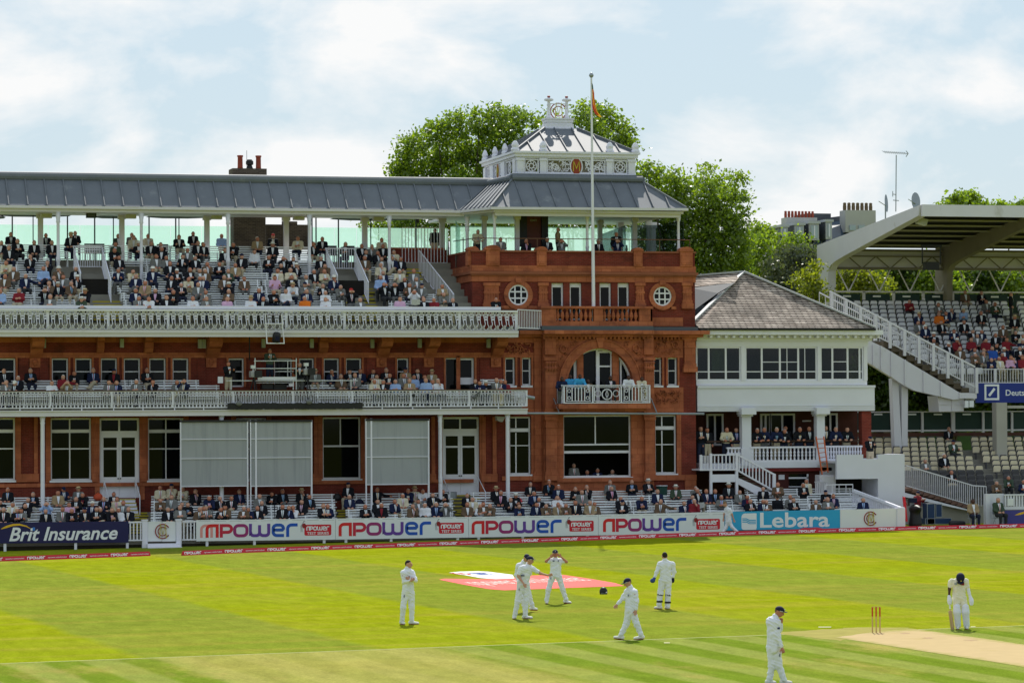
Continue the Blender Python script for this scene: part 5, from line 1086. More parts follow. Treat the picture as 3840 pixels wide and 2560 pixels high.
LB, (a, b, zt, zb, zt2, zb2) = board('advertising_board', 'sky-blue board with large white Lebara lettering beside the end crest board', 2717, 1918, 1988, 3149, 1910, 1980, mat('board_sky_blue', (.03, .36, .62), .45, .06, 2))
mb = FM(); s0, z0 = bs(2850, 1978); s1, _ = bs(3110, 1978); vs = puttext(mb, 'Lebara', s0, -.024, z0, s1-s0, bs(2850, 1921)[1]-z0, 0, 0, .018, fn=ffn); part('lettering', mb, M_letw, LB)
mb = FM(); (s0, zt_), (s1, zb_) = bs(2780, 1924), bs(2837, 1985); r = .12
pts = arcpts(s0+r, zb_+r, r, pi, 1.5*pi, 3)+[(s1-r*.3, zb_), (s1, zb_+r)]+[(s1, zt_)]+arcpts(s0+r*1.5, zt_-r*1.5, r*1.5, pi/2, pi, 4); mb.add([ffn(p[0], p[1], -.024) for p in pts], [tuple(range(len(pts)))]); e_ = part('rounded_emblem', mb, M_letw, LB)
mb = FM()
for q in range(3): z_ = zb_+(zt_-zb_)*(.42+.10*q); mb.stroke([(s0+.04, z_+.05), (s0+.25, z_+.05), (s0+.42, z_-.03), (s1-.04, z_-.03)], .045, -.030-.002*q, -.028-.002*q, fn=ffn)
part('wave_lines', mb, MATS['board_sky_blue'], e_)
EB, _ = board('crest_board', 'white end board with crimson and gold crest, right of the sky-blue board', 3150, 1910, 1984, 3362, 1905, 1979, M_bwhite, 'crest board')
s_, z_ = fpt(3264, 1943); monogram(s_, z_, -.05, .34, EB, fn=ffn)
mb = FM(); mb.fb(3362, 1905, 3392, 1980, -.1, .25); mb.fb(3366, 1900, 3390, 1906, -.06, .2); o = mb.build('end_post', M_white); tag(o, 'thick white end post finishing the pavilion fence', 'post')
# hedge-dark plinth behind the boards
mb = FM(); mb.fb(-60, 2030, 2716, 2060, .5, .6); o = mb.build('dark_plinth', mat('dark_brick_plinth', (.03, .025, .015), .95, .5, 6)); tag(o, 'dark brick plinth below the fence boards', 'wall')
# ================================================================ BOUNDARY MARKERS
M_rib = mat('ribbon_red', (.50, .012, .03), .5, .08, 2)
def ribmesh(Lg):
    mb = MB(); mb.add([(0, 0, 0), (Lg, 0, 0), (Lg, .26, 0), (0, .26, 0), (0, .13, .20), (Lg, .13, .20)], [(0, 1, 5, 4), (2, 3, 4, 5), (1, 2, 5), (0, 4, 3), (0, 3, 2, 1)]); return mb.mesh('boundary_marker', M_rib)
RP = [gnd(*p) for p in ((-60, 2106), (100, 2100), (300, 2093), (566, 2083))]; RP2 = [gnd(*p) for p in ((690, 2082), (900, 2072), (1300, 2058), (1900, 2037), (2400, 2018), (2900, 2002), (3430, 1987), (3640, 1982), (3900, 1976))]
def walk(P, step):
    out = []; i = 0; cur = P[0].copy(); rem = step
    pts = [P[0]]; acc = 0
    tot = sum((P[k+1]-P[k]).length for k in range(len(P)-1)); n = max(1, round(tot/step)); st = tot/n
    res = [P[0]]; k = 0; pos = P[0].copy(); need = st
    while len(res) < n:
        seg = (P[k+1]-pos).length
        if seg >= need: pos = pos+(P[k+1]-pos).normalized()*need; res.append(pos.copy()); need = st
        else: need -= seg; k += 1; pos = P[k].copy()
    res.append(P[-1]); return res, st
rm = None; cnt = 0
for P in (RP, RP2):
    pts, st = walk(P, 2.12)
    for i in range(len(pts)-1):
        A, B = pts[i], pts[i+1]
        if rm is None:
            rm = ribmesh(2.12); tl = MB(); fy = lambda x, z, y: (x, z*.62-.004+y, z)
            logo(tl, .06, .045, .92, .115, -.0, lambda x, z, y: (x, z*.65-.006+y*.3, z)); puttext(tl, 'npower.com/cricket', 1.10, -.0, .055, .95, .075, fn=lambda x, z, y: (x, z*.65-.006+y*.3, z), shear=.25)
            lm = tl.mesh('lettering', M_letw)
        o = link('boundary_marker', rm); o.location = A; o.rotation_euler = (0, -math.asin((B.z-A.z)/(B-A).length), atan2(B.y-A.y, B.x-A.x)); o.scale.x = (B-A).length/2.12*.995
        tag(o, 'red foam boundary wedge with white lettering, '+ordn(cnt)+' from left', 'boundary marker', 'red boundary wedges along the rope'); cnt += 1
        link('lettering', lm, o)
# loose red cloth behind the wedges
for k, (x0, x1, h) in enumerate(((2590, 2700, 8), (2985, 3110, 16), (2880, 2990, 14))):
    mb = MB(); A = gnd(x0, 1999-k*2); B = gnd(x1, 1993-k*4); n = 14; V = []
    for i in range(n+1):
        t = i/n; p = A.lerp(B, t)+Vector((0, .4, 0)); hh = h/75*sin(pi*t)*(1+.2*sin(9*t)); V += [(p.x, p.y-.25, gz(p.x)), (p.x, p.y, gz(p.x)+hh+.02), (p.x, p.y+.35, gz(p.x))]
    mb.add(V, [(3*i+q, 3*i+3+q, 3*i+4+q, 3*i+1+q) for i in range(n) for q in (0, 1)])
    o = mb.build('folded_cloth', M_rib if k < 2 else M_navy, smooth=True); tag(o, ['low red cloth heaped behind the wedges near the walking player', 'red cloth heap in front of the sky-blue board', 'black cloth heap in front of the sky-blue board'][k], 'cloth')
# ================================================================ BENCHES
BM = {}
def bench(x0, x1, Y, z, label, group):
    Lg = round((x1-x0)/.25)*.25
    if Lg < .6: return
    if Lg not in BM:
        s = MB(); [s.box(0, Lg, -.30+.11*i, -.23+.11*i, .40+(.012 if i == 0 else 0), .425+(.012 if i == 0 else 0)) for i in range(4)]
        k = MB(); [k.box(0, Lg, .16+.03*i, .185+.03*i, .53+.11*i, .59+.11*i) for i in range(3)]
        l_ = MB(); l_.beam((.0, -.28, 0), (.0, -.22, .40), .05, .06); l_.beam((.0, .20, 0), (.0, .10, .42), .05, .06); l_.beam((0, .10, .42), (0, .235, .82), .05, .04); l_.box(-.025, .025, -.28, .12, .36, .40)
        BM[Lg] = (s.mesh('seat', M_bench), k.mesh('backrest', M_bench)); BM.setdefault('leg', l_.mesh('leg', M_bench))
    r = bpy.data.objects.new('slatted_bench', None); COL.objects.link(r); r.location = ((x0+x1-Lg)/2, Y, z); r.empty_display_size = .2; tag(r, label, 'bench', group)
    link('seat', BM[Lg][0], r); link('backrest', BM[Lg][1], r)
    for X in (.15, Lg-.15) if Lg < 2.2 else (.15, Lg/2, Lg-.15): l_ = link('leg', BM['leg'], r); l_.location.x = X
BC = {}
def benchrow(T, k, ranges, name, group):
    Y, z = T[k]; ym = 1000 if T is UP_T else (1450 if T is LO_T else 1900)
    for (xa_, xb_) in ranges:
        a, b = at(xa_, ym, Y).x, at(xb_, ym, Y).x; n = max(1, round((b-a)/3.4))
        for i in range(n):
            key = (name, k); BC[key] = BC.get(key, -1)+1
            bench(a+(b-a)*i/n+.02, a+(b-a)*(i+1)/n-.02, Y, z, 'white slatted bench, '+name+', '+ordn(k)+' row up, '+ordn(BC[key])+' from left', group)
UR = {0: [(-60, 340), (475, 1290), (1460, 1650)], 1: [(-60, 295), (465, 1293), (1455, 1645)], 2: [(-60, 316), (455, 1295), (1455, 1642)], 3: [(-60, 320), (443, 1262), (1450, 1602)], 4: [(-60, 300), (410, 1263), (1410, 1588)], 5: [(-60, 190), (410, 470), (540, 1245), (1405, 1500)], 6: [(-60, 185), (412, 470), (540, 1225), (1365, 1445)], 7: [(-60, 190), (215, 262), (412, 1238), (1365, 1445)], 8: [(-60, 268), (405, 1222), (1365, 1450)], 9: [(-60, 1240), (1330, 1460)]}
for k, r in UR.items(): benchrow(UP_T, k, r, 'the upper tier', 'benches on the upper pavilion tier')
for k in range(5): benchrow(GR_T, k, [(-60, 400+18*(4-k)//2), (566, 1262), (1302 if k < 4 else 1325, 1700), (1765+12*(4-k), 2640), (2650 if k < 3 else 2800, 3200+(20 if k < 4 else 0)+12*(4-k))], 'the ground enclosure', 'benches in the ground enclosure')
benchrow(LO_T, 0, [(-60, 830), (1180, 1960)], 'the lower balcony', 'benches on the lower balcony'); benchrow(LO_T, 1, [(-60, 830), (1150, 1640)], 'the lower balcony', 'benches on the lower balcony'); benchrow(LO_T, 2, [(-60, 750), (1200, 1640), (1800, 1900)], 'the lower balcony', 'benches on the lower balcony')
# steps in the aisles, entrances and rails of the upper tier
def steps(T, k0, k1, xs0, xs1, ym, label_, mt=M_step):
    mb = MB(); e = MB()
    for k in range(k0, k1):
        Y, z = T[k]; Yn, zn = T[k+1]; a, b = at(xs0, ym, Y).x, at(xs1, ym, Y).x
        for q in (0, 1):
            zt = z+(zn-z)*(q+1)/2-.0; Yq = Y+.38+(Yn-Y)*(q-1)/2; mb.box(a, b, Yq, Y+.385+.001*q, z-.01, zt+.003); e.box(a, b, Yq-.03, Yq+.03, zt+.004, zt+.03); e.box(a, b, Yq-.035, Yq-.002, zt-.045, zt+.03)
    o = part('aisle_steps', mb, mt, PAV); part('yellow_nosing', e, M_yel, o)
steps(UP_T, 0, 3, 350, 455, 1110, ''); steps(UP_T, 3, 6, 200, 262, 1040, ''); steps(UP_T, 4, 7, 478, 530, 1000, ''); steps(UP_T, 0, 3, 1298, 1415, 1110, ''); steps(UP_T, 3, 5, 1365, 1405, 1060, ''); steps(UP_T, 4, 8, 1525, 1585, 1020, '')
steps(GR_T, 0, 4, 448, 556, 1900, ''); steps(GR_T, 0, 4, 1268, 1300, 1900, ''); steps(GR_T, 0, 4, 1712, 1770, 1900, '')
mb = MB(); mb2 = MB()
for j, (x0, x1, xw) in enumerate(((300, 405, 455), (1260, 1365, 1400))):
    Ya, Yb = UP_T[4][0]-.38, UP_T[7][0]; zf_ = UP_T[3][1]; a, b = at(x0, 1060, Ya).x, at(x1, 1060, Ya).x
    m3 = MB(); m3.box(a, b, Ya+.0-.01, Ya+.3, zf_, UP_T[6][1]+.02); part('entrance_shade_block', m3, M_room, PAV)  # solid dark block put in for the shade inside the entrance
    m3 = MB(); rz = UP_T[7][1]
    def sl(m, P, Q, h, n):
        m.beam(P+Vector((0, 0, h)), Q+Vector((0, 0, h)), .05, .05); m.beam(P+Vector((0, 0, .08)), Q+Vector((0, 0, .08)), .04, .04)
        for i in range(n+1): c = P.lerp(Q, i/n); m.beam(c+Vector((0, 0, .05)), c+Vector((0, 0, h)), .03, .03)
    t1 = at(x0-30 if j == 0 else x0-34, 921, UP_T[7][0]); 
    P = Vector((a-.02, UP_T[7][0], UP_T[7][1]+.3)); Q = Vector((a-.02, Ya-.5, UP_T[4][1]-.1)); sl(m3, P, Q, 1.1, 16)
    P2 = Vector((b+.02, UP_T[7][0], UP_T[7][1]+.3)); Q2 = Vector((b+.02, Ya-1.0, UP_T[3][1]-.1)); sl(m3, P2, Q2, 1.1, 18); sl(m3, P, P2, 1.1, 12)
    part('entrance_railing', m3, M_wcast, PAV)
m3 = MB()
P = at(1572, 1020, 4.0); P = Vector((P.x, 4.0, UP_T[7][1]+.2)); Q = at(1702, 1180, -.6); Q = Vector((Q.x, -.6, UP_T[1][1])); sl(m3, P, Q, 1.15, 24); P3 = Vector((P.x-.7, 4.9, UP_T[8][1]+.3)); P4 = Vector((P.x+1.7, 4.9, UP_T[8][1]+.3)); sl(m3, P3, P4, 1.9, 14)
part('stair_railing', m3, M_wcast, PAV)
# stairs at the long-room doors
for (x0, x1, yb) in ((395, 505, 1925), (1665, 1790, 1905)):
    mb = MB(); e = MB(); z1 = ZG; n = 5; a, b = X0(x0, -.6), X0(x1, -.6)
    for i in range(n): zq = z1-.17*i; mb.box(a, b, -.45-.32*(i+1), -.45-.32*i if i else -.0, zq-.6, zq-.02); e.box(a, b, -.45-.32*(i+1)-.01, -.45-.32*(i+1)+.05, zq-.07, zq-.017)
    o = part('door_steps', mb, M_wall if x0 < 1000 else M_step, PAV); part('yellow_nosing', e, M_yel, o)
    r = MB()
    for X in (a-.05, b+.05): r.tube([(X, -.4, z1+.9), (X, -2.0, z1+.15), (X, -2.0, z1-.8)], .025, 6); r.tube([(X, -.4, z1+.9), (X, -.4, z1)], .025, 6)
    part('door_handrail', r, M_wcast, PAV)
# ================================================================ PROJECTION SCREENS (sight screens rolled down before the windows)
YSc = -2.78
for k, (x0, x1, y0, y1, hb, xi, lab) in enumerate(((676, 930, 1574, 1823, (1646, 1718), None, 'grey mesh sight screen on white frame, left of the pair'), (938, 1170, 1574, 1822, (1644, 1715), 957, 'grey mesh sight screen on white frame, right of the pair'), (1371, 1609, 1569, 1816, (1641, 1712), 1390, 'grey mesh sight screen standing alone beside the double door'))):
    R = thing('sight_screen', lab, 'screen', (at((x0+x1)/2, 1700, YSc).x, YSc, ZG-1), group='sight screens before the ground floor windows')
    mb = MB(); mb.pb(x0+3, y0+8, x1-3, y1-2, YSc+.04, .03); part('mesh_panel', mb, mat('grey_mesh_sheet', (.33, .345, .36), .7, .06, 1.2, stain=((.27, .285, .30), .50, (3.5, .2, .15))), R)
    mb = MB(); mb.pb(x0, y0, x1, y0+8, YSc-.03, .15); part('black_roller', mb, M_dark, R)
    zb = GR_T[-2][1]; 
    for x, w_ in ((x0, 3), (x1-4, 4)) + (((xi, 5),) if xi else ()):
        mb = MB(); a = at(x, 1700, YSc).x; b = at(x+w_+1, 1700, YSc).x; mb.box(a, b, YSc-.02, YSc+.12, zb-.4, at(x, y0, YSc).z); part('frame_post', mb, M_white, R)
    for y in hb+(y1-1,):
        mb = MB(); mb.pb(x0+3, y-1.2, x1-3, y+1.6, YSc-.01, .04); part('cross_bar', mb, M_white, R)
# ================================================================ WALL SPEAKERS
M_sp = mat('pale_speaker', (.42, .41, .42), .5, .1, 3)
sn = 0
for (cx, cy) in ((165, 1287), (457, 1286), (750, 1289), (765, 1289), (988, 1287), (1169, 1287), (1396, 1288), (1574, 1287), (1832, 1287)):
    mb = MB(); c = at(cx, cy, -.25); mb.box(c.x-.09, c.x+.09, -.33, -.12, c.z-.22, c.z+.22); mb.box(c.x-.02, c.x+.02, -.12, 0, c.z-.05, c.z+.05)
    o = mb.build('wall_speaker', M_sp); tag(o, 'small pale loudspeaker under the upper balcony, '+ordn(sn)+' from the left', 'speaker', 'loudspeakers on the first floor wall'); sn += 1
    m2 = MB(); m2.box(c.x-.075, c.x+.075, -.338, -.331, c.z-.2, c.z+.2); part('grille', m2, mat('speaker_grille', (.33, .35, .30), .7, .2, 20), o)
sn = 0
for (cx, cy) in ((173, 806), (489, 808), (811, 811), (1120, 814), (1419, 818)):
    mb = MB(); c = at(cx, cy, 5.4); mb.box(c.x-.28, c.x+.28, 5.2, 5.6, c.z-.16, c.z+.17); o = mb.build('heater_box', M_cream); tag(o, 'cream box heater hanging under the terrace roof, '+ordn(sn)+' from the left', 'heater', 'cream boxes under the terrace roof'); sn += 1
    m2 = MB(); m2.box(c.x-.25, c.x+.25, 5.19, 5.199, c.z-.13, c.z+.05); part('front_panel', m2, mat('heater_front', (.52, .52, .44), .6, .1, 9), o)
mb = MB(); c = at(342, 804, 4.6); mb.box(c.x-.25, c.x+.25, 4.45, 4.8, c.z-.18, c.z+.18); o = mb.build('black_loudspeaker', M_dark); tag(o, 'black loudspeaker hanging from the roof edge between two white columns', 'speaker')
m2 = MB(); m2.lathe(c.x, 4.44, [(.01, c.z-.01), (.01, c.z+.01)], 6); m2.box(c.x-.2, c.x+.2, 4.435, 4.449, c.z-.14, c.z+.14); part('grille', m2, M_leadd, o)
# ================================================================ PARASOLS on the terrace
M_par = mat('charcoal_canvas', (.035, .037, .042), .8, .2, 3, trans=.1)
for k, (cx, cy, hw, col) in enumerate(((124, 806, 145, M_par), (425, 812, 75, M_par), (671, 812, 125, M_par), (1390, 820, 160, M_par), (-40, 815, 60, M_par))):
    R = thing('parasol', ['charcoal parasol on the terrace behind the left end of the benches', 'small half-open charcoal parasol on the terrace', 'wide charcoal parasol on the terrace left of the chimney', 'wide charcoal parasol with pale edge on the terrace right of the chimney', 'charcoal parasol cut by the left edge of the picture'][k], 'parasol', (at(cx, 850, 7.9).x, 7.9, ZT0), group='parasols on the roof terrace')
    c = at(cx, cy, 7.9); hwm = hw/70; mb = MB(); n = 8
    rim = [(c.x+hwm*cos(2*pi*(i+.5)/n), 7.9+1.5*sin(2*pi*(i+.5)/n), c.z-.02) for i in range(n)]; top = (c.x, 7.9, c.z+.32); mb.add(rim+[top], [(i, (i+1) % n, n) for i in range(n)]+[tuple(range(n-1, -1, -1))]); part('canopy', mb, col, R)
    mb = MB(); mb.tube([(c.x, 7.9, ZT0), (c.x, 7.9, c.z+.2)], .03, 6); part('pole', mb, M_dark, R); mb = MB(); mb.lathe(c.x, 7.9, [(.3, ZT0), (.3, ZT0+.08), (.05, ZT0+.12)], 10); part('base', mb, M_dark, R)
for k, x in enumerate((46, 253, 355, 559, 659, 1170, 1185, 1269, 1560)):
    mb = MB(); c = at(x, 850, 9.3); mb.tube([(c.x, 9.3, ZT0), (c.x, 9.3, at(x, 790, 9.3).z)], .04, 6); o = mb.build('dark_post', M_dark); tag(o, 'thin dark steel post on the terrace, '+ordn(k)+' from the left', 'post', 'thin dark posts on the roof terrace')
for k, (x, y) in enumerate(((340, 905), (372, 905), (612, 905), (1245, 912), (1312, 912), (2187, 928))):
    Y = 7.2 if k < 5 else 2; c = at(x, y, Y); zb_ = ZT0 if k < 5 else ZTF
    mb = MB(); mb.box(c.x-.3, c.x+.3, Y-.25, Y+.25, zb_+.42, zb_+.46); mb.box(c.x-.3, c.x+.3, Y+.23, Y+.27, zb_+.46, zb_+.95)
    for q in (-1, 1):
        for y_ in (-.22, .22): mb.beam((c.x+q*.28, Y+y_, zb_), (c.x+q*.28, Y+y_, zb_+.62), .03, .03)
        mb.beam((c.x+q*.28, Y-.25, zb_+.63), (c.x+q*.28, Y+.25, zb_+.63), .04, .03)
    o = mb.build('terrace_chair', M_leadd); tag(o, 'empty grey sling chair on the terrace, '+ordn(k)+' from the left', 'chair', 'empty chairs on the roof terrace')
# potted conifer on tower terrace
mb = MB(); c = at(2350, 915, 3.0); mb.lathe(c.x, 3.0, [(.18, ZTF), (.24, ZTF+.4), (.2, ZTF+.42)], 10); PT = mb.build('potted_conifer', M_dark); tag(PT, 'small dark cone-shaped conifer in a pot on the tower terrace', 'plant')
rnd = random.Random(4); mb = MB()
for i in range(900):
    h = rnd.random(); r = (1-h)*.33*sqrt(rnd.random()); t = rnd.uniform(0, 6.3); p = Vector((c.x+r*cos(t), 3+r*sin(t), ZTF+.45+h*1.1)); d = Vector((rnd.uniform(-1, 1), rnd.uniform(-1, 1), rnd.uniform(-.2, 1)))*.06; e = Vector((rnd.uniform(-1, 1), rnd.uniform(-1, 1), rnd.uniform(-1, 1)))*.04; mb.add([p, p+d, p+e], [(0, 1, 2)])
part('foliage', mb, mat('conifer_green', (.012, .03, .012), .8, .3, 9), PT)
# ================================================================ FLAGPOLE
Yf = -.42; zt_, zb_ = at(2217.5, 292, Yf), at(2225, 1147, Yf); xb_ = at(2226, 1147, Yf).x
mb = MB(); mb.tube([(xb_, Yf, Z0(1224, -.4, 2225)), (zt_.x, Yf, zt_.z)], .098, 14, r2=.045); FP = mb.build('flagpole', M_white, smooth=False); tag(FP, 'tall white flagpole rising in front of the tower', 'flagpole')
mb = MB(); mb.lathe(zt_.x, Yf, [(.05, zt_.z), (.10, zt_.z+.05), (.13, zt_.z+.12), (.09, zt_.z+.2), (.02, zt_.z+.28)], 10); part('finial', mb, M_steel, FP, True)
def fl(u, v): return at(1700+u/2.34, 250+v/2.34, Yf)
Fc = [mat('flag_green', (.01, .08, .06), .8, .1, 5, trans=.3), mat('flag_orange', (.60, .22, .03), .8, .1, 5, trans=.3), mat('flag_crimson', (.40, .02, .02), .8, .1, 5, trans=.3), mat('flag_yellow', (.66, .38, .03), .8, .1, 5, trans=.3)]
rows = [(140, 1211, 1213), (170, 1211, 1222), (200, 1211, 1226), (230, 1212, 1236), (270, 1211, 1240), (300, 1211, 1247), (330, 1213, 1252), (370, 1222, 1258), (400, 1232, 1268), (425, 1245, 1285), (445, 1275, 1300)]
mb = MB(); n = 7; V = []
for j, (v, u0, u1) in enumerate(rows):
    for i in range(n+1): t = i/n; p = fl(u0+(u1-u0)*t, v+(6*t if j == 0 else 0)); V.append((p.x, p.y+.10*sin(5*t+j*.5)-.02, p.z))
Fs = []; Mi = []
for j in range(len(rows)-1):
    for i in range(n):
        mi = 0 if j < 2 else 1 if (j < 3 or (i < 1 and j < 6)) else 2
        if i in (n-1,) and j > 3 or j == 9: mi = 3
        if i == 2 and j > 2: mi = 3
        mb.add([V[j*(n+1)+i], V[j*(n+1)+i+1], V[(j+1)*(n+1)+i+1], V[(j+1)*(n+1)+i]], [(0, 1, 2, 3)], mi)
o = mb.build('flag', Fc); tag(o, 'drooping green, orange, crimson and yellow flag near the top of the pole', 'flag')
# ================================================================ GRANDSTAND on the right
GS = thing('grandstand', 'white two-tier grandstand with cantilevered canopy at the right edge', 'grandstand', (38, 10, 0))
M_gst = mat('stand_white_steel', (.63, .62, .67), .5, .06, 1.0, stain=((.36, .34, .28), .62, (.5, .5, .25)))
M_seatg = mat('seat_grey_shell', (.085, .082, .088), .5, .1, 3); M_seatw = mat('seat_white_pan', (.86, .86, .90), .5, .06, 3); M_seatc = mat('seat_cream_pan', (.80, .70, .50), .5, .08, 3)
YF, YB_ = 7.0, 23.0
XG = at(3449, 772, YF).x; ztf = at(3449, 772, YF).z
def gable(X, th, name='canopy_frame', ref=None):
    pts = [(1665, 367), (990, 632), (985, 1035), (1060, 1035), (1062, 800), (1078, 762), (1110, 735), (1160, 705), (1655, 437)]
    P = [atX(2500+u/1.755, 560+v/1.755, XG) for u, v in pts]
    V = [(X, p.y, p.z) for p in P]+[(X+th, p.y, p.z) for p in P]; n = len(P); mb = MB()
    mb.add(V, [tuple(range(n)), tuple(range(2*n-1, n-1, -1))]+[(i, i+n, (i+1) % n+n, (i+1) % n) for i in range(n)]); return part(name, mb, M_gst, GS), P
g1, GP = gable(XG, .5)
yr, zr_ = GP[1].y, GP[1].z; yf, zf_ = GP[0].y, GP[0].z
M_gst0 = M_gst; M_gst = mat('shade_toned_bracket', (.24, .215, .18), .8, .2, 1.2)  # inner frames: shade under the canopy put into a darker colour
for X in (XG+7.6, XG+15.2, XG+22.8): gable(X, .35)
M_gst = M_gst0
mb = MB(); XE2 = XG+30
mb.slab([(XG+.5, yf, zf_-.02), (XE2, yf, zf_-.02), (XE2, yr, zr_-.02), (XG+.5, yr, zr_-.02)], .10); part('canopy_roof', mb, mat('canopy_sheeting', (.028, .028, .030), .8, .15, 1.5), GS)
mb = MB(); n = 8
for i in range(1, n): t = i/n; p = Vector((XG+.5, yf, zf_-.18)).lerp(Vector((XG+.5, yr, zr_-.18)), t); mb.box(XG+.5, XE2, p.y-.22, p.y+.22, p.z-.10, p.z-.02)
part('roof_ribs', mb, mat('pale_rib', (.34, .32, .30), .7, .1, 2), GS)
mb = MB(); mb.box(XG+.1, XE2, yf-.12, yf+.05, zf_-.62, zf_+.03); part('canopy_fascia', mb, M_gst, GS)
Yb2 = yr-1.2; za, zb = at(3300, 933, Yb2).z, at(3300, 1007, Yb2).z; zc = at(3300, 1094, Yb2).z
mb = MB(); mb.box(XG+.5, XE2, Yb2+.3, Yb2+.35, zb, za); part('rear_cladding', mb, M_cream, GS)
mb = MB(); mb.beam((XG+.5, Yb2, za-.1), (XE2, Yb2, za-.1), .15, .12); mb.beam((XG+.5, Yb2, zb), (XE2, Yb2, zb), .15, .15); k = 0; X = XG+.6
mb.beam((XG+.5, Yb2, za-.45), (XE2, Yb2, za-.45), .1, .08)
while X < XE2: mb.beam((X, Yb2, zb), (X+.9, Yb2, za-.45), .06, .06); mb.beam((X+.9, Yb2, za-.45), (X+1.8, Yb2, zb), .06, .06); X += 1.8
part('rear_truss', mb, mat('truss_brown_grey', (.20, .18, .15), .7, .2, 3), GS)
mb = MB(); X = XG+.8
while X < XE2: mb.tube([(X, Yb2, zb), (X+.75, Yb2, zc)], .045, 5); mb.tube([(X+1.5, Yb2, zb), (X+.75, Yb2, zc)], .045, 5); X += 1.95
part('v_struts', mb, M_gst, GS)
mb = MB(); mb.beam((XG+.3, Yb2, zc), (XE2, Yb2, zc), .1, .1)
X = XG+.6
while X < XE2: mb.beam((X, Yb2, zc-1.3), (X, Yb2, zc), .16, .1); X += 1.9
part('rear_guard_rail', mb, M_cream, GS)
mb = MB(); X = XG+.75
while X < XE2-1.9: mb.box(X, X+1.55, Yb2+.06, Yb2+.09, zc-1.4, zc-.12); X += 1.9
part('green_panels', mb, M_green, GS)
mb = MB(); X = XG+1.2
while X < XE2-1.9: mb.box(X, X+.5, Yb2+.03, Yb2+.058, zc-.32, zc-.22); X += 1.9
part('small_signs', mb, M_bwhite, GS)
US = tier(3600, (9.0, 1374), (20.6, 1124), 16); LS = tier(3600, (-.8, 1836), (9.6, 1634), 12)
XS0, XS1 = at(3240, 1250, 12).x, at(3900, 1250, 9).x+6
mb = MB()
for (Y, z) in US: mb.box(XG-.5, XS1, Y-.4, Y+.4, z-.22, z)
part('upper_tier_steps', mb, M_conc, GS)
mb = MB(); XL0 = at(3405, 1800, 0).x
for (Y, z) in LS: mb.box(XL0 if Y < 6 else XL0-9, XS1, Y-.5, Y+.48, -.5, z)
part('lower_tier_steps', mb, M_conc, GS)
# upper front: navy board and railing
Yu = 8.2; mb = MB(); mb.pb(3659, 1436, 3960, 1509, Yu-.05, .15); NB = mb.build('advertising_board', mat('board_royal_blue', (.012, .03, .22), .4, .05, 2)); tag(NB, 'royal blue board with white square emblem and Deutsc lettering on the grandstand front', 'advertising board')
mb = MB(); p = at(3719, 1470, Yu-.06); h = 25/65
mb.stroke([(p.x-h, p.z-h), (p.x+h, p.z-h), (p.x+h, p.z+h), (p.x-h, p.z+h)], .11, Yu-.08, Yu-.052, closed=True); mb.stroke([(p.x-.17, p.z-.2), (p.x+.17, p.z+.2)], .13, Yu-.08, Yu-.052); part('square_emblem', mb, M_letw, NB)
mb = MB(); a = at(3770, 1470, Yu).x; puttext(mb, 'Deutsche Bank', a, Yu-.056, at(3770, 1483, Yu).z, 2.9*1.0, at(3770, 1461, Yu).z-at(3770, 1483, Yu).z, 0, 0, .01); part('lettering', mb, M_letw, NB)
mb = MB(); railing(mb, (at(3656, 1400, Yu).x, Yu), (at(3960, 1400, Yu).x, Yu), at(3700, 1436, Yu).z, at(3700, 1384, Yu).z, 'plain', .16)
for x in (3657, 3731, 3840): c = at(x, 1400, Yu); mb.beam((c.x, Yu, at(3700, 1436, Yu).z), (c.x, Yu, at(3700, 1382, Yu).z), .12, .1)
part('upper_front_railing', mb, M_gst, GS)
mb = MB(); mb.pb(3620, 1434, 3659, 1500, Yu, .5); part('landing_edge', mb, M_gst, GS)
# flying staircase
Yt = 7.7
def Cq(u, v, Y=Yt): return at(3200+u/2.852, 1050+v/2.852, Y)
mb = MB(); pts = [(150, 635), (330, 720), (1140, 1205), (1320, 1205), (1320, 1265), (1190, 1262), (1070, 1278), (650, 1180), (540, 1125), (420, 1045), (150, 878)]; mb.prism([(Cq(u, v).x, Cq(u, v).z) for u, v in pts], Yt, Yt+.35); part('curved_stair_girder', mb, M_gst, GS)
for (u, v0, v1) in ((205, 690, 905), (290, 705, 955), (400, 770, 1030), (545, 850, 1120), (745, 975, 1195), (930, 1085, 1235), (1130, 1200, 1262)):
    mb = MB(); a, b = Cq(u, v1), Cq(u+14, v0); mb.box(a.x, b.x, Yt-.07, Yt, a.z, b.z); part('stiffener', mb, M_gst, GS)
mb = MB()
for (u, v, w_) in ((280, 690, 26), (410, 750, 10), (545, 840, 8), (930, 1060, 8)):
    pass
for i in range(12): u = 325+83.5*i; v = 655+49.5*i; p, q = Cq(u, v), Cq(u+82, v+62); mb.box(p.x, q.x, Yt+.05, Yt+1.6, q.z, p.z)
part('stair_treads', mb, mat('dark_tread', (.09, .07, .05), .9, .3, 3), GS)
mb = MB(); A = Cq(-260, 40); B = Cq(1300, 928); A = at(3112, 1092, Yt); dn = Vector((0, 0, -1.12)); mb.beam(A, B, .10, .10); mb.beam(A+dn, B+dn, .06, .06)
n = 74
for i in range(n): t = i/n; c = A.lerp(B, t); mb.beam(c, c+dn, .026, .03)
for i in range(11): c = A.lerp(B, (i+.1)/10); mb.beam(c, c+Vector((0, 0, -1.42)), .16, .14)
part('stair_railing', mb, M_gst, GS)
mb = MB(); A2b = A+Vector((0, 1.7, 0)); B2b = B+Vector((0, 1.7, 0)); mb.beam(A2b, B2b, .08, .08)
for i in range(24): t = i/24; c = A2b.lerp(B2b, t); mb.beam(c, c+dn, .03, .03)
part('rear_stair_railing', mb, M_gst, GS)
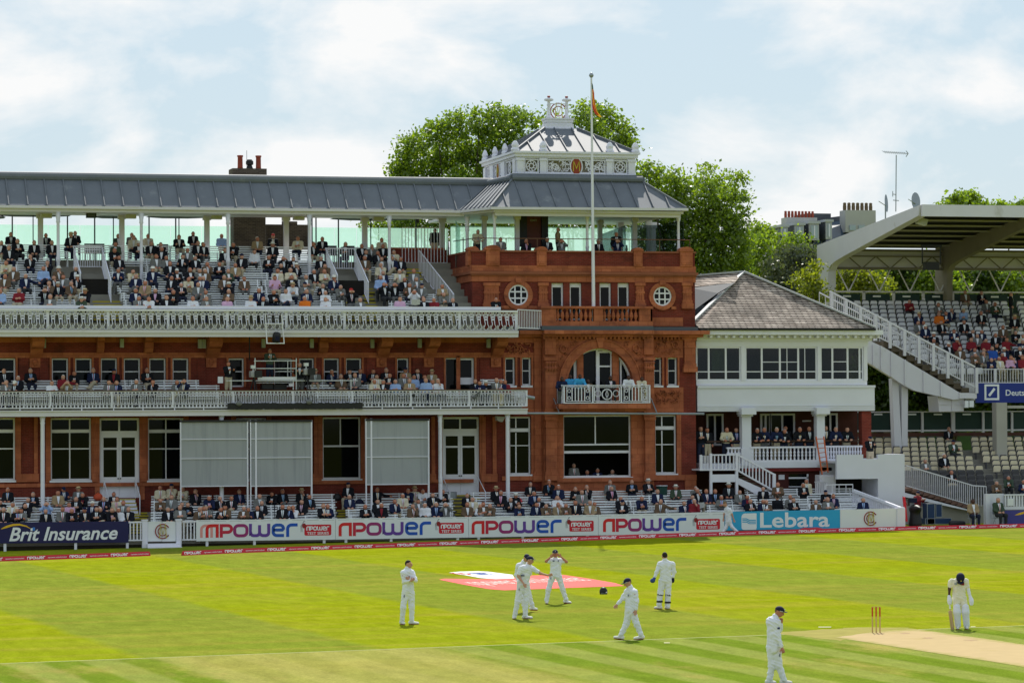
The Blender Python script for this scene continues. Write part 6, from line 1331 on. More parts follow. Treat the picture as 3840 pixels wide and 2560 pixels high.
for pts in ([(3345, 1418), (3368, 1425), (3383, 1695), (3356, 1700)], [(3381, 1440), (3405, 1446), (3402, 1990), (3382, 1990)]):
    mb = MB(); mb.prism([(at(x, y, Yt+.4).x, at(x, y, Yt+.4).z) for x, y in pts], Yt+.4, Yt+.9); part('raking_leg', mb, M_gst, GS)
mb = MB(); mb.pb(3738, 1509, 3778, 1900, 6.6, .6); mb.pb(3778, 1520, 3960, 1530, 6.8, .3); part('concrete_column', mb, mat('warm_concrete', (.40, .38, .33), .8, .15, 1), GS)
mb = MB(); mb.prism([(at(x, y, 8).x, at(x, y, 8).z) for x, y in ((3516, 1484), (3615, 1495), (3614, 1541), (3522, 1543))], 8.0, 9.5)
mb.pb(3570, 1495, 3577, 1541, 7.95, .05); mb.pb(3520, 1513, 3614, 1516, 7.96, .04); part('cream_duct_box', mb, M_cream, GS)
mb = MB(); mb.pb(3619, 1502, 3632, 1528, 7.6, .2); mb.pb(3636, 1502, 3652, 1526, 7.6, .2); o = mb.build('twin_floodlight', M_bwhite); tag(o, 'pair of small white lamps hanging under the royal blue board', 'lamp')
# lower back wall
Yl = 10.3; mb = MB(); mb.pb(3205, 1541, 3960, 1545, Yl, .1); mb.pb(3205, 1610, 3960, 1616, Yl, .1)
for x, w_ in ((3226, 4), (3343, 6), (3456, 8), (3568, 14), (3684, 8), (3792, 8)): mb.pb(x, 1545, x+w_, 1621, Yl-.02, .12)
part('lower_rear_frame', mb, M_cream, GS)
mb = MB(); mb.pb(3205, 1547, 3960, 1610, Yl+.13, .03); part('green_panels', mb, M_green, GS)
mb = MB()
for x in (3278, 3405, 3502, 3610, 3725): mb.pb(x, 1550, x+31, 1556, Yl+.09, .02)
part('small_signs', mb, M_bwhite, GS)
mb = MB(); mb.pb(3205, 1621, 3960, 1634, Yl, .1); part('brown_band', mb, mat('brown_band_paint', (.10, .04, .03), .8, .2, 2), GS)
# lower stair with rail
Y2 = -1.6; mb = MB(); A = at(3397, 1744, Y2); B = at(3650, 1820, Y2); Cc_ = at(3698, 1823, Y2); dn = Vector((0, 0, -1.05)); mb.beam(A, B, .06, .06); mb.beam(B, Cc_, .06, .06); mb.beam(A+dn, B+dn, .04, .04)
for i in range(34): c = A.lerp(B, i/34); mb.beam(c, c+dn, .028, .03)
for i in range(6): c = B.lerp(Cc_, i/5); mb.beam(c, c+dn, .028, .03)
part('lower_stair_railing', mb, M_gst, GS)
mb = MB()
for i in range(12): t = i/12; c = (A+dn).lerp(B+dn, t); mb.box(c.x, c.x+.36, Y2-.0, Y2+1.2, c.z-.28, c.z-.12)
part('lower_stair_treads', mb, mat('brown_tread', (.16, .09, .07), .9, .3, 3), GS)
mb = MB(); pts = [(3392, 1838), (3640, 1908), (3695, 1912), (3695, 1966), (3392, 1975)]; mb.prism([(at(x, y, Y2+1.2).x, at(x, y, Y2+1.2).z) for x, y in pts], Y2+1.2, Y2+1.4); part('lower_side_wall', mb, M_wall, GS)
mb = MB(); pts = [(3392, 1846), (3640, 1912), (3640, 1916), (3392, 1862)]; mb.prism([(at(x, y, Y2).x, at(x, y, Y2).z) for x, y in pts], Y2-.02, Y2+.06); part('stair_string', mb, M_wall, GS)
Y3 = -5.2; mb = MB(); mb.pb(3697, 1851, 3713, 1968, Y3, .3); part('gate_pier', mb, M_wall, GS)
mb = MB(); mb.pb(3713, 1850, 3765, 1966, Y3+.2, .1); part('white_door', mb, M_wall, GS)
mb = MB(); mb.pb(3766, 1851, 3990, 1856, Y3, .12); mb.pb(3766, 1898, 3990, 1908, Y3, .12)
for i in range(20): x = 3768+i*10.5; mb.pb(x, 1856, x+6, 1898, Y3+.02, .04)
part('slatted_barrier', mb, M_wall, GS)
mb = MB(); mb.pb(3768, 1911, 3990, 1966, Y3-.05, .1); PB = mb.build('advertising_board', mat('board_violet_blue', (.06, .055, .25), .5, .06, 2)); tag(PB, 'violet-blue board with yellow swoosh at the bottom right edge of the stand', 'advertising board')
mb = MB(); P = [(3805, 1930), (3825, 1921), (3850, 1914), (3900, 1910), (3900, 1916), (3850, 1921), (3828, 1929), (3810, 1931)]; mb.add([(at(x, y, Y3-.06).x, Y3-.06, at(x, y, Y3-.06).z) for x, y in P], [tuple(range(8))]); part('yellow_swoosh', mb, M_yelp, PB)
mb = MB(); mb.pb(3778, 1868, 3800, 1895, Y3-.03, .02); part('paper_notice', mb, M_bwhite, GS)
# seats
seats = []
rng = random.Random(11)
def rail_x(y): return 3112+(3655-3112)*(y-1092)/(1378-1092)
for k, (Y, z) in enumerate(US):
    X = XG+1.2+(k % 2)*.26
    while X < XS1:
        sx, sy = px((X, Y, z+.6))
        if sx < 3870 and (sy > 1378 or sx > rail_x(sy)-130) and not (3772 < sx-(k-8)*1.5 < 3812): seats.append((X, Y, z, 'u', k, sx, sy))
        X += .52
for k, (Y, z) in enumerate(LS):
    X = at(3200, 1700, Y).x
    while X < XS1:
        sx, sy = px((X, Y, z+.6)); xa_ = 3575+(sy-1640)*.95
        if sx < 3870 and sx > (3200 if sy < 1700 else 3398) and not (xa_ < sx < xa_+48): seats.append((X, Y, z, 'l', k, sx, sy))
        X += .52
sb = MB(); sb.add([(-.22, .17, .45), (.22, .17, .45), (.22, .21, .66), (.17, .22, .78), (-.17, .22, .78), (-.22, .21, .66), (-.22, .13, .45), (.22, .13, .45), (.22, .17, .66), (.17, .18, .78), (-.17, .18, .78), (-.22, .17, .66)], [(5, 4, 3, 2, 1, 0), (6, 7, 8, 9, 10, 11), (0, 1, 7, 6), (1, 2, 8, 7), (2, 3, 9, 8), (3, 4, 10, 9), (4, 5, 11, 10), (5, 0, 6, 11)])
sb.box(-.04, .04, .12, .2, 0, .45)
sp_ = MB(); sp_.add([(-.19, .12, .38), (.19, .12, .38), (.21, .06, .62), (.15, .05, .72), (-.15, .05, .72), (-.21, .06, .62), (-.19, .16, .38), (.19, .16, .38), (.21, .11, .62), (.15, .10, .72), (-.15, .10, .72), (-.21, .11, .62)], [(0, 1, 2, 3, 4, 5), (11, 10, 9, 8, 7, 6), (0, 6, 7, 1), (1, 7, 8, 2), (2, 8, 9, 3), (3, 9, 10, 4), (4, 10, 11, 5), (5, 11, 6, 0)])
smesh = sb.mesh('stadium_seat', M_seatg); pw = sp_.mesh('tip_up_pan', M_seatw); pc = sp_.mesh('tip_up_pan', M_seatc); pg = sp_.mesh('tip_up_pan', M_seatg)
seats.sort(key=lambda s: (s[3] == 'u', s[1]))
nseat = len(seats); stuffS = seats[290:]; cntS = {}
for s in sorted(seats[:290], key=lambda s: s[0]):
    o = link('stadium_seat', smesh); o.location = (s[0], s[1], s[2]); key = (s[3], s[4]); cntS[key] = cntS.get(key, -1)+1
    nm = 'lower deck' if s[3] == 'l' else 'upper deck'; colr = 'grey tip-up seat' if (s[3] == 'l' and s[4] < 5) else ('cream tip-up seat' if s[3] == 'l' else 'white and grey tip-up seat')
    tag(o, f'{colr}, stand {nm}, {ordn(s[4])} row up, {ordn(cntS[key])} from left', 'seat', 'tip-up seats of the grandstand')
    link('tip_up_pan', pg if (s[3] == 'l' and s[4] < 5) else (pc if s[3] == 'l' else pw), o)
if stuffS:
    mb = MB()
    for s in stuffS:
        for src, mi in ((sb, 0), (sp_, 1)): mb.add([(v[0]+s[0], v[1]+s[1], v[2]+s[2]) for v in src.v], src.f, mi)
    o = mb.build('more_stadium_seats', [M_seatg, M_seatw]); tag(o, 'remaining white and grey tip-up seats high on the upper deck', 'seats', kind='stuff')
mb = MB(); c = at(3493, 1000, 12); 
mb.beam((c.x-.55, 12, at(3475, 925, 12).z), (c.x-.55, 12, at(3475, 990, 12).z), .06, .06); mb.beam((c.x+.55, 12, at(3475, 925, 12).z), (c.x+.55, 12, at(3475, 990, 12).z), .06, .06); mb.box(c.x-.4, c.x+.4, 11.8, 12.3, at(3475, 1012, 12).z, at(3475, 982, 12).z); mb.box(c.x-.6, c.x+.6, 11.9, 12.1, at(3475, 926, 12).z, at(3475, 918, 12).z); o = mb.build('hanging_loudspeaker', M_dark); tag(o, 'black loudspeaker hung on a frame beneath the grandstand canopy', 'speaker')
mb = MB(); c = at(3460, 830, 9); mb.add([(c.x-.3, 9, c.z-.1), (c.x+.15, 8.8, c.z-.25), (c.x+.35, 9, c.z+.1), (c.x-.1, 9.2, c.z+.25), (c.x-.3, 9.4, c.z-.1), (c.x+.15, 9.2, c.z-.25), (c.x+.35, 9.4, c.z+.1), (c.x-.1, 9.6, c.z+.25)], [(0, 1, 2, 3), (7, 6, 5, 4), (0, 4, 5, 1), (1, 5, 6, 2), (2, 6, 7, 3), (3, 7, 4, 0)]); o = mb.build('floodlight', M_bwhite); tag(o, 'white floodlight under the front corner of the canopy', 'lamp')
m2 = MB(); m2.beam((c.x, 9.2, c.z+.2), (c.x, 9.2, c.z+.6), .05, .05); part('bracket', m2, M_gst, o)
# ================================================================ BACKGROUND BUILDING
Yg = 62
def Q(u, v, Y=Yg): return at(2500+u/1.755, 560+v/1.755, Y)
BG = thing('mansard_building', 'distant terrace building with blue slate mansard roof, dormers and tall chimneys behind the trees', 'building', (Q(1000, 600).x, Yg, 0))
mb = MB(); mb.slab([Q(755, 640), Q(1300, 680), Q(1300, 440, Yg+3), Q(760, 498, Yg+3)], .3); part('mansard_roof', mb, mat('blue_slate', (.05, .075, .11), .5, .25, 1.2), BG)
mb = MB(); mb.box(Q(755, 640).x, Q(1600, 640).x, Yg, Yg+10, -1, Q(900, 655).z); part('wall', mb, M_stock, BG)
mb = MB(); mb.beam(Q(795, 500, Yg+3), Q(1180, 448, Yg+3), .5, .3); mb.box(Q(1020, 460).x, Q(1175, 460).x, Yg+3, Yg+6, Q(1100, 470).z, Q(1100, 405).z); part('flat_roof_box', mb, M_leadd, BG)
for u0, u1, v0, v1 in ((757, 797, 512, 606), (845, 903, 500, 598), (940, 1002, 490, 598), (1050, 1088, 478, 590)):
    mb = MB(); p, q = Q(u0, v1, Yg-.6), Q(u1, v0, Yg-.6); mb.box(p.x, q.x, Yg-.6, Yg-.4, p.z, q.z); mb.box(p.x-.1, q.x+.1, Yg-.7, Yg+2, q.z, q.z+.18); d = part('dormer', mb, mat('dormer_grey', (.42, .44, .46), .6, .1, 1), BG)
    m2 = MB(); m2.box(p.x+.12, q.x-.12, Yg-.66, Yg-.61, p.z+.15, q.z-.15); part('pane', m2, mat('painted_reflection_glass', (.35, .42, .46), .3, .1, 1), d)  # panes carry their pale reflection in the base colour
    m2 = MB(); m2.box((p.x+q.x)/2-.05, (p.x+q.x)/2+.05, Yg-.69, Yg-.661, p.z+.15, q.z-.15); part('glazing_bar', m2, M_wall, d)
    m2 = MB(); m2.box(p.x+.02, q.x+.02, Yg-.4, Yg+2, p.z, q.z-.01); part('cheek', m2, M_leadd, d)
for (u0, u1, v0, v1, pv, npot, cm, pm) in ((790, 990, 450, 496, 402, 9, MATS.get('grey_render') or mat('grey_render', (.42, .42, .40), .8, .12, .8), M_pot), (1177, 1376, 402, 545, 347, 7, mat('grey_render', (.42, .42, .40), .8, .12, .8), mat('buff_pot', (.16, .11, .06), .8, .25, 3))):
    mb = MB(); p, q = Q(u0, v1, Yg+1), Q(u1, v0, Yg+1); mb.box(p.x, q.x, Yg+1, Yg+2.2, p.z, q.z); c = part('chimney', mb, cm, BG)
    for i in range(npot):
        X = p.x+(q.x-p.x)*(i+.5)/npot; zt = Q(u0, pv, Yg+1).z; m2 = MB(); rr = (q.x-p.x)/npot*.40; m2.lathe(X, Yg+1.6, [(rr, q.z), (rr*1.05, (q.z+zt)/2), (rr*.85, zt-.1), (rr*1.1, zt-.08), (rr*.6, zt)], 8); part('chimney_pot', m2, pm, c)
mb = MB()
for u0 in (1205, 1265): p, q = Q(u0, 532, Yg+.9), Q(u0+40, 500, Yg+.9); mb.box(p.x, q.x, Yg+.9, Yg+.99, p.z, q.z)
part('attic_window', mb, MATS['painted_reflection_glass'], BG)
mb = MB(); mb.tube([Q(1508, 410), Q(1511, 38)], .038, 6); 
AN = mb.build('aerial_mast', M_steel); tag(AN, 'tall thin television aerial mast on the distant roof', 'aerial')
mb = MB(); mb.tube([Q(1425, 18), Q(1590, 28)], .022, 5)
for i in range(12): c = Q(1430+13*i, 18+.8*i); mb.tube([c+Vector((0, -.4, -.12)), c+Vector((0, .4, .12))], .02, 4)
mb.tube([Q(1575, 10), Q(1590, 28), Q(1575, 50)], .03, 4); mb.tube([Q(1485, 295), Q(1510, 298)], .03, 4); mb.tube([Q(1488, 275), Q(1488, 312)], .03, 4); mb.tube([Q(1490, 335), Q(1528, 338)], .03, 4); part('antenna_elements', mb, M_steel, AN)
for nm, (u, v), r, lab in (('satellite_dish', (1640, 342), 1, 'oval grey satellite dish above the canopy corner'), ('satellite_dish', (1446, 355), .9, 'edge-on satellite dish beside the tall aerial')):
    mb = MB(); c = Q(u, v, 45); n = 14; rx, rz = (.32, .62) if r == 1 else (.12, .62); mb.add([(c.x+rx*cos(2*pi*i/n), 45+.1*sin(2*pi*i/n), c.z+rz*sin(2*pi*i/n)) for i in range(n)]+[(c.x+.1, 45.3, c.z)], [(i, (i+1) % n, n) for i in range(n)]+[tuple(range(n-1, -1, -1))]); o = mb.build(nm, M_steel); tag(o, lab, 'satellite dish')
    m2 = MB(); m2.tube([(c.x, 45.2, c.z), (c.x, 45.2, c.z-1.6)], .05, 5); m2.tube([(c.x, 45, c.z-.2), (c.x-.7, 44.6, c.z+.1)], .03, 4); part('mount', m2, M_steel, o)
# ================================================================ TREES
def leafmat(name, c1, c2, tr=.42):
    m = bpy.data.materials.new(name); m.use_nodes = True; nt = m.node_tree; nt.nodes.clear(); l = nt.links.new
    o = N(nt, 'ShaderNodeOutputMaterial'); g = N(nt, 'ShaderNodeNewGeometry'); no = N(nt, 'ShaderNodeTexNoise'); no.inputs['Scale'].default_value = .55; no.inputs['Detail'].default_value = 4
    r = N(nt, 'ShaderNodeMath', operation='ADD'); l(g.outputs['Random Per Island'], r.inputs[0]); l(no.outputs[0], r.inputs[1]); r2 = N(nt, 'ShaderNodeMath', operation='MULTIPLY_ADD'); l(r.outputs[0], r2.inputs[0]); r2.inputs[1].default_value = 1.0; r2.inputs[2].default_value = -.5; r2.use_clamp = True
    mx = N(nt, 'ShaderNodeMix', data_type='RGBA'); mx.inputs[6].default_value = c1+(1,); mx.inputs[7].default_value = c2+(1,); l(r2.outputs[0], mx.inputs[0])
    d = N(nt, 'ShaderNodeBsdfDiffuse'); t = N(nt, 'ShaderNodeBsdfTranslucent'); gl = N(nt, 'ShaderNodeBsdfGlossy'); gl.inputs[1].default_value = .35; gl.inputs[0].default_value = (.8, .8, .8, 1); l(mx.outputs[2], d.inputs[0])
    vm = N(nt, 'ShaderNodeVectorMath', operation='MULTIPLY'); vm.inputs[1].default_value = (2.1, 2.2, .8); l(mx.outputs[2], vm.inputs[0]); l(vm.outputs[0], t.inputs[0])
    a = N(nt, 'ShaderNodeMixShader'); a.inputs[0].default_value = tr; l(d.outputs[0], a.inputs[1]); l(t.outputs[0], a.inputs[2]); b = N(nt, 'ShaderNodeMixShader'); b.inputs[0].default_value = .05; l(a.outputs[0], b.inputs[1]); l(gl.outputs[0], b.inputs[2]); l(b.outputs[0], o.inputs[0]); return m
M_bark = mat('bark', (.07, .055, .04), .9, .3, 3)
def tree(name, label, blobs, Y, m, seed, dens=1.0, leaf=.21, base=None, depthk=.8, group='trees behind the pavilion'):
    rs = np.random.RandomState(seed); V = []; cl = []
    d0 = (at(blobs[0][0], 800, Y)-CAM).dot(FW); sc = FPX/d0
    cs = []
    for (x, y, r) in blobs:
        c = at(x, y, Y+rs.uniform(-1.5, 1.5)); R = r/sc; cs.append((c, R))
        nc = max(4, int(44*R*R*dens))
        for i in range(nc):
            v = rs.normal(size=3); v /= np.linalg.norm(v); rr = R*(.35+.68*rs.rand()**.5); p = np.array(c)+v*rr*np.array((1, depthk, .95)); k = int(rs.uniform(16, 34)); s = rs.uniform(.2, .42)
            q = p+rs.normal(size=(k, 3))*np.array((s, s, s*.6)); cl.append(q)
    P = np.concatenate(cl); n = len(P); a = rs.normal(size=(n, 3)); a /= np.linalg.norm(a, axis=1)[:, None]; b = np.cross(a, rs.normal(size=(n, 3))); b /= np.linalg.norm(b, axis=1)[:, None]; L_ = leaf*rs.uniform(.6, 1.4, (n, 1))
    vs = np.stack([P, P+a*L_*.5+b*L_*.35, P+a*L_, P+a*L_*.5-b*L_*.35], 1).reshape(-1, 3)
    me = bpy.data.meshes.new('crown'); me.vertices.add(4*n); me.vertices.foreach_set('co', vs.ravel().astype(np.float32)); me.loops.add(4*n); me.loops.foreach_set('vertex_index', np.arange(4*n, dtype=np.int32)); me.polygons.add(n); me.polygons.foreach_set('loop_start', np.arange(0, 4*n, 4, dtype=np.int32)); me.update(calc_edges=True); me.materials.append(m)
    bx = base[0] if base else sum(b_[0] for b_ in blobs)/len(blobs); gx = at(bx, 1500, Y).x
    R_ = thing(name, label, 'tree', (gx, Y, gz(gx)), group=group)
    link('crown', me, R_)
    mb = MB(); top = max(c.z for c, r in cs); lo = min(c.z for c, r in cs); fork = Vector((gx, Y, gz(gx)+(top-gz(gx))*.38)); mb.tube([(gx, Y, gz(gx)-.2), fork], .42 if top > 10 else .2, 10, r2=.3 if top > 10 else .12)
    for c, r in cs[::1 if len(cs) < 12 else 2]:
        mid = fork.lerp(c, .55)+Vector((rs.uniform(-.5, .5), rs.uniform(-.5, .5), .3)); f = .13 if top > 10 else .06; mb.tube([fork, mid], f, 6, r2=f*.6); mb.tube([mid, c+Vector((0, 0, r*.6))], f*.6, 5, r2=.02)
    part('trunk', mb, M_bark, R_); return n
G1 = leafmat('plane_leaf', (.065, .115, .014), (.20, .275, .024)); G2 = leafmat('plane_leaf_light', (.075, .125, .014), (.22, .30, .026)); G3 = leafmat('olive_grey_leaf', (.055, .075, .045), (.12, .14, .09), .2); G4 = leafmat('golden_leaf', (.11, .14, .012), (.20, .22, .02)); G5 = leafmat('dark_leaf', (.030, .065, .012), (.085, .135, .018), .3)
nl = 0
nl += tree('plane_tree', 'large broad green plane tree rising behind the roof left of the lantern', [(1500, 590, 45), (1560, 540, 50), (1640, 500, 55), (1720, 470, 55), (1800, 460, 50), (1870, 440, 50), (1930, 440, 45), (1990, 450, 30), (1510, 660, 50), (1590, 620, 80), (1700, 580, 90), (1810, 560, 90), (1920, 540, 80), (1500, 735, 30), (1600, 720, 70), (1720, 700, 80), (1850, 680, 90), (1380, 835, 26), (1440, 850, 40), (1520, 840, 50), (1620, 840, 70), (1760, 830, 80), (1860, 830, 70), (1480, 900, 40), (1950, 640, 70)], 30, G1, 1, 1.0, base=(1700,))
nl += tree('plane_tree', 'green plane tree behind the lantern roof and the flagpole', [(2035, 445, 26), (2080, 470, 36), (2180, 435, 45), (2230, 430, 45), (2290, 450, 50), (2340, 490, 45), (2350, 545, 40), (2100, 540, 70), (2220, 520, 70), (2300, 560, 60), (2150, 640, 90), (2280, 660, 90), (2100, 800, 80), (2220, 820, 80), (2330, 800, 80), (2020, 820, 70), (1960, 850, 60)], 34, G2, 2, .9, base=(2200,))
nl += tree('plane_tree', 'ragged bright green tree between the tower roof and the annexe roof', [(2420, 640, 34), (2470, 670, 50), (2530, 690, 55), (2590, 705, 40), (2640, 660, 20), (2655, 625, 16), (2650, 700, 40), (2710, 690, 40), (2765, 670, 26), (2785, 680, 18), (2480, 760, 60), (2570, 780, 80), (2680, 770, 70), (2760, 740, 40), (2790, 790, 24), (2600, 870, 90), (2700, 850, 80), (2760, 860, 50), (2480, 860, 70), (2640, 960, 90), (2730, 950, 80), (2790, 920, 50), (2650, 1040, 80), (2760, 1020, 60), (2550, 960, 70), (2440, 900, 60)], 28, G2, 3, 1.0, base=(2600,))
nl += tree('leafy_tree', 'flat-topped green tree in front of the mansard building', [(2850, 870, 34), (2890, 890, 34), (2840, 930, 45), (2900, 940, 45), (2950, 920, 34), (2985, 900, 28), (3020, 930, 26), (2860, 990, 50), (2800, 980, 40)], 38, G2, 4, 1.0)
nl += tree('olive_tree', 'grey-green silvery tree left of the canopy column', [(2900, 1010, 38), (2950, 970, 45), (3000, 960, 45), (3050, 955, 40), (2930, 1060, 45), (2990, 1040, 55), (3060, 1020, 45), (2880, 1070, 30), (3020, 1100, 50), (2950, 1120, 40)], 26, G3, 5, 1.1, leaf=.19)
nl += tree('golden_shrub_tree', 'small golden-green tree just left of the canopy column', [(3000, 1060, 26), (3030, 1030, 26), (3055, 1010, 26), (3050, 1060, 34), (3065, 1110, 40), (3030, 1120, 34), (3010, 1150, 30)], 20, G4, 6, 1.3, leaf=.19)
nl += tree('golden_shrub_tree', 'golden-green tree seen under the canopy beside its first column', [(3130, 1040, 36), (3180, 1030, 40), (3240, 1040, 40), (3290, 1055, 36), (3150, 1080, 36), (3220, 1090, 40), (3300, 1090, 34), (3200, 1120, 40)], 29, G4, 7, 1.2, leaf=.21)
for k, (xc, lab) in enumerate(((3380, 'dark tree seen under the canopy, right of the golden one'), (3540, 'dark tree behind the second canopy column'), (3700, 'dark tree behind the right part of the upper deck'), (3860, 'dark tree under the canopy at the right edge'))):
    nl += tree('dark_leafy_tree', lab, [(xc-60, 1040, 45), (xc, 1030, 50), (xc+60, 1045, 45), (xc-40, 1090, 50), (xc+40, 1090, 50), (xc, 1150, 60), (xc-20, 1010, 40)], 33, G5 if k % 2 == 0 else G1, 8+k, 1.0, leaf=.27)
for k, (xc, lab) in enumerate(((3300, 'dark undergrowth tree between the annexe and the raking legs'), (3440, 'dark tree behind the raking legs below the flying stair'), (3580, 'dark tree behind the cream duct box'), (3720, 'dark tree behind the concrete column'), (3860, 'dark tree behind the lower deck at the right edge'))):
    nl += tree('dark_leafy_tree', lab, [(xc-50, 1300, 50), (xc+30, 1310, 50), (xc-40, 1390, 60), (xc+40, 1400, 60), (xc, 1350, 60), (xc-30, 1470, 60), (xc+40, 1480, 60), (xc, 1540, 60), (xc-50, 1560, 50)], 27+k % 2, G5, 14+k, 1.1, leaf=.27)
nl += tree('leafy_tree', 'palm-like tree top showing above the grandstand canopy', [(3560, 768, 12), (3590, 750, 18), (3625, 742, 18), (3650, 750, 16), (3620, 765, 22), (3690, 772, 14), (3760, 775, 12), (3825, 772, 14)], 60, G2, 20, 2.2, leaf=.30)
mb = MB(); c = at(2866, 870, 58); mb.box(c.x-.6, c.x+.6, 58, 60, c.z-2, at(2866, 860, 58).z); o = mb.build('far_chimney', M_stock); tag(o, 'small brown chimney block half hidden by the flat-topped tree', 'chimney')
# far backdrop of hedge and woodland closing the horizon
mb = MB(); rs = random.Random(3)
for i in range(160):
    X = -220+i*3.2; h = 6.5+rs.random()*2.5; mb.lathe(X, 120+rs.uniform(-6, 6), [(2.2, -1), (2.9, h*.5), (2.2, h*.8), (.8, h)], 7)
o = mb.build('far_woodland', mat('far_woodland_green', (.03, .06, .018), .95, .5, .8, bump=1), smooth=True); tag(o, 'distant dark woodland and hedge line behind the buildings', 'woodland', kind='stuff')
# ================================================================ FIGURES: smooth-union distance fields polygonised with surface nets
def surfnet(fn, lo, hi, h):
    xs = [np.arange(lo[i], hi[i]+h, h) for i in range(3)]; G_ = np.stack(np.meshgrid(*xs, indexing='ij'), -1); f = fn(G_); ins = f < 0
    nx, ny, nz = f.shape; acc = np.zeros((nx-1, ny-1, nz-1, 3)); cnt = np.zeros((nx-1, ny-1, nz-1))
    sl = lambda a, o, n_: slice(o, n_-1+o)
    for ax in range(3):
        a0 = [slice(None)]*3; a1 = [slice(None)]*3; a0[ax] = slice(0, -1); a1[ax] = slice(1, None); f0 = f[tuple(a0)]; f1 = f[tuple(a1)]; cr = (f0 < 0) != (f1 < 0); t = np.where(cr, f0/(f0-f1+1e-12), 0)
        P = G_[tuple(a0)].copy(); P[..., ax] += t*h; P *= cr[..., None]; b, c = [q for q in range(3) if q != ax]
        for ob in (0, 1):
            for oc in (0, 1):
                s = [slice(None)]*3; s[b] = slice(ob, P.shape[b]-1+ob); s[c] = slice(oc, P.shape[c]-1+oc); acc += P[tuple(s)]; cnt += cr[tuple(s)]
    act = cnt > 0; idx = -np.ones(act.shape, int); idx[act] = np.arange(act.sum()); V = acc[act]/cnt[act][:, None]; F = []
    for ax in range(3):
        a0 = [slice(None)]*3; a1 = [slice(None)]*3; a0[ax] = slice(0, -1); a1[ax] = slice(1, None); i0 = ins[tuple(a0)]; i1 = ins[tuple(a1)]; b, c = (ax+1) % 3, (ax+2) % 3
        I = np.argwhere(i0 != i1); I = I[(I[:, b] > 0) & (I[:, c] > 0) & (I[:, b] < act.shape[b]) & (I[:, c] < act.shape[c])]
        eb = np.zeros(3, int); eb[b] = 1; ec = np.zeros(3, int); ec[c] = 1; g = lambda J: idx[J[:, 0], J[:, 1], J[:, 2]]
        q = np.stack([g(I), g(I-eb), g(I-eb-ec), g(I-ec)], 1); fl_ = i0[I[:, 0], I[:, 1], I[:, 2]]; q[~fl_] = q[~fl_][:, ::-1]; F.append(q)
    F = np.concatenate(F); F = F[(F >= 0).all(1)]; return V, F
def sdf(prims, k=.018, cut=None):
    def fn(P):
        s = 0
        for p in prims:
            if p[0] == 'c':
                a, b = np.array(p[1], float), np.array(p[2], float); ab = b-a; L2 = max(1e-9, ab @ ab); h = np.clip(((P-a) @ ab)/L2, 0, 1); d = np.linalg.norm(P-a-h[..., None]*ab, axis=-1)-(p[3]+(p[4]-p[3])*h)
            else:
                q = P-np.array(p[1]); 
                if len(p) > 3: q = q @ p[3]
                r = np.array(p[2]); kk = np.linalg.norm(q/r, axis=-1); d = (kk-1)*r.min()
            s = s+np.exp(-np.clip(d, -.5, .6)/k)
        f = -k*np.log(s+1e-30)
        if cut is not None: f = np.maximum(f, cut(P))
        return f
    return fn
def polym(prims, h, k=.018, cut=None, wr=0):
    pts = []
    for p in prims:
        if p[0] == 'c': 
            for c, r in ((p[1], p[3]), (p[2], p[4])): pts += [np.array(c)-r, np.array(c)+r]
        else: R = max(p[2]); pts += [np.array(p[1])-R, np.array(p[1])+R]
    lo = np.min(pts, 0)-2*h-.02; hi = np.max(pts, 0)+2*h+.02; f0 = sdf(prims, k, cut)
    if not wr: return surfnet(f0, lo, hi, h)
    def fw(P):
        x, y, z = P[..., 0], P[..., 1], P[..., 2]; return f0(P)+wr*(np.sin(46*z+9*np.sin(11*x+5*z)+14*y)*.6+np.sin(27*x+19*z+6*np.sin(13*z))*.5)
    return surfnet(fw, lo, hi, h)
def tomesh(name, VF, m, smooth=True):
    if not isinstance(VF, list): VF = [VF]
    V = []; F = []
    for v, f in VF: o = len(V); V += [tuple(x) for x in v]; F += [tuple(int(i)+o for i in x) for x in f]
    me = bpy.data.meshes.new(name); me.from_pydata(V, [], F); me.materials.append(m); me.polygons.foreach_set('use_smooth', [smooth]*len(F)); me.update(); return me
SK = [mat('skin_pale', (.52, .27, .19), .6, .08, 20), mat('skin_ruddy', (.46, .19, .12), .6, .08, 20), mat('skin_tan', (.34, .16, .09), .6, .08, 20), mat('skin_dark', (.075, .032, .02), .55, .1, 20)]
CL = {'k': ((.010, .011, .016), 'black jacket'), 'n': ((.012, .018, .055), 'navy jacket'), 'g': ((.16, .16, .155), 'grey jacket'), 'c': ((.60, .54, .40), 'cream jacket'), 'b': ((.13, .085, .055), 'brown jacket'), 't': ((.33, .24, .14), 'tan jacket'),
      'w': ((.70, .71, .76), 'white shirt'), 'l': ((.30, .42, .68), 'pale blue shirt'), 'p': ((.62, .38, .55), 'pink shirt'), 'r': ((.22, .02, .03), 'dark red top'), 'o': ((.70, .17, .02), 'orange top'), 'e': ((.05, .075, .05), 'green jacket'), 'a': ((.05, .32, .60), 'sky-blue top'), 'm': ((.03, .10, .40), 'blue sweater')}
CM = {k: mat('cloth_'+v[1].replace(' ', '_').replace('-', '_'), v[0], .85, .18, 9, spec=.15) for k, v in CL.items()}
TR = [mat('trousers_charcoal', (.025, .026, .03), .85, .15, 9), mat('trousers_grey', (.11, .11, .11), .85, .15, 9), mat('trousers_stone', (.42, .36, .26), .85, .12, 9), mat('trousers_navy', (.012, .017, .04), .85, .15, 9)]
HC = {'g': mat('hair_grey', (.30, .29, .28), .8, .2, 20), 'd': mat('hair_dark', (.020, .013, .010), .8, .2, 20), 'w': mat('hair_white', (.60, .59, .56), .8, .1, 20), 's': mat('hair_sandy', (.20, .12, .06), .8, .2, 20)}
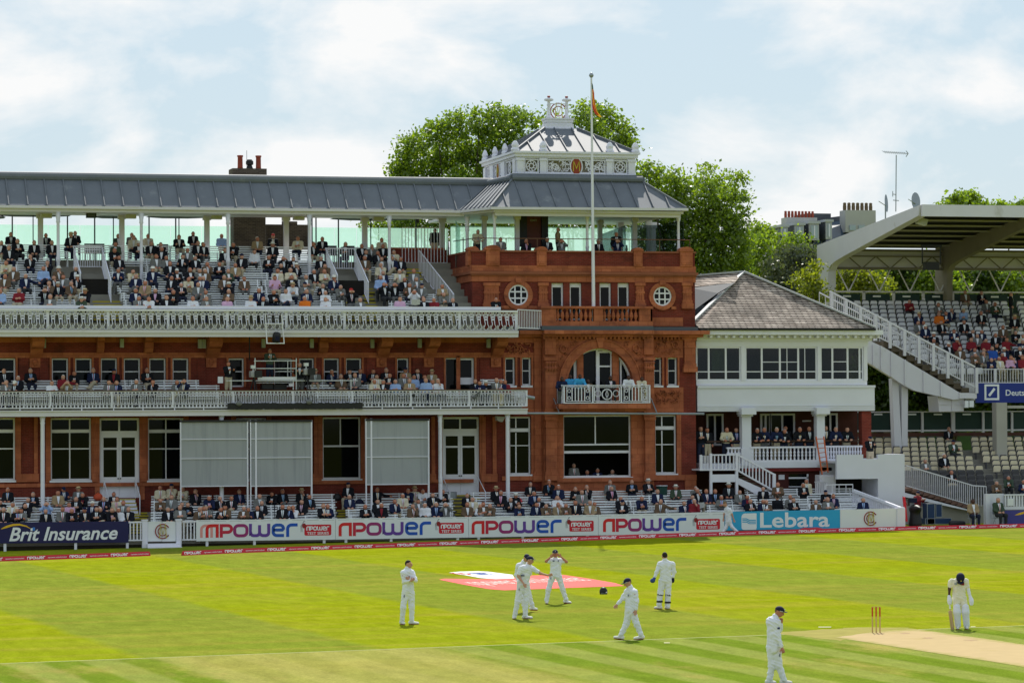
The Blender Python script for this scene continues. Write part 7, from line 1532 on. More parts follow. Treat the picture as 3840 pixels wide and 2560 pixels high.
M_tie = [mat('tie_'+n, c, .6, .1, 9) for n, c in (('red', (.35, .02, .03)), ('gold', (.55, .33, .05)), ('navy', (.01, .015, .06)), ('green', (.02, .12, .06)))]
def mirror(c): return (-c[0], c[1], c[2])
def headprims(c, R=None, s=1.0):
    c = np.array(c, float); R = np.eye(3) if R is None else R
    w_ = lambda p: tuple(c+R @ (np.array(p)*s))
    P = [('e', w_((0, .008, .015)), (.076*s, .094*s, .100*s), R), ('e', w_((0, -.030, -.055)), (.055*s, .060*s, .060*s), R), ('c', w_((0, -.088, .010)), w_((0, -.112, -.028)), .012*s, .017*s)]
    for q in (-1, 1): P.append(('e', w_((q*.080, .012, -.008)), (.014*s, .024*s, .034*s), R))
    return P
def rotz(a): return np.array([[cos(a), -sin(a), 0], [sin(a), cos(a), 0], [0, 0, 1]])
def rotx(a): return np.array([[1, 0, 0], [0, cos(a), -sin(a)], [0, sin(a), cos(a)]])
def fig(J):
    """J: joints. Returns primitive lists for body, top garment and trousers."""
    b = headprims(J['head'], J.get('HR')); b.append(('c', J['neck'], tuple(np.array(J['head'])*.8+np.array(J['neck'])*.2-np.array((0, 0, .02))), .055, .055)); top = []; tr = []
    ch, pe = np.array(J['chest']), np.array(J['pelvis']); ne = np.array(J['neck']); 
    ax = np.array(J['sr'])-np.array(J['sl']); ax[2] = 0; ax = ax/(np.linalg.norm(ax)+1e-9)*.07
    for q in (-1, 1):
        b.append(('c', tuple(ch+ax*q), tuple(pe+ax*q), .10, .10)); top.append(('c', tuple(ch+ax*q), tuple(pe+ax*q+(0, 0, .02)), .128, .122)); tr.append(('c', tuple(pe+ax*q*.9), tuple(pe+ax*q*.9+(0, 0, .04)), .112, .112))
    top.append(('c', tuple(ch+(ne-ch)*.55), tuple(ne), .085, .060))
    for q in 'lr': top.append(('c', tuple(ne-(0, 0, .05)), tuple(np.array(J['s'+q])), .058, .066))
    for s in 'lr':
        S_, E_, W_, H_ = (np.array(J[q+s]) for q in ('s', 'e', 'w', 'h')); b += [('c', tuple(S_), tuple(E_), .050, .040), ('c', tuple(E_), tuple(W_), .040, .027), ('e', tuple(W_*.4+H_*.6), (.038, .038, .045)), ('c', tuple(W_), tuple(H_), .026, .032)]
        top += [('c', tuple(ch+(S_-ch)*.4), tuple(S_), .095, .072), ('c', tuple(S_), tuple(E_), .074, .060), ('c', tuple(E_), tuple(E_+(W_-E_)*.93), .058, .044)]
        hp, kn, an, to = (np.array(J[q+s]) for q in ('p', 'k', 'a', 't')); b += [('c', tuple(hp), tuple(kn), .08, .055), ('c', tuple(kn), tuple(an), .05, .035)]
        tr += [('c', tuple(hp), tuple(kn), .105, .080), ('c', tuple(kn), tuple(an), .076, .062), ('c', tuple(an-(0, 0, .03)), tuple(to), .045, .038)]
    return b, top, tr
def sj(**k):
    J = dict(pelvis=(0, -.03, .53), chest=(0, .055, .90), neck=(0, .045, 1.06), head=(0, .005, 1.18), sl=(-.18, .05, .965), sr=(.18, .05, .965), el=(-.245, -.03, .72), er=(.245, -.03, .72), wl=(-.12, -.26, .63), wr=(.12, -.26, .63), hl=(-.05, -.33, .61), hr=(.05, -.33, .61),
             pl=(-.095, -.06, .50), pr=(.095, -.06, .50), kl=(-.14, -.46, .50), kr=(.14, -.46, .50), al=(-.14, -.44, .11), ar=(.14, -.44, .11), tl=(-.15, -.60, .05), tr=(.15, -.60, .05)); J.update(k); return J
POSES = {
 'sitting': sj(),
 'arms folded': sj(el=(-.24, -.07, .76), er=(.24, -.07, .76), wl=(.02, -.20, .80), wr=(-.02, -.22, .78), hl=(.10, -.17, .82), hr=(-.10, -.19, .80)),
 'leaning forward': sj(chest=(0, -.10, .88), neck=(0, -.17, 1.01), head=(0, -.24, 1.11), sl=(-.18, -.12, .94), sr=(.18, -.12, .94), el=(-.20, -.38, .66), er=(.20, -.38, .66), wl=(-.06, -.50, .72), wr=(.06, -.50, .72), hl=(-.01, -.54, .74), hr=(.03, -.54, .78)),
 'hand on chin': sj(er=(.16, -.20, .74), wr=(.06, -.17, .97), hr=(.03, -.13, 1.06)),
 'legs crossed': sj(kr=(.0, -.48, .64), ar=(-.24, -.55, .40), tr=(-.36, -.62, .42), hl=(-.02, -.30, .66), hr=(.06, -.36, .68), wr=(.14, -.26, .68)),
 'looking sideways': sj(HR=rotz(.9), el=(-.26, .0, .72)),
 'arm along bench': sj(er=(.40, .12, .88), wr=(.62, .10, .86), hr=(.70, .08, .84), HR=rotz(-.5)),
 'hands at face': sj(el=(-.24, -.20, .93), er=(.24, -.20, .93), wl=(-.10, -.15, 1.13), wr=(.10, -.15, 1.13), hl=(-.045, -.12, 1.18), hr=(.045, -.12, 1.18)),
 'reading': sj(el=(-.24, -.12, .74), er=(.24, -.12, .74), wl=(-.18, -.33, .78), wr=(.18, -.33, .78), hl=(-.15, -.38, .82), hr=(.15, -.38, .82), head=(0, -.03, 1.16), HR=rotx(.35)),
}
def st(**k):
    J = dict(pelvis=(0, 0, .93), chest=(0, .01, 1.32), neck=(0, .01, 1.48), head=(0, -.02, 1.61), sl=(-.19, .01, 1.40), sr=(.19, .01, 1.40), el=(-.25, .03, 1.12), er=(.25, .03, 1.12), wl=(-.24, -.10, .90), wr=(.24, -.10, .90), hl=(-.23, -.13, .82), hr=(.23, -.13, .82),
             pl=(-.095, 0, .90), pr=(.095, 0, .90), kl=(-.11, -.02, .48), kr=(.11, -.02, .48), al=(-.12, .02, .09), ar=(.12, .02, .09), tl=(-.14, -.14, .04), tr=(.14, -.14, .04)); J.update(k); return J
POSES.update({
 'standing': st(), 'leaning on rail': st(chest=(0, -.10, 1.29), neck=(0, -.16, 1.43), head=(0, -.21, 1.55), sl=(-.19, -.12, 1.36), sr=(.19, -.12, 1.36), el=(-.28, -.22, 1.14), er=(.28, -.22, 1.14), wl=(-.17, -.42, 1.06), wr=(.17, -.42, 1.06), hl=(-.08, -.47, 1.05), hr=(.08, -.47, 1.05)),
 'standing arms folded': st(el=(-.25, -.06, 1.14), er=(.25, -.06, 1.14), wl=(.02, -.21, 1.20), wr=(-.02, -.23, 1.18), hl=(.10, -.17, 1.22), hr=(-.10, -.19, 1.20)),
 'operating': st(el=(-.25, -.15, 1.20), er=(.25, -.15, 1.20), wl=(-.12, -.36, 1.30), wr=(.12, -.36, 1.30), hl=(-.10, -.42, 1.34), hr=(.10, -.42, 1.34), HR=rotx(.2))})
PM = {}
def pose_meshes(p):
    if p in PM: return PM[p]
    J = POSES[p]; b, t, tr = fig(J); hR = J.get('HR', np.eye(3)); hc = np.array(J['head'])
    body = tomesh('person', polym(b, .030), SK[0]); topm = tomesh('jacket', polym(t, .034, .022), CM['k']); trm = tomesh('trousers', polym(tr, .036, .022), TR[0])
    def hcut(P): q = (P-hc) @ hR; return .62*(-q[..., 1]*-1*-1)*0+(-(q[..., 2]-.028)+(-q[..., 1]-.0)*.75)*.8
    hair = tomesh('hair', polym([('e', tuple(hc+hR @ np.array((0, .016, .018))), (.086, .100, .104), hR)], .026, cut=hcut), HC['g'])
    ch = np.array(J['chest']); ne = np.array(J['neck']); mb = MB(); dirn = (ne-ch)/np.linalg.norm(ne-ch); fr = np.array((0, -1, 0)) if abs(dirn[1]) < .2 else np.array((0, -.8, -.35))
    low = ch-dirn*.20+fr*(.178 if ch[2] > 1.1 else .222); hi = ne-dirn*.03+fr*.105; w0 = .014; w1 = .068
    if p.startswith('leaning'): low = low+fr*.02
    mb.add([tuple(low+(-w0, 0, 0)), tuple(low+(w0, 0, 0)), tuple(hi+(w1, 0, 0)), tuple(hi+(-w1, 0, 0)), tuple((low+hi)/2+fr*.03+(-.050, 0, 0)), tuple((low+hi)/2+fr*.03+(.050, 0, 0))], [(0, 1, 5, 4), (4, 5, 2, 3)]); shm = mb.mesh('shirt_front', CM['w'])
    mb = MB(); f2 = fr*.008; mb.add([tuple(low+f2+(-.012, 0, .01)), tuple(low+f2+(.012, 0, .01)), tuple((low+hi)/2+fr*.042+(.014, 0, 0)), tuple((low+hi)/2+fr*.042+(-.014, 0, 0)), tuple(hi+f2+(.010, 0, 0)), tuple(hi+f2+(-.010, 0, 0))], [(0, 1, 2, 3), (3, 2, 4, 5)]); tie = mb.mesh('tie', M_tie[0])
    PM[p] = (body, topm, trm, hair, shm, tie, hc, hR); return PM[p]
mb = MB(); mb.lathe(0, 0, [(.155, .035), (.165, .042), (.155, .050), (.098, .055), (.095, .105), (.082, .145), (.045, .150), (.02, .138)], 16); hatm = mb.mesh('brimmed_hat', M_letw, True)
mb = MB(); mb.lathe(0, 0, [(.100, .055), (.1005, .08), (.099, .081)], 16); bandm = mb.mesh('hat_band', CM['k'])
mb = MB(); mb.lathe(0, 0.008, [(.092, .035), (.095, .06), (.088, .095), (.065, .125), (.02, .138)], 14); mb.add([(-.07, -.07, .045), (.07, -.07, .045), (.05, -.165, .030), (-.05, -.165, .030), (-.07, -.07, .055), (.07, -.07, .055), (.05, -.165, .040), (-.05, -.165, .040)], [(3, 2, 1, 0), (4, 5, 6, 7), (0, 1, 5, 4), (2, 3, 7, 6), (1, 2, 6, 5), (3, 0, 4, 7)]); capm = mb.mesh('cap', CM['k'])
M_hat = {'H': ('white brimmed hat', mat('hat_white', (.72, .71, .66), .8, .06, 9)), 'S': ('straw hat', mat('hat_straw', (.55, .42, .24), .8, .15, 20)), 'C': ('dark cap', CM['n']), 'W': ('white cap', MATS['hat_white']), 'R': ('red cap', mat('cap_red', (.45, .02, .02), .8, .1, 9))}
def setm(o, m): o.material_slots[0].link = 'OBJECT'; o.material_slots[0].material = m; return o
CROWD = []   # every seated or standing spectator, laid out first so that the ones shown largest become individuals
def spec(X, Y, Z, pose, j, s, h, rz, grp, where, pri, sc=1.0, skin=None): CROWD.append(dict(X=X, Y=Y, Z=Z, pose=pose, j=j, s=s, h=h, rz=rz, grp=grp, where=where, pri=pri, sc=sc, skin=skin))
rc = random.Random(77)
SP = ['sitting', 'arms folded', 'leaning forward', 'hand on chin', 'legs crossed', 'looking sideways', 'arm along bench', 'hands at face', 'reading']; SW = [30, 17, 14, 9, 10, 12, 5, 3, 6]
def parse(txt, ox, oy, k, T, grp, where, pri, umin=-1e9, umax=1e9, rows=None):
    for e in txt.split(';'):
        e = e.strip()
        if not e: continue
        q = e.split(','); u, v = float(q[0]), float(q[1])
        if not (umin <= u < umax): continue
        x, y = ox+u/k, oy+v/k; j = q[2]; s = q[3] if len(q) > 3 and q[3] != '' else '-'; h = q[4] if len(q) > 4 else rc.choice('gggdbws'); best = None
        for r, (Y, z) in enumerate(T):
            P = at(x, y, Y-.0); d = abs(P.z-(z+1.18))
            if best is None or d < best[0]: best = (d, r, P.x, Y, z)
        _, r, X, Y, z = best
        spec(X, Y-.02, z, rc.choices(SP, SW)[0], j, s, h, rc.uniform(-.35, .25), grp, (where, r), pri-r*.012, rc.uniform(1.0, 1.10))
A1_ = "12,820,k;155,805,k,w;300,815,k,l;455,825,k,l;622,778,k,,S;1013,830,e;1173,790,c;1327,830,k,p;1410,835,k,w;1570,805,k;1738,848,k;1783,848,k;2258,800,t;80,900,k,y;265,940,k,w;1000,890,k;1045,945,k,w;1418,910,k;1645,900,g;1975,895,k;2232,895,w,,d;60,1005,c;415,1015,k;1370,945,g,l;1460,950,g;1605,960,k,p;1713,955,k,w;2120,955,k,,C;382,1065,l;1492,1025,k,r;1820,1010,b;1925,1030,k;2065,1040,t;665,1075,k,w;45,1120,b,w;1038,1070,n,l;1160,1070,c,p;1340,1080,n,,H;1552,1100,k,,W;1668,1065,k,w;1750,1095,g;1800,1085,b;2003,1085,e;225,1130,n,w;1505,1120,k;1193,1140,n,r;1650,1140,c,y;1752,1140,n;1785,1140,n;1967,1135,b,p;2143,1150,b,l;473,1145,k,w;555,1140,g,l;4,1225,l;508,1185,k,,H;430,1205,b;625,1205,b,l;1273,1205,t,p;1590,1195,k;2005,1200,k,,H;165,1245,r,w;395,1260,k,w;755,1258,k,,S;1190,1255,n;1363,1260,k,p;1525,1260,k;1805,1265,g;2272,1270,n,w;440,1330,g;712,1335,e,,H;1218,1340,g;1303,1325,w;1460,1340,k;1692,1345,w;1812,1335,g;1995,1335,p;2200,1345,w,,S;2310,1350,k"
B1_ = "290,1760,k;645,835,k,w;507,790,c,w,g;722,790,k,y;925,850,k,,w;1068,845,k,w,d;1243,795,c;252,965,k,y;380,970,k;467,975,k,,d;710,965,k;1105,905,k,w;1210,915,k,w;1335,960,n,,d;1410,960,k,w;1350,930,c;362,1035,k;495,1020,k,,H;747,1030,b;330,1095,c;443,1075,c;650,1105,k;1255,1090,n;1400,1100,c,,w;1525,1100,g;305,1140,p,,d;453,1145,k,w;580,1145,g;825,1150,n,,H;1233,1135,l,,w;1445,1150,k;1545,1155,g,w;460,1205,w,,S;570,1215,g,,C;727,1225,k;872,1195,g,w;1265,1210,k,y;1487,1210,b;1595,1220,g,,C;1775,1210,t;285,1260,k;402,1260,w;585,1270,n;750,1280,w;975,1285,k,,R;1530,1285,w,,w;1780,1275,g,y;567,1330,o;750,1335,w;1055,1350,g;1403,1335,p;1612,1330,k;1700,1345,r;1868,1345,k"
GU = 'spectators on the upper pavilion tier'; GL = 'spectators on the lower balcony'; GG = 'spectators in the ground enclosure'
parse(A1_, 0, 560, 2.34, UP_T, GU, 'upper tier', 5); parse(B1_.replace('290,1760,k;', ''), 900, 560, 2.34, UP_T, GU, 'upper tier', 5, umin=240)
L1_ = "35,570,k,w;55,685,g;130,655,k,w,W;158,615,k,l;268,585,k,l;455,660,w;553,610,r,,w;655,575,k,,d;818,570,n,l,g;1000,570,k,r,C;1022,655,n,l;955,695,g;590,705,t;1195,705,g;1290,575,k;1340,660,k,w,d;1553,700,g;1615,660,n,w"
L2_ = "660,565,g,,S;805,560,n,w;885,625,b;960,560,k;1008,620,g,o;1055,560,n,w;1168,570,k,w,d;1200,625,c;1180,660,c;1283,570,k;1312,630,k;1258,690,k;1362,695,l;1435,610,g;1452,565,t,,C;1487,690,t;1527,615,l;1555,550,k,,d;1620,605,n;1630,690,l;1682,545,t,,S;1690,645,n;1738,700,w,,w;2065,645,k;2110,665,n;2165,660,k,,H;2250,655,g;2288,680,n;2325,665,r,,b"
parse(L1_, 0, 1150, 2.34, LO_T, GL, 'lower balcony', 6); parse(L2_, 900, 1150, 2.34, LO_T, GL, 'lower balcony', 6)
G1_ = "68,130,k,l,g;292,175,k,l;512,185,t,,d;560,125,n,,C;690,115,g,,S;740,170,k,r;915,215,k,l;1003,170,k,y;1030,240,c,p;12,235,k,w;247,240,k;670,220,k,w;113,285,c;233,290,k;412,290,l;608,270,p,,d;815,285,n,,W;1087,270,g,e;32,335,k;152,335,k,l;403,330,k,y;630,325,k;745,330,k,,C;885,335,k,y;978,330,k,p;1132,315,k,y;185,385,g;552,375,g,,d;852,380,k;1045,380,w,,w;1413,120,c;1512,100,c,,C;1620,130,c,w;1413,215,b;1512,190,g,,d;1480,285,k;1645,235,k,l;1725,180,k,p;1605,270,k;1588,320,g;1843,215,n,p;1760,310,b;1940,200,k,,w;1800,305,g;2040,215,k,w;2110,180,n,l;1950,310,k;1772,360,b;1815,360,g;1985,355,b;2190,305,n,l;2270,310,k;2290,180,g,e;2308,260,k,w;2150,355,b"
G2_ = "285,140,k,,d;375,135,k,l;543,165,k,y,S;613,205,k,l;430,275,n,l;543,265,k,p,d;735,300,k,w;375,360,k,,d;467,350,w;773,340,n;953,110,k,,C;965,200,n,w,w;1210,160,k,w;1105,300,k,,b;1215,250,k,,d;1247,300,k,r,w;1365,255,n,,s;1435,195,c,,w;1485,140,n,,w;1540,130,c,,S;1600,135,w;1700,200,k,w,d;1780,150,k,y;1570,250,g;1730,290,n,l,w;1525,350,b;1630,340,w,,w;1812,335,g;2003,175,k;2050,250,c;2258,145,k,,S;2300,185,k,p;2145,290,b;2005,335,b,,s;2120,330,w,,w;2210,335,b,,b"
G3_ = "208,80,k,y;65,195,k,,H;240,180,n,l;372,95,k,l;455,105,n,,w;33,245,k,w,b;283,230,k,w;108,275,n,l;447,220,w,,d;613,140,k;663,190,g;705,110,k;605,245,k,y,d;262,335,n,,d;340,325,b;453,295,t,,b;520,315,b;775,270,b;735,320,t;910,80,g;925,135,k,p;1005,190,k,w,w;1020,300,k,,C;1103,90,k,l;1248,85,k,w,H;1185,215,n,p,g;1330,185,n;1490,125,e,,H;1358,310,b,,b;1565,300,n;1655,305,r,,w;1638,200,n,l,d;1665,120,g,,w;1683,170,k,,w;1760,165,n,w;1838,170,k,l,s;1893,215,g,l,w;1957,115,k,,H;2055,160,g,w;2122,195,n,r,w;2150,260,k;2262,245,n,,w;2290,290,b,,b"
G4_ = "180,120,b;290,200,g,,b;318,240,k,,d;605,155,k,,C;670,190,n,p,s;515,275,b;620,265,g;932,235,n,l"
parse(G1_, 0, 1780, 2.352, GR_T, GG, 'ground enclosure', 8); parse(G2_, 900, 1780, 2.352, GR_T, GG, 'ground enclosure', 8, umin=235); parse(G3_, 1900, 1780, 2.352, GR_T, GG, 'ground enclosure', 8); parse(G4_, 2840, 1780, 2.352, GR_T, GG, 'ground enclosure', 8)
GSg = 'spectators on the grandstand decks'
S1_t = "1195,150,b,w,d;1370,150,k,w,b;587,235,r;910,285,g;1420,250,g,l;1515,295,e;1050,320,n;700,345,n,,S;915,370,o;990,365,n;1178,335,l,,S;1365,375,k,w,d;695,455,g;750,445,n;770,505,n,,H;940,455,k,o,d;1183,455,k,w;1725,430,k,r,S;860,590,k,,H;1075,560,n;1275,565,k;1325,600,g,l;1520,605,k,w,b;860,650,b;1018,690,k,,W;1260,665,r;1140,740,b;1640,650,r,,d;1510,690,k,y;1815,600,c;1395,745,b;1485,745,m;1295,795,b;1393,800,g;1475,835,n;1685,850,p;1780,740,k;1560,885,c;1710,910,n;1810,900,r"
parse(S1_t, 3200, 1050, 2.852, US, GSg, 'stand upper deck', 2)
parse("1020,275,k,l,b;1065,440,e,,C;970,635,k,w;1048,765,k,,b;768,690,g;1655,830,e,w;1525,930,b;1820,850,n", 3200, 1500, 2.852, LS, GSg, 'stand lower deck', 3)
for i_ in range(44):
    k_ = rc.randrange(1, 9); rg = rc.choice(UR[k_]); xx = rc.uniform(max(5, rg[0]), rg[1]); Yq, zq = UP_T[k_]; X_ = at(xx, 1000, Yq).x
    if all(abs(d['X']-X_) > .52 or abs(d['Z']-zq) > .1 for d in CROWD): spec(X_, Yq-.02, zq, rc.choices(SP, SW)[0], rc.choice('kknkgbc'), rc.choice('wlwp-'), rc.choice('gdgwHCb'), rc.uniform(-.4, .3), GU, ('upper tier', k_), 4-k_*.01, rc.uniform(1, 1.08))
for i_ in range(26):
    k_ = rc.randrange(0, 9); Yq, zq = US[k_]; X_ = at(rc.uniform(3560+20*k_*0, 3850), 1250, Yq).x; xs_, ys_ = px((X_, Yq, zq+.6))
    if xs_ > rail_x(ys_)+20 and all(abs(d['X']-X_) > .52 or abs(d['Z']-zq) > .1 for d in CROWD): spec(X_, Yq-.02, zq, rc.choices(SP, SW)[0], rc.choice('knrmgbw'), '-', rc.choice('gdgwHCb'), rc.uniform(-.4, .3), GSg, ('stand upper deck', k_), 1, 1.03)
# terrace, tower, balconies, standing people: explicit planes
def one(x, y, Y, z, pose, j, s='-', h='g', rz=0, where='', pri=9, sc=1.0, skin=None, grp=None): c = at(x, y, Y); spec(c.x, Y, z, pose, j, s, h, rz, grp, where, pri, sc, skin)
TG = 'people sitting at the back of the roof terrace'
for i, (u, v, j) in enumerate(((95, 745, 'k'), (403, 755, 'k'), (660, 735, 'k'), (1037, 760, 'e'), (1157, 750, 'g'), (1300, 760, 'c'), (1695, 740, 'k'), (1945, 760, 'l'))): one(u/2.34, 560+v/2.34, 7.0, at(u/2.34, 560+v/2.34, 7.0).z-1.18, 'sitting', j, '-', 'g', .1, ('roof terrace', 0), 6, grp=TG)
one(900+290/2.34, 560+762/2.34, 6.3, at(1000, 560+762/2.34, 6.3).z-1.18, 'sitting', 'k', 'w', 'R', 0, 'sitting before the dark brick wall beside the chimney stack')
one(900+1710/2.34, 855, 6.4, at(1600, 559+712/2.34, 6.4).z-1.61, 'standing', 'k', '-', 'd', 3.0, 'standing with his back turned at the terrace railing near the tower')
one(1700+205/2.34, 870, 3.0, at(1700, 250+1445/2.34, 3.0).z-1.57, 'leaning on rail', 'c', 'w', 'd', .2, 'leaning on the terrace rail left of the first tower column')
one(1700+415/2.34, 890, 1.2, at(1870, 250+1515/2.34, 1.2).z-1.18, 'sitting', 'g', 'w', 'g', 0, 'sitting behind the tower parapet right of its first column')
one(1700+640/2.34, 900, 1.2, at(1970, 250+1530/2.34, 1.2).z-1.18, 'hand on chin', 'k', 'p', 'g', 0, 'sitting in front of the dark tower doorway')
one(1700+825/2.34, 900, 1.2, at(2050, 250+1520/2.34, 1.2).z-1.18, 'sitting', 'k', 'w', 'W', 0, 'sitting right of the dark tower doorway')
one(1700+917/2.34, 890, 2.4, at(2090, 250+1430/2.34, 2.4).z-1.61, 'standing', 't', '-', 'b', 1.5, 'standing sideways on the tower terrace')
one(1700+950/2.34, 900, 1.2, at(2105, 250+1530/2.34, 1.2).z-1.18, 'hands at face', 'g', 'w', 'g', 0, 'sitting beside the standing man on the tower terrace')
one(1700+1273/2.34, 900, 1.2, at(2240, 250+1535/2.34, 1.2).z-1.18, 'sitting', 'k', '-', 'H', 0, 'sitting just right of the flagpole on the tower terrace')
one(1700+1430/2.34, 900, 1.5, at(2310, 250+1470/2.34, 1.5).z-1.61, 'standing', 'k', 'w', 'g', 0, 'standing near the potted conifer on the tower terrace', skin=1)
one(1700+1440/2.34, 900, 1.0, at(2315, 250+1530/2.34, 1.0).z-1.18, 'hands at face', 'n', '-', 'd', 0, 'sitting before the standing man near the conifer')
one(1858, 1122, -1.2, at(1858, 1120, -1.2).z-1.18, 'leaning forward', 'k', 'w', 'g', 0, 'leaning on the upper balcony end by the round window')
ZB = Z0(1513, -1, 2250)
for (u, v, Y, pose, j, s, h, w_) in ((797, 1100, -1.3, 'leaning on rail', 'n', '-', 'd', 'at the left end of the tower balcony'), (885, 1080, -1.0, 'sitting', 'a', '-', 'd', 'sitting second from the left on the tower balcony'), (972, 1075, -1.3, 'leaning on rail', 'a', '-', 'd', 'third from the left on the tower balcony'), (1058, 1125, -1.2, 'sitting', 'b', '-', 'd', 'sitting low in front of the balcony door'), (1280, 1095, -1.3, 'sitting', 'k', 'w', 'd', 'right of the white balcony door'), (1450, 1085, -1.3, 'leaning on rail', 'w', '-', 'd', 'second from the right on the tower balcony'), (1578, 1090, -1.3, 'leaning forward', 'c', '-', 'd', 'at the right end of the tower balcony')):
    x, y = 1800+u/2.613, 1000+v/2.613; c = at(x, y, Y); hz = 1.55 if 'rail' in pose else 1.16; one(x, y, Y, c.z-hz, pose, j, s, h, 0, w_, 20, 1.0, 3)
for i, (u, v, j, s, h, pose) in enumerate(((298, 1055, 'k', 'w', 'd', 'standing arms folded'), (355, 1080, 'k', '-', 'd', 'standing'), (520, 1055, 'c', 'w', 'b', 'leaning on rail'), (610, 1080, 'n', 'l', 'd', 'standing'), (787, 1085, 'k', 'w', 'w', 'leaning on rail'), (848, 1070, 'n', 'w', 'g', 'leaning on rail'), (957, 1070, 'n', 'l', 'w', 'leaning on rail'), (1028, 1090, 'k', '-', 'g', 'leaning on rail'), (1042, 1045, 'k', 'w', 'd', 'standing'), (1160, 1045, 'k', 'y', 'g', 'leaning on rail'), (1250, 1070, 'k', 'w', 'b', 'standing'), (1395, 1055, 'k', 'w', 'd', 'standing'), (1475, 1055, 'n', 'w', 'g', 'leaning on rail'), (1575, 1075, 'k', 'w', 'd', 'looking down'))):
    x, y = 2500+u/2.34, 1150+v/2.34; Y = .75 if i != 8 else 1.3; p = 'leaning on rail' if pose == 'looking down' else pose; c = at(x, y, Y); hz = 1.55 if 'rail' in p else 1.61
    one(x, y, Y, ZLog, p, j, s, h, 0, ('annexe loggia', 0), 15, grp='people standing in the annexe loggia')
    CROWD[-1]['sc'] = min(1.12, max(.9, (c.z-ZLog)/hz))
for (x, y, Y, pose, j, s, h, rz, w_) in ((2915, 1866, -3.9, 'standing', 'k', '-', 'd', 3.1, 'standing with his back turned behind the sky-blue board'), (3012, 1818, -2.4, 'standing arms folded', 'k', 'w', 'g', .1, 'standing with folded arms before the dark basement window'), (3024, 1804, -1.5, 'standing', 'c', 'w', 'g', 0, 'standing by the dark basement window behind the man with folded arms'), (2862, 1832, -2.0, 'standing', 'k', 'w', 'g', -.3, 'standing at the foot of the white staircase')):
    c = at(x, y, Y); one(x, y, Y, c.z-1.61, pose, j, s, h, rz, w_, 18)
for (u, v, rz, j, skin, w_, Y) in ((1280, 1080, 0, 't', 3, 'sitting on a folding chair holding a stick beside the stand railing', -5.4), (1550, 1065, .2, 'e', 0, 'sitting on a folding chair beside the violet-blue board', -5.6)):
    x, y = 3200+u/2.852, 1500+v/2.852; c = at(x, y, Y); one(x, y, Y, gz(c.x), 'sitting', j, 'w' if skin == 0 else '-', 'g' if skin == 0 else 'd', rz, w_, 20, (c.z-gz(c.x))/1.18, skin)
for i, (x, y) in enumerate(((2152, 1745), (2202, 1770), (2241, 1763), (2297, 1768))):
    c = at(x, y, .6); one(x, y, .6, c.z-1.18, 'sitting', 'g' if i in (0, 3) else 'n', 'w', 'g', 0, ('open long-room window', 0), 12, grp='people inside the open long-room window')
for (x, y, Y, z, j, h, rz, w_) in ((856, 1364, -1.5, LO_T[1][1], 'k', 'd', .3, 'camera operator on the lower balcony behind the left camera'), (1124, 1368, -1.5, LO_T[1][1], 'k', 'g', -.2, 'camera operator standing behind the right balcony camera'), (1012, 1316, -1.0, 0, 'e', 'g', 0, 'operator high on the gantry below the hanging lamp')):
    c = at(x, y, Y); one(x, y, Y, c.z-1.61, 'operating', j, '-', h, rz, w_, 19)
c = at(3262, 1652, -1.0); one(3262, 1652, -.9, c.z-1.5, 'operating', 'k', '-', 'C', 0, 'camera operator on top of the white platform', 19)
c = at(3441, 1850, -3.2); one(3441, 1850, -3.2, c.z-1.61, 'operating', 'r', '-', 'C', .5, 'red-jacketed camera operator beside the stand staircase', 19)
c = at(3790, 1104, 17); one(3790, 1104, 17, c.z-1.61, 'standing', 'k', '-', 'b', 1.2, 'dark-suited man standing in the aisle of the upper stand deck', 19)
# order, label, build
NLIM = 286
CROWD.sort(key=lambda d: -d['pri']-(0.5 if False else 0))
ind, rest = CROWD[:NLIM], CROWD[NLIM:]
SW_ = {'w': 'white shirt', 'l': 'blue shirt', 'p': 'pink shirt', 'y': 'yellow tie', 'r': 'red shirt', 'o': 'orange tie', 'e': 'green tie'}
HW = {'H': 'white hat', 'S': 'straw hat', 'C': 'dark cap', 'W': 'white cap', 'R': 'red cap', 'b': 'bald', 'w': 'white hair', 'd': 'dark hair', 's': 'sandy hair'}
rows_ = {}
for d in CROWD:
    if isinstance(d['where'], tuple): rows_.setdefault(d['where'], []).append(d)
for k, v in rows_.items():
    v.sort(key=lambda d: d['X'])
    for i, d in enumerate(v): d['nth'] = i
def whole(d):
    p = pose_meshes(d['pose']); rp = random.Random(int(d['X']*1000)+int(d['Z']*77)); skin = SK[d['skin']] if d['skin'] is not None else rp.choice(SK[:2]); tr = rp.choice(TR); items = [(p[0], skin), (p[1], CM[d['j']]), (p[2], tr)]
    return p, rp, skin, tr
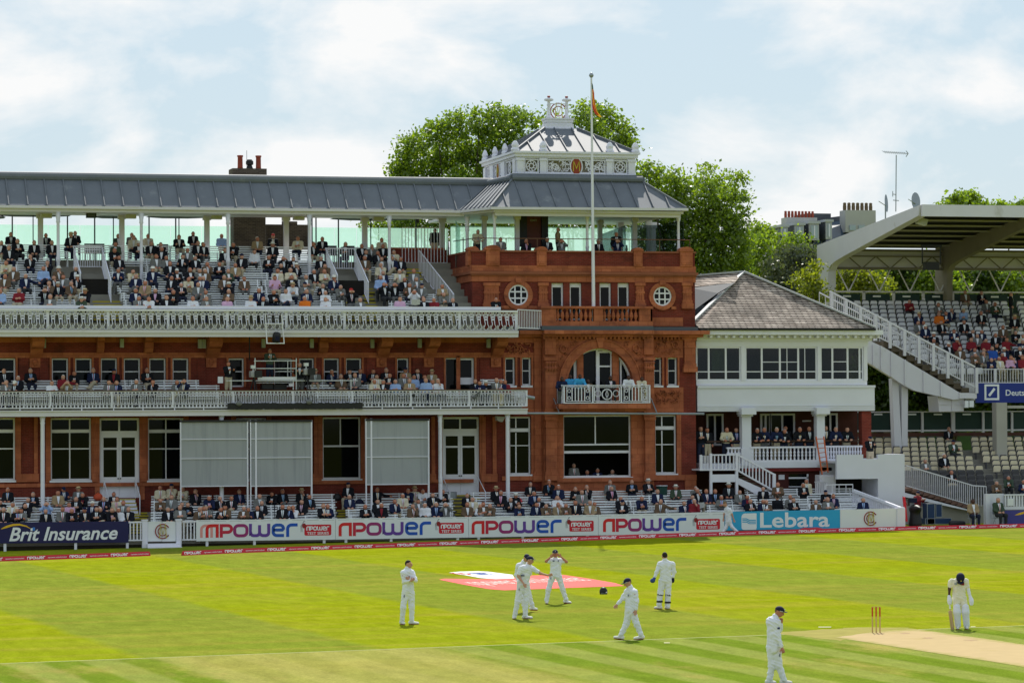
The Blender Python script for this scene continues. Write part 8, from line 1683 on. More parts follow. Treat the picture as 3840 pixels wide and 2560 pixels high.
for d in ind:
    p, rp, skin, tr = whole(d)
    o = link('person', p[0]); setm(o, skin); o.location = (d['X'], d['Y'], d['Z']); o.rotation_euler.z = d['rz']-(.10 if d['pose'] not in ('operating',) else 0); o.scale = (d['sc'],)*3
    desc = 'person in '+CL[d['j']][1]
    if d['s'] in SW_ and d['j'] in 'kngcbtenr': desc += ', '+SW_[d['s']]
    if d['h'] in HW: desc += ', '+HW[d['h']]
    if isinstance(d['where'], tuple):
        wn, r = d['where']; lab = desc+', '+wn+(' row '+['one', 'two', 'three', 'four', 'five', 'six', 'seven', 'eight', 'nine', 'ten', 'eleven', 'twelve', 'thirteen', 'fourteen', 'fifteen', 'sixteen'][r] if wn not in ('roof terrace', 'annexe loggia', 'open long-room window') else '')+', '+ordn(d['nth'])+' from left'
    else: lab = 'person in '+CL[d['j']][1]+' '+d['where']
    tag(o, lab, 'person', d['grp'])
    setm(link('jacket', p[1], o), CM[d['j']]); setm(link('trousers', p[2], o), tr)
    if d['j'] in 'kngcbte' and d['rz'] < 2:
        sm = {'l': CM['l'], 'p': CM['p'], 'r': CM['r']}.get(d['s'], CM['w']); setm(link('shirt_front', p[4], o), sm)
        if d['s'] in 'wyoel' or rp.random() < .6: setm(link('tie', p[5], o), {'y': M_tie[1], 'o': M_tie[0], 'e': M_tie[3]}.get(d['s'], rp.choice(M_tie)))
    if d['h'] in 'HSCWR':
        hm = link('hat' if d['h'] in 'HS' else 'cap', hatm if d['h'] in 'HS' else capm, o); setm(hm, M_hat[d['h']][1]); hm.location = tuple(p[6]); hm.rotation_euler = Matrix(p[7].tolist()).to_euler()
        if d['h'] in 'HS': link('hat_band', bandm, hm)
        setm(link('hair', p[3], o), HC['g'] if rp.random() < .7 else HC['d'])
    elif d['h'] != 'b': setm(link('hair', p[3], o), HC[d['h']])
if rest:
    mats = []; mi = {}
    def midx(m):
        if m.name not in mi: mi[m.name] = len(mats); mats.append(m)
        return mi[m.name]
    VV = []; FF = []; MM = []; off_ = 0
    def app(me, M, m):
        global off_
        n = len(me.vertices); co = np.empty(n*3, np.float32); me.vertices.foreach_get('co', co); co = co.reshape(-1, 3) @ np.array(M.to_3x3()).T+np.array(M.translation); VV.append(co)
        fs = [tuple(i+off_ for i in p_.vertices) for p_ in me.polygons]; FF.extend(fs); MM.extend([midx(m)]*len(fs)); off_ += n
    for d in rest:
        p, rp, skin, tr = whole(d); M = Matrix.LocRotScale(Vector((d['X'], d['Y'], d['Z'])), Matrix.Rotation(d['rz']-.1, 3, 'Z').to_quaternion(), Vector((d['sc'],)*3))
        app(p[0], M, skin); app(p[1], M, CM[d['j']]); app(p[2], M, tr)
        if d['j'] in 'kngcbte': app(p[4], M, CM['w'])
        if d['h'] in 'HSCWR': app(hatm if d['h'] in 'HS' else capm, M @ Matrix.Translation(Vector(p[6])), M_hat[d['h']][1])
        elif d['h'] != 'b': app(p[3], M, HC[d['h']])
    me = bpy.data.meshes.new('seated_crowd'); me.from_pydata(np.concatenate(VV).tolist(), [], FF)
    for m in mats: me.materials.append(m)
    me.polygons.foreach_set('material_index', MM); me.polygons.foreach_set('use_smooth', [True]*len(FF)); me.update(); o = link('seated_crowd', me); tag(o, 'remaining spectators scattered over the grandstand and the back of the upper tier', 'crowd', kind='stuff')
print('CROWD', len(CROWD), 'seats', nseat, 'leaves', nl)
# ================================================================ PLAYERS
M_wh = mat('cricket_white_cloth', (.74, .75, .83), .85, .05, 7, spec=.15); M_crm = mat('cricket_cream_cloth', (.78, .74, .60), .85, .05, 7, spec=.15)
M_shoe = mat('white_shoe', (.72, .70, .68), .6, .15, 20); M_sole = mat('red_sole', (.30, .03, .02), .7, .1, 9); M_cap = mat('navy_cap_cloth', (.008, .010, .035), .8, .1, 9); M_eye = mat('eye_dark', (.02, .012, .01), .3, .05)
def handprims(W, H, side, curl=.5, palm_n=None):
    """palm and five separate fingers; W wrist, H hand centre."""
    W, H = np.array(W, float), np.array(H, float); d = (H-W)/np.linalg.norm(H-W); up = np.array((0, -1, 0)) if palm_n is None else np.array(palm_n, float); up = up-d*(up @ d); up /= np.linalg.norm(up); s = np.cross(d, up)*side; R = np.stack([s, d, up], 1)
    c = W+d*.055; P = [('e', tuple(c), (.042, .052, .018), R), ('c', tuple(W-d*.02), tuple(c), .026, .026)]
    for i, (o, L_, r) in enumerate(((-.032, .062, .0088), (-.011, .072, .0095), (.011, .068, .0093), (.031, .052, .0080))):
        a = c+s*o+d*.042; k = curl*(.9+.12*i); b = a+(d*cos(k*.6)+up*sin(k*.6))*L_*.5; e = b+(d*cos(k*1.7)+up*sin(k*1.7))*L_*.5; P += [('c', tuple(a), tuple(b), r, r*.95), ('c', tuple(b), tuple(e), r*.95, r*.8)]
    t0 = c-s*.036-d*.015; t1 = t0-s*.028+d*.028+up*.008; t2 = t1-s*.004+d*.032+up*.012; P += [('c', tuple(t0), tuple(t1), .0125, .0105), ('c', tuple(t1), tuple(t2), .0105, .0085)]
    return P
def player(label, foot, org, k, u0, vref, J, yaw=0, pitch=0, roll=0, skin=0, top=M_wh, bottom=M_wh, sleeves='long', cap='cap', capm_=None, hair='d', collar=True, sunny=False, curl=.6, gloves=(), turn=0, tuck=.0, hand_n=None):
    G_ = gnd(*foot); s = k*abs((G_-CAM).dot(FW))**-1*FPX
    R_ = rotz(yaw) @ rotx(pitch)
    j = {n: np.array(((p[0]-u0)/s, p[2] if len(p) > 2 else 0, (vref-p[1])/s)) for n, p in J.items()}
    for q in 'lr': j['h'+q] = j['h'+q] if 'h'+q in j else j['w'+q]+(j['w'+q]-j['e'+q])/np.linalg.norm(j['w'+q]-j['e'+q])*.09
    hc = j['head']; b = headprims(hc, R_, 1.02); b.append(('c', tuple(j['neck']-(0, 0, .03)), tuple(hc*.75+j['neck']*.25), .056, .054)); ch, pe, ne = j['chest'], j['pelvis'], j['neck']
    ax = j['sr']-j['sl']; ax[2] = 0; L_ = np.linalg.norm(ax); ax = ax/(L_+1e-9)*min(.075, max(.045, L_*.25)); tp = []; tr = []
    mid = ch*.5+pe*.5+(ch-pe)*.02
    for q in (-1, 1):
        b.append(('c', tuple(ch+ax*q), tuple(pe+ax*q*.8), .10, .09)); tp += [('c', tuple(ch+ax*q*1.1), tuple(mid+ax*q*.85), .118, .104), ('c', tuple(mid+ax*q*.85), tuple(pe+ax*q*.95+(0, 0, .03-tuck)), .104, .116)]; tr.append(('c', tuple(pe+ax*q*.9), tuple(pe+ax*q*.8+(0, 0, .07)), .112, .098))
    tp += [('c', tuple(ch+(ne-ch)*.35), tuple(ne-(ne-ch)*.05), .105, .066)]
    if collar: tp.append(('c', tuple(ne-(0, 0, .01)), tuple(ne+(hc-ne)*.15), .066, .062))
    hands = []
    for q, sd in (('l', 1), ('r', -1)):
        S_, E_, W_ = j['s'+q], j['e'+q], j['w'+q]; b += [('c', tuple(S_), tuple(E_), .052, .043), ('c', tuple(E_), tuple(W_), .043, .028)]
        S_ = S_-(0, 0, .03); tp.append(('c', tuple(ne-(0, 0, .055)), tuple(S_), .060, .066)); tp.append(('c', tuple(ch+(S_-ch)*.4), tuple(S_+(ch-S_)*.12), .088, .066))
        if sleeves == 'long': tp += [('c', tuple(S_), tuple(E_), .076, .060), ('c', tuple(E_), tuple(E_+(W_-E_)*.9), .058, .046)]
        else: tp.append(('c', tuple(S_), tuple(S_+(E_-S_)*.62), .076, .070))
        hands.append((W_, j['h'+q], sd))
        hp, kn, an, to = j['p'+q], j['k'+q], j['a'+q], j['t'+q]; b += [('c', tuple(hp), tuple(kn), .085, .055), ('c', tuple(kn), tuple(an), .055, .035)]
        tr += [('c', tuple(hp), tuple(kn), .108, .082), ('c', tuple(kn), tuple(an+(0, 0, .02)), .080, .072)]
    VF = [polym(b, .017, .012)]
    for i, (W_, H_, sd) in enumerate(hands):
        if i not in gloves: VF.append(polym(handprims(W_, H_, sd, curl, hand_n), .0065, .004))
    root = link('person', tomesh('person', VF, SK[skin])); root.location = G_; root.rotation_euler.z = -YAW; tag(root, label, 'person')
    link('shirt', tomesh('shirt', polym(tp, .018, .016, None, .010), top), root)
    def tcut(P): return np.full(P.shape[:-1], -1.0)
    link('trousers', tomesh('trousers', polym(tr, .019, .018, None, .011), bottom), root)
    for q in 'lr':
        an, to = j['a'+q], j['t'+q]; d = to-an; d[2] = 0; d /= (np.linalg.norm(d)+1e-9); z0 = min(to[2], .06); hz = max(.0, an[2]-.10); sl_ = tuple(an-d*.05+(0, 0, .0)-np.array((0, 0, an[2]-.055-hz))); e_ = tuple(to-np.array((0, 0, to[2]))+(0, 0, max(.042, to[2]*.8)))
        sh = link('shoe', tomesh('shoe', polym([('c', sl_, e_, .050, .038), ('c', tuple(an), sl_, .045, .048)], .014, .012), M_shoe), root)
        link('sole', tomesh('sole', polym([('c', tuple(np.array(sl_)-(0, 0, .030)), tuple(np.array(e_)-(0, 0, .024)), .040, .030)], .014, .010), M_sole), sh)
    hw = lambda p: hc+R_ @ (np.array(p)*1.02)
    if hair:
        def hcut(P): q = (P-hc) @ R_; return (-(q[..., 2]-.020)-q[..., 1]*.75)*.8
        link('hair', tomesh('hair', polym([('e', tuple(hw((0, .016, .020))), (.087, .102, .108), R_)], .013, cut=hcut), HC[hair]), root)
    for q in (-1, 1): link('eye', tomesh('eye', polym([('e', tuple(hw((q*.030, -.080, .012))), (.011, .009, .007), R_)], .004), M_eye), root)
    if cap == 'cap':
        def ccut(P): q = (P-hc) @ R_; return -(q[..., 2]-.028)
        c = link('cap', tomesh('cap', polym([('e', tuple(hw((0, .006, .026))), (.098, .116, .104), R_)], .013, cut=ccut), capm_ or M_cap), root)
        link('brim', tomesh('brim', polym([('e', tuple(hw((0, -.115, .040))), (.070, .072, .011), R_ @ rotx(-.15))], .010), capm_ or M_cap), c)
        mb = MB(); n = 14
        for i in range(n):
            a0, a1 = -pi*.5-1.35+2.7*i/n, -pi*.5-1.35+2.7*(i+1)/n; mb.add([tuple(hw((.101*cos(a), .118*sin(a), z))) for a, z in ((a0, .030), (a1, .030), (a1, .044), (a0, .044))], [(0, 1, 2, 3)])
        link('sunglasses_strap', mb.mesh('sunglasses_strap', mat('strap_silver', (.55, .56, .55), .4, .05, 9)), c)
        link('cap_badge', tomesh('cap_badge', polym([('e', tuple(hw((0, -.100, .085))), (.014, .010, .020), R_)], .006), mat('badge_silver', (.5, .5, .5), .5, .05, 9)), c)
    if cap == 'helmet':
        def ccut(P): q = (P-hc) @ R_; return -(q[..., 2]+.03+.0*q[..., 1])
        c = link('helmet', tomesh('helmet', polym([('e', tuple(hw((0, .01, .03))), (.122, .140, .128), R_)], .014, cut=ccut), M_cap), root)
        link('peak', tomesh('peak', polym([('e', tuple(hw((0, -.135, .035))), (.085, .065, .014), R_)], .010), M_cap), c)
        mb = MB()
        for z in (-.02, -.05, -.08): mb.tube([tuple(hw((x, -.155+abs(x)*.6, z))) for x in (-.10, -.05, 0, .05, .10)], .006, 5)
        link('grille', mb.mesh('grille', M_dark), c); link('helmet_badge', tomesh('helmet_badge', polym([('e', tuple(hw((0, -.128, .09))), (.022, .014, .026), R_)], .007), M_gold), c)
    if cap == 'glasses': 
        for q in (-1, 1): link('sunglass_lens', tomesh('sunglass_lens', polym([('e', tuple(hw((q*.034, -.088, .014))), (.028, .014, .018), R_)], .007), mat('amber_lens', (.55, .36, .05), .2, .05)), root)
    return root, j, s, R_, hc
def decal(root, p, w_, h_, m, name='crest', n=(0, -1, 0)):
    n = np.array(n, float); n /= np.linalg.norm(n); r = np.cross((0, 0, 1), n)*-1; r = r/np.linalg.norm(r); u = np.array((0, 0, 1.0)); p = np.array(p, float); mb = MB()
    mb.add([tuple(p+n*.01-r*w_-u*h_), tuple(p+n*.01+r*w_-u*h_), tuple(p+n*.01+r*w_+u*h_), tuple(p+n*.01-r*w_+u*h_), tuple(p-n*.02-r*w_-u*h_), tuple(p-n*.02+r*w_-u*h_), tuple(p-n*.02+r*w_+u*h_), tuple(p-n*.02-r*w_+u*h_)], [(0, 1, 2, 3), (0, 4, 5, 1), (1, 5, 6, 2), (2, 6, 7, 3), (3, 7, 4, 0)]); return link(name, mb.mesh(name, m), root)
M_nb = mat('crest_navy', (.02, .03, .10), .6, .05, 9); M_rb = mat('sponsor_red', (.45, .04, .08), .6, .05, 9)
# 1 fielder with folded arms
r, j, s, R_, hc = player('bare-headed fielder in white standing with folded arms and amber sunglasses', (1533, 2340), (1440, 2080), 5.6, 520, 1440,
 dict(head=(525, 178), neck=(497, 262), chest=(505, 375), pelvis=(510, 745), sl=(405, 340, -.06), sr=(590, 330, .08), el=(430, 545, -.10), er=(672, 520, -.10), wl=(560, 520, -.24), wr=(560, 488, -.20), hl=(640, 478, -.22), hr=(510, 470, -.20),
      pl=(450, 800, -.02), pr=(575, 800, .03), kl=(405, 1080, -.06), kr=(585, 1090, .02), al=(378, 1385, 0), ar=(580, 1370, .03), tl=(425, 1430, -.10), tr=(712, 1418, -.04)), yaw=1.2, pitch=-.05, cap='glasses', hair='d')
decal(r, j['sl']+(-.0, -.075, -.10), .02, .02, M_rb); decal(r, (-.02, -.16, 1.33), .03, .035, M_rb); decal(r, (.03, -.16, 1.42), .013, .025, M_nb); decal(r, j['pl']+(-.03, -.12, -.06), .010, .035, M_nb, 'trouser_mark')
# 2 bowed fielder
r, j, s, R_, hc = player('fielder with head bowed, hidden partly behind the pointing captain', (1966, 2294), (1880, 2040), 4.9, 350, 1245,
 dict(head=(398, 250, -.12), neck=(345, 310, -.02), chest=(325, 410), pelvis=(330, 700), sl=(245, 380, -.05), sr=(430, 360, .06), el=(205, 560, -.02), er=(450, 540, .02), wl=(245, 680, -.10), wr=(400, 640, -.15), hl=(262, 735, -.12), hr=(360, 690, -.18),
      pl=(290, 720), pr=(390, 720), kl=(310, 960, -.03), kr=(440, 950, .05), al=(360, 1190, 0), ar=(500, 1150, .10), tl=(385, 1235, -.12), tr=(580, 1175, .06)), yaw=.7, pitch=.9)
decal(r, j['sl']+(0, -.08, -.05), .02, .02, M_rb); decal(r, (-.04, -.14, 1.36), .035, .02, M_nb)
# 3 pointing captain
r, j, s, R_, hc = player('fielder in short sleeves pointing to the right with outstretched arm', (1958, 2319), (1880, 2040), 4.9, 410, 1375,
 dict(head=(562, 300, -.05), neck=(528, 385, -.02), chest=(500, 460), pelvis=(420, 730), sl=(392, 430, -.10), sr=(620, 445, .04), el=(345, 590, -.14), er=(750, 545, .0), wl=(440, 720, -.26), wr=(890, 578, -.04), hl=(470, 775, -.28), hr=(965, 560, -.06),
      pl=(375, 770, -.02), pr=(475, 770, .03), kl=(330, 1050, -.04), kr=(485, 1050, .02), al=(270, 1330, 0), ar=(465, 1330, .02), tl=(248, 1370, -.14), tr=(585, 1360, -.08)), yaw=1.15, pitch=.15, sleeves='short', collar=False, hair='d', skin=0)
decal(r, (.06, -.15, 1.32), .012, .03, M_nb); decal(r, (-.0+.0, -.17, 1.32), .03, .018, M_nb); decal(r, j['pl']+(-.03, -.13, -.10), .010, .035, M_nb, 'trouser_mark')
# 4 hands raised
r, j, s, R_, hc = player('fielder in short sleeves with both hands raised to the cap, legs apart', (2088, 2262), (1880, 2040), 4.9, 1030, 1085,
 dict(head=(1005, 165, -.02), neck=(1013, 245), chest=(1015, 320), pelvis=(1008, 560), sl=(920, 278), sr=(1110, 280), el=(838, 305, -.08), er=(1212, 318, -.08), wl=(915, 232, -.14), wr=(1115, 225, -.14), hl=(955, 200, -.14), hr=(1075, 200, -.14),
      pl=(950, 590), pr=(1070, 590), kl=(880, 820, -.02), kr=(1135, 810, .02), al=(845, 1035, 0), ar=(1200, 1020, .03), tl=(852, 1090, -.14), tr=(1280, 1068, -.06)), yaw=0, pitch=.15, sleeves='short', collar=False, skin=1, hair='s')
decal(r, (.055, -.145, 1.40), .012, .03, M_nb); decal(r, (-.10, -.145, 1.40), .032, .016, M_nb); decal(r, j['pl']+(-.05, -.12, -.05), .010, .03, M_nb, 'trouser_mark')
# 5 wicketkeeper from behind
r, j, s, R_, hc = player('wicketkeeper seen from behind with black strapped white pads and blue glove', (2493, 2282), (2280, 2050), 4.237, 910, 975,
 dict(head=(912, 135), neck=(918, 195), chest=(925, 290), pelvis=(925, 510), sl=(835, 245), sr=(1040, 250), el=(785, 385, -.05), er=(1062, 385), wl=(748, 480, -.08), wr=(1042, 485), hl=(725, 515, -.10), hr=(1040, 525),
      pl=(868, 530), pr=(972, 530), kl=(842, 740), kr=(965, 745), al=(822, 925), ar=(955, 945), tl=(755, 960, .03), tr=(925, 985, .12)), yaw=3.3, cap='none', hair='d', gloves=(0, 1), skin=0)
for q in 'lr':
    kn, an = j['k'+q], j['a'+q]; pad = link('leg_pad', tomesh('leg_pad', polym([('c', tuple(kn+(0, .05, .10)), tuple(an+(0, .05, .05)), .095, .085)], .018), M_wh), r)
    for t in (.05, .62):
        c = kn+(an-kn)*t; mb = MB(); mb.lathe(c[0], c[1]+.01, [(.101, c[2]-.028), (.101, c[2]+.028)], 16); link('black_strap', mb.mesh('black_strap', M_dark), pad)
mb_ = [('e', tuple(j['hl']+(-.02, 0, -.02)), (.075, .06, .065)), ('c', tuple(j['wl']), tuple(j['hl']), .045, .055)]; link('blue_glove', tomesh('blue_glove', polym(mb_, .014), mat('glove_blue', (.03, .06, .22), .6, .1, 9)), r)
link('dark_glove', tomesh('dark_glove', polym([('e', tuple(j['hr']), (.045, .05, .075)), ('c', tuple(j['wr']), tuple(j['hr']), .035, .04)], .014), M_cap), r)
# 6 walking fielder
r, j, s, R_, hc = player('fielder in long sleeves walking to the left with head down', (2356, 2397), (2280, 2050), 4.237, 320, 1460,
 dict(head=(315, 555, -.02), neck=(350, 620), chest=(375, 720), pelvis=(360, 980), sl=(310, 680, .06), sr=(430, 690, -.08), el=(240, 800, .05), er=(455, 850, -.12), wl=(150, 900, -.0), wr=(442, 985, -.14), hl=(118, 930, -.02), hr=(435, 1030, -.15),
      pl=(330, 1010, .03), pr=(385, 1010, -.03), kl=(290, 1220, .05), kr=(455, 1215, -.05), al=(200, 1405, .06), ar=(520, 1390, -.04), tl=(105, 1412, .05), tr=(420, 1448, -.05)), yaw=-1.25, pitch=.45, hair='s')
decal(r, j['sr']+(0, -.075, -.08), .018, .02, M_rb); decal(r, (.0, -.12, 1.22), .01, .03, M_nb)
# 7 nearest fielder
r, j, s, R_, hc = player('nearest fielder in long sleeves, hand to mouth, cut by the bottom edge', (2912, 2564), (2820, 2240), 4.9, 430, 1588,
 dict(head=(492, 258, -.03), neck=(415, 345), chest=(380, 450), pelvis=(370, 900), sl=(320, 410, .08), sr=(440, 430, -.10), el=(500, 600, .10), er=(452, 690, -.14), wl=(525, 470, -.0), wr=(520, 905, -.18), hl=(525, 400, -.02), hr=(545, 985, -.20),
      pl=(340, 950, .02), pr=(440, 950, -.02), kl=(350, 1240, .02), kr=(470, 1240, -.02), al=(300, 1530, .02), ar=(565, 1520, -.02), tl=(400, 1575, .0), tr=(690, 1570, -.03)), yaw=1.2, pitch=.35, hair='s', skin=1, tuck=.10, curl=1.1)
decal(r, j['sr']+(.03, -.085, -.15), .03, .02, M_nb); decal(r, j['pr']+(.06, -.10, -.12), .008, .035, M_nb, 'trouser_mark')
# 8 batsman
r, j, s, R_, hc = player('batsman in cream with navy helmet bowed, leaning on his bat', (3600, 2358), (3500, 2120), 5.6, 560, 1335,
 dict(head=(560, 262, -.16), neck=(558, 262, -.02), chest=(548, 370, -.02), pelvis=(548, 640), sl=(385, 310, -.03), sr=(690, 310, -.03), el=(345, 480, -.03), er=(735, 500, -.03), wl=(328, 640, -.08), wr=(770, 640, -.06), hl=(335, 720, -.10), hr=(795, 735, -.08),
      pl=(485, 690), pr=(625, 690), kl=(490, 970, -.04), kr=(670, 970, -.04), al=(510, 1270), ar=(695, 1270), tl=(500, 1325, -.16), tr=(700, 1325, -.16)), yaw=0, pitch=1.05, skin=3, top=M_crm, bottom=M_crm, sleeves='short', cap='helmet', collar=False, gloves=(0, 1), hair=None)
for q in 'lr':
    kn, an = j['k'+q], j['a'+q]; pad = link('leg_pad', tomesh('leg_pad', polym([('c', tuple(kn+(0, -.04, .14)), tuple(kn+(0, -.05, 0)), .095, .105), ('c', tuple(kn+(0, -.05, 0)), tuple(an+(0, -.04, .03)), .10, .088)], .018), M_wh), r)
    for t in (-.02, .1): c = kn+(an-kn)*t; mb = MB(); mb.lathe(c[0], c[1]-.04, [(.108, c[2]-.008), (.108, c[2]+.008)], 16); link('pad_roll', mb.mesh('pad_roll', M_shad), pad)
for q in 'lr': link('batting_glove', tomesh('batting_glove', polym([('e', tuple(j['h'+q]), (.052, .05, .075)), ('c', tuple(j['w'+q]), tuple(j['h'+q]), .042, .05)]+[('c', tuple(j['h'+q]+(-.03+.02*i, -.02, -.03)), tuple(j['h'+q]+(-.03+.02*i, -.03, -.10)), .014, .012) for i in range(4)], .012), M_wh), r)
link('arm_guard', tomesh('arm_guard', polym([('c', tuple(j['er']*.9+j['sr']*.1), tuple(j['wr']*.7+j['er']*.3), .052, .045)], .014), M_wh), r)
decal(r, (.07, -.155, 1.27), .04, .03, M_mred); decal(r, (-.13, -.155, 1.28), .035, .03, M_steel)
G8 = gnd(3600, 2358); s8 = 5.6*FPX/(G8-CAM).dot(FW); Rz8 = Matrix.Rotation(-YAW, 4, 'Z')
def L8(u, v, y=0): return G8+(Rz8 @ Vector(((u-560)/s8, y, (1335-v)/s8)))
mb = MB(); a, b, c = L8(328, 690, -.10), L8(345, 940, -.11), L8(395, 1352, -.12); mb.tube([a, b], .018, 8); mb.beam(b, c, .045, .105); mb.beam(b.lerp(c, .35)+Vector((0, -.03, 0)), c+Vector((0, -.03, 0)), .03, .05); BT = mb.build('cricket_bat', M_wood); tag(BT, 'pale willow cricket bat standing under the batsman\'s gloved hand', 'bat')
m2 = MB(); m2.tube([a+(a-b)*.05, a.lerp(b, .85)], .022, 8); part('grip', m2, M_letw, BT)
# 9 fielder walking by the boundary
r, j, s, R_, hc = player('bare-headed bowler in short sleeves striding left past the sky-blue board', (2740, 2004), (2600, 1640), 2.94, 415, 1030,
 dict(head=(352, 692, -.03), neck=(375, 722), chest=(388, 765), pelvis=(392, 880), sl=(368, 740, .08), sr=(408, 748, -.10), el=(345, 800, .08), er=(430, 805, -.12), wl=(338, 850, .04), wr=(448, 860, -.12), hl=(336, 870, .03), hr=(458, 885, -.12),
      pl=(385, 890, .03), pr=(400, 890, -.03), kl=(365, 950, .04), kr=(430, 945, -.04), al=(325, 1018, .03), ar=(500, 1015, -.03), tl=(300, 1032, .02), tr=(515, 1040, -.03)), yaw=-1.2, pitch=.55, sleeves='short', cap='none', hair='s', skin=0, collar=False, curl=.4)
# ================================================================ SMALL THINGS ON THE FIELD
c = gnd(2263, 2226); mb = MB(); mb.lathe(c.x, c.y, [(.125, c.z+.0), (.14, c.z+.06), (.135, c.z+.13), (.10, c.z+.20), (.05, c.z+.235), (.01, c.z+.24)], 16); mb.add([(c.x-.09, c.y-.12, c.z+.09), (c.x+.09, c.y-.12, c.z+.09), (c.x+.07, c.y-.21, c.z+.07), (c.x-.07, c.y-.21, c.z+.07)], [(0, 1, 2, 3)]); H = mb.build('helmet', M_dark, smooth=True); tag(H, 'black helmet lying alone on the grass beside the painted logo', 'helmet')
m2 = MB(); [m2.tube([(c.x-.11, c.y-.10, c.z+z), (c.x, c.y-.20, c.z+z), (c.x+.11, c.y-.10, c.z+z)], .006, 5) for z in (.02, .045)]; part('grille', m2, M_steel, H)
SW0 = gnd(3286, 2372); sx = Vector((cos(.25), -sin(.25), 0))
M_st = mat('stump_wood', (.55, .36, .16), .55, .12, 9); M_sr = mat('stump_red', (.48, .03, .02), .5, .1, 9)
STU = thing('wicket', 'set of three wooden stumps with red tops standing on the bare pitch', 'stumps', SW0)
for i in (-1, 0, 1):
    p = SW0+sx*(.105*i); mb = MB(); mb.lathe(p.x, p.y, [(.0195, p.z-.1), (.0195, p.z+.715)], 10); o = part('stump', mb, M_st, STU); m2 = MB(); m2.lathe(p.x, p.y, [(.021, p.z+.46), (.021, p.z+.718)], 10); part('red_sleeve', m2, M_sr, o)
for q in (-1, 1): mb = MB(); a = SW0+sx*(.105*q); mb.tube([(SW0.x, SW0.y, SW0.z+.727), (a.x, a.y, a.z+.727)], .009, 6); part('bail', mb, M_st, STU)
# ================================================================ BALCONY GANTRY, CAMERAS
Yk = -1.9
def Gq(u, v, Y=Yk): return at(820+u/3.92, 1160+v/3.92, Y)
GA = thing('scaffold_gantry', 'galvanised scaffold gantry with white side panel on the lower balcony', 'scaffold', (Gq(840, 1180).x, Yk, LO_T[2][1]))
def pipe(name, a, b, parent=GA, r=.026, m=M_galv): mb = MB(); mb.tube([a, b], r, 7); return part(name, mb, m, parent)
pipe('rail_pipe', Gq(115, 1048), Gq(2040, 1045)); [pipe('upright_pipe', Gq(u, 1030), Gq(u, 1230)) for u in (183, 1097, 1945)]
pipe('rail_pipe', Gq(520, 758), Gq(1150, 754)); pipe('rail_pipe', Gq(555, 868), Gq(1145, 868)); pipe('rail_pipe', Gq(870, 910, -1.2), Gq(1100, 910, -1.2)); pipe('upright_pipe', Gq(535, 715), Gq(535, 1000)); pipe('upright_pipe', Gq(1140, 715), Gq(1140, 1200)); pipe('upright_pipe', Gq(1015, 760, -1.2), Gq(1015, 1000, -1.2))
mb = MB(); mb.pb(820+575/3.92, 1160+990/3.92, 820+1145/3.92, 1160+1035/3.92, Yk+.05, .03); mb.pb(820+560/3.92, 1160+1072/3.92, 820+1095/3.92, 1160+1080/3.92, Yk+.1, .5); part('side_panel', mb, M_wall, GA)
c0 = Gq(560, 1045, -1.6); c1 = Gq(1135, 1045, -.3); mb = MB(); mb.box(c0.x, c1.x, -1.7, -.35, c0.z-.05, c0.z); part('platform_boards', mb, M_step, GA)
mb = MB(); mb.pb(820+640/3.92, 1160+1090/3.92, 820+800/3.92, 1160+1170/3.92, Yk+.3, .5); mb.pb(820+810/3.92, 1160+1100/3.92, 820+1000/3.92, 1160+1180/3.92, Yk+.4, .5); part('black_cases', mb, M_dark, GA)
mb = MB(); mb.pb(820+1035/3.92, 1160+1090/3.92, 820+1105/3.92, 1160+1130/3.92, Yk-.05, .12); o = part('control_box', mb, M_cream, GA)
HF = thing('camera_cradle', 'white pipe frame hung from the upper balcony rail holding a black lamp', 'frame', Gq(830, 500, -2.75)); Yh = -2.75
for a, b in (((685, 60), (710, 505)), ((925, 75), (962, 500)), ((680, 210), (945, 212)), ((705, 498), (970, 498))): pipe('frame_pipe', Gq(a[0], a[1], Yh), Gq(b[0], b[1], Yh), HF, .03, M_white)
pipe('dark_crossbar', Gq(670, 82, Yh), Gq(935, 85, Yh), HF, .02, M_dark); pipe('dark_crossbar', Gq(670, 130, Yh), Gq(940, 128, Yh), HF, .02, M_dark)
c = Gq(850, 415, Yh+.1); mb = MB(); mb.lathe(0, 0, [(.10, -.28), (.20, -.22), (.21, .12), (.17, .24), (.08, .28)], 12); me_ = mb.mesh('camera_head', M_dark, True); o = link('remote_camera', me_); o.location = c; o.rotation_euler = (.15, .1, 0); tag(o, 'black remote camera head hanging inside the white pipe frame', 'camera')
m2 = MB(); m2.box(-.10, .10, -.28, -.18, -.12, .10); link('lens_hood', m2.mesh('lens_hood', M_cap), o)
pipe_ = MB(); pipe_.tube([Gq(455, 240, -2.45), Gq(452, 740, -1.6)], .03, 6); o = pipe_.build('black_cable', M_dark); tag(o, 'thick black cable hanging from the upper balcony left of the gantry', 'cable')
mb = MB(); a, b = Gq(130, 1400, -2.75), Gq(2110, 1400, -2.75); n = 40; rr = random.Random(5)
for i in range(n): x0, x1 = a.x+(b.x-a.x)*i/n, a.x+(b.x-a.x)*(i+1)/n; t = Gq(0, 1378, -2.75).z+rr.uniform(-.02, .02); bz = Gq(0, 1468, -2.75).z+rr.uniform(-.02, .03); mb.box(x0, x1+.01, -2.80-rr.uniform(0, .03), -2.70, bz, t)
o = mb.build('black_cloth_cover', M_dark); tag(o, 'long black cloth tied under the lower balcony balustrade', 'cloth')
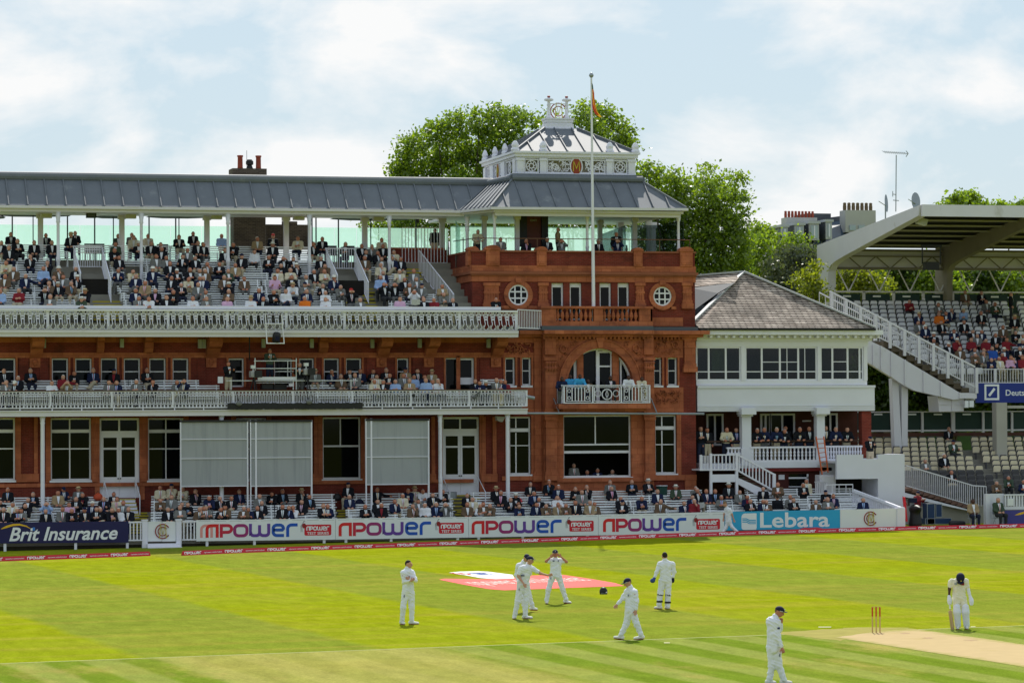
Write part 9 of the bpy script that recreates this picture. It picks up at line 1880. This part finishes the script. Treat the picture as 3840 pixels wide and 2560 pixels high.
def tvcam(u, v, Y, label, flip=1):
    c = Gq(u, v, Y); R = thing('television_camera', label, 'television camera', (c.x, Y, LO_T[1][1]))
    mb = MB(); mb.box(c.x-.17, c.x+.13, Y-.2, Y+.45, c.z-.16, c.z+.14); part('camera_body', mb, mat('camera_grey', (.45, .45, .46), .4, .1, 5), R)
    mb = MB(); mb.box(c.x-.02, c.x+.24, Y-.62, Y-.2, c.z-.15, c.z+.12); mb.box(c.x-.06, c.x+.28, Y-.72, Y-.62, c.z-.19, c.z+.16); part('lens', mb, M_dark, R)
    mb = MB(); mb.box(c.x-.16, c.x+.06, Y-.1, Y+.2, c.z+.26, c.z+.42); mb.beam((c.x-.05, Y, c.z+.14), (c.x-.05, Y, c.z+.3), .05, .05); part('viewfinder', mb, M_galv, R)
    mb = MB()
    for q in range(3): t = q*2.1+.5; mb.tube([(c.x, Y, c.z-.16), (c.x+.35*cos(t), Y+.35*sin(t), LO_T[1][1])], .03, 6)
    part('tripod', mb, M_dark, R)
tvcam(520, 945, -1.95, 'grey television camera with black lens hood, left of the scaffold gantry'); tvcam(1300, 910, -1.95, 'grey television camera with black lens hood, right of the scaffold gantry')
for u, v, lab in ((300, 1380, 'left grey furry microphone clipped to the lower balustrade'), (1330, 1355, 'right grey furry microphone clipped to the lower balustrade')):
    c = Gq(u, v, -2.9); me_ = tomesh('furry_microphone', polym([('e', (0, 0, 0), (.16, .12, .13))], .03), mat('grey_fur', (.16, .165, .17), .95, .3, 30)); o = link('furry_microphone', me_); o.location = c; tag(o, lab, 'microphone'); m2 = MB(); m2.tube([(0, 0, 0), (-.12, .1, .55)], .015, 5); link('boom', m2.mesh('boom', M_dark), o)
mb = MB(); c = at(826, 1424, -1.7); mb.box(c.x-.12, c.x+.14, -1.7, -1.68, c.z-.16, c.z+.16); o = mb.build('paper_sheet', M_wall); tag(o, 'white paper sheet held on a stand at the end of the lower balcony benches', 'paper')
# floodlit lamp below balcony end
mb = MB(); mb.prism([(at(x, y, -1.8).x, at(x, y, -1.8).z) for x, y in ((1862, 1560), (1896, 1562), (1884, 1582), (1866, 1576))], -1.8, -1.4); o = mb.build('wall_floodlight', M_sp); tag(o, 'small pale floodlight under the end of the lower balcony', 'lamp')
mb = MB(); a, b = at(1975, 1534, -2.3), at(2004, 1546, -2.5); mb.tube([at(1972, 1486, -2.5), at(2004, 1492, -2.5)], .09, 8); o = mb.build('cctv_camera', M_steel); tag(o, 'grey tube camera pointing right from the end of the lower balcony', 'camera')
# bins and bags in the ground enclosure
c = at(2482, 1840, -.9); mb = MB(); mb.lathe(c.x, -.9, [(.24, GR_T[-1][1]), (.29, c.z+.20), (.31, c.z+.24), (.30, c.z+.27)], 14); o = mb.build('litter_bin', mat('bin_green', (.01, .05, .04), .5, .1, 5)); tag(o, 'dark green round litter bin behind the top row of ground benches', 'bin')
m2 = MB(); m2.lathe(c.x, -.9, [(.305, c.z+.24), (.305, c.z+.285)], 14); part('rim', m2, M_wall, o)
c = at(1690, 1858, -.7); mb = MB(); mb.lathe(c.x, -.7, [(.28, GR_T[-1][1]), (.32, c.z+.18), (.30, c.z+.2)], 14); o = mb.build('metal_tub', M_steel); tag(o, 'grey metal tub beside the steps of the right double door', 'tub')
for (x, y, Y, m, lab) in ((368, 1860, -1.0, mat('bag_orange', (.55, .08, .03), .6, .2, 9), 'orange and white shopping bag on the bench left of the door steps'), (1265, 1862, -1.0, M_dark, 'black bag on the top ground bench left of the standing sight screen'), (1348, 1882, -1.9, M_cap, 'navy rucksack on the second ground bench below the standing sight screen'), (1942, 1876, -1.9, M_badge, 'bright red bag beside the person in the white hat'), (3056, 1862, -1.2, M_leadd, 'dark grey bag on the top bench under the camera platform'), (1583, 1878, -1.9, mat('bag_blue', (.03, .16, .30), .6, .2, 9), 'blue bag on the bench under the standing sight screen'), (1015, 1880, -1.2, M_leadd, 'dark slate bag on the bench beneath the paired sight screens')):
    c = at(x, y, Y); me_ = tomesh('bag', polym([('e', (0, 0, 0), (.20, .14, .17)), ('e', (0, 0, -.08), (.22, .15, .10))], .035, .03), m); o = link('bag', me_); o.location = c; tag(o, lab, 'bag'); m2 = MB(); m2.tube([(-.08, 0, .15), (-.04, 0, .24), (.04, 0, .24), (.08, 0, .15)], .012, 5); link('handle', m2.mesh('handle', M_dark), o)
for (x, y, Y, lab) in ((2618, 1892, -3.35, 'open newspaper held by a reader right of the tower'), (2535, 1864, -1.7, 'newspaper on the lap of the white-hatted reader in green'), (1553, 1133, -1.9, 'newspaper held near the right end of the upper balcony')):
    c = at(x, y, Y); mb = MB(); mb.add([(c.x-.22, Y-.35, c.z-.14), (c.x, Y-.30, c.z-.16), (c.x+.22, Y-.35, c.z-.12), (c.x+.24, Y-.30, c.z+.14), (c.x, Y-.25, c.z+.12), (c.x-.20, Y-.30, c.z+.14)], [(0, 1, 4, 5), (1, 2, 3, 4)]); o = mb.build('newspaper', mat('newsprint', (.42, .42, .40), .9, .25, 16)); tag(o, lab, 'newspaper')
# stand-side equipment
Ye = -4.3
for (x0, y0, x1, y1, m, lab) in ((3477, 1887, 3506, 1964, 'tall dark blue flight case left of the pair under the stand stair'), (3509, 1889, 3533, 1938, 'short dark blue flight case right of the pair under the stand stair'), (3470, 1942, 3568, 1964, 'long low dark blue flight case on the ground under the stand stair'))and [(3477, 1887, 3506, 1964, 0, 'tall dark blue flight case left of the pair under the stand stair'), (3509, 1889, 3533, 1938, 0, 'short dark blue flight case right of the pair under the stand stair'), (3470, 1942, 3568, 1964, 0, 'long low dark blue flight case on the ground under the stand stair')]:
    mb = MB(); mb.pb(x0, y0, x1, y1, Ye+.2, .6); o = mb.build('flight_case', mat('case_blue', (.012, .035, .10), .5, .2, 3)); tag(o, lab, 'flight case'); m2 = MB()
    for (a, b, c_, d) in ((x0, y0, x1, y0+1.6), (x0, y1-1.6, x1, y1), (x0, y0, x0+1.6, y1), (x1-1.6, y0, x1, y1)): m2.pb(a, b, c_, d, Ye+.19-.002*(a == x0), .02)
    part('metal_edging', m2, M_steel, o)
c = at(3432, 1925, -4.6); me_ = tomesh('covered_camera', polym([('e', (0, 0, .95), (.30, .42, .22)), ('c', (0, 0, .8), (0, 0, .2), .25, .34), ('c', (0, -.3, 1.0), (0, -.6, .98), .10, .09)], .04, .05), M_dark); o = link('covered_camera', me_); o.location = (c.x, -4.6, gz(c.x)); tag(o, 'television camera under a black rain cover beside the platform wall', 'television camera')
m2 = MB(); m2.box(-.15, .15, .1, .4, 1.25, 1.5); link('viewfinder', m2.mesh('viewfinder', M_cap), o)
c = at(3398, 1910, -4.8); mb = MB(); mb.beam((c.x, -4.8, c.z-.6), (c.x-.12, -4.8, c.z+.65), .16, .10); o = mb.build('red_fire_hose_post', M_badge); tag(o, 'narrow red folded banner leaning at the edge of the platform wall', 'banner')
m2 = MB(); m2.tube([(c.x-.2, -4.85, c.z+.7), (c.x+.05, -4.85, c.z+.2)], .02, 5); part('pole', m2, M_mred, o)
c = at(3590, 1952, -4.9); me_ = tomesh('black_holdall', polym([('c', (-.3, 0, .15), (.3, 0, .15), .17, .15)], .04), M_dark); o = link('black_holdall', me_); o.location = (c.x, -4.9, gz(c.x)); tag(o, 'black holdall lying on the ground left of the seated steward', 'bag')
for (u, Y, lab) in ((1280, -5.35, 'folding chair under the person with the stick'), (1550, -5.55, 'folding chair under the person beside the violet-blue board')):
    c = at(3200+u/2.852, 1950, Y); z = gz(c.x); mb = MB(); mb.box(c.x-.22, c.x+.22, Y-.2, Y+.2, z+.40, z+.43); mb.box(c.x-.22, c.x+.22, Y+.2, Y+.23, z+.6, z+.85)
    for q in (-1, 1): mb.tube([(c.x+q*.22, Y-.25, z), (c.x+q*.22, Y+.22, z+.85)], .013, 5); mb.tube([(c.x+q*.22, Y+.3, z), (c.x+q*.22, Y-.18, z+.42)], .013, 5)
    o = mb.build('folding_chair', M_steel); tag(o, lab, 'chair')
c = at(3650, 1945, -5.7); mb = MB(); mb.tube([(c.x+.05, -5.85, gz(c.x)), (c.x+.06, -5.75, gz(c.x)+.85)], .018, 6); o = mb.build('walking_stick', M_letw); tag(o, 'white stick held upright by the seated bearded steward', 'stick')
for o in bpy.data.objects:
    if '_t' in o: del o['_t']
    if '_c' in o: del o['_c']
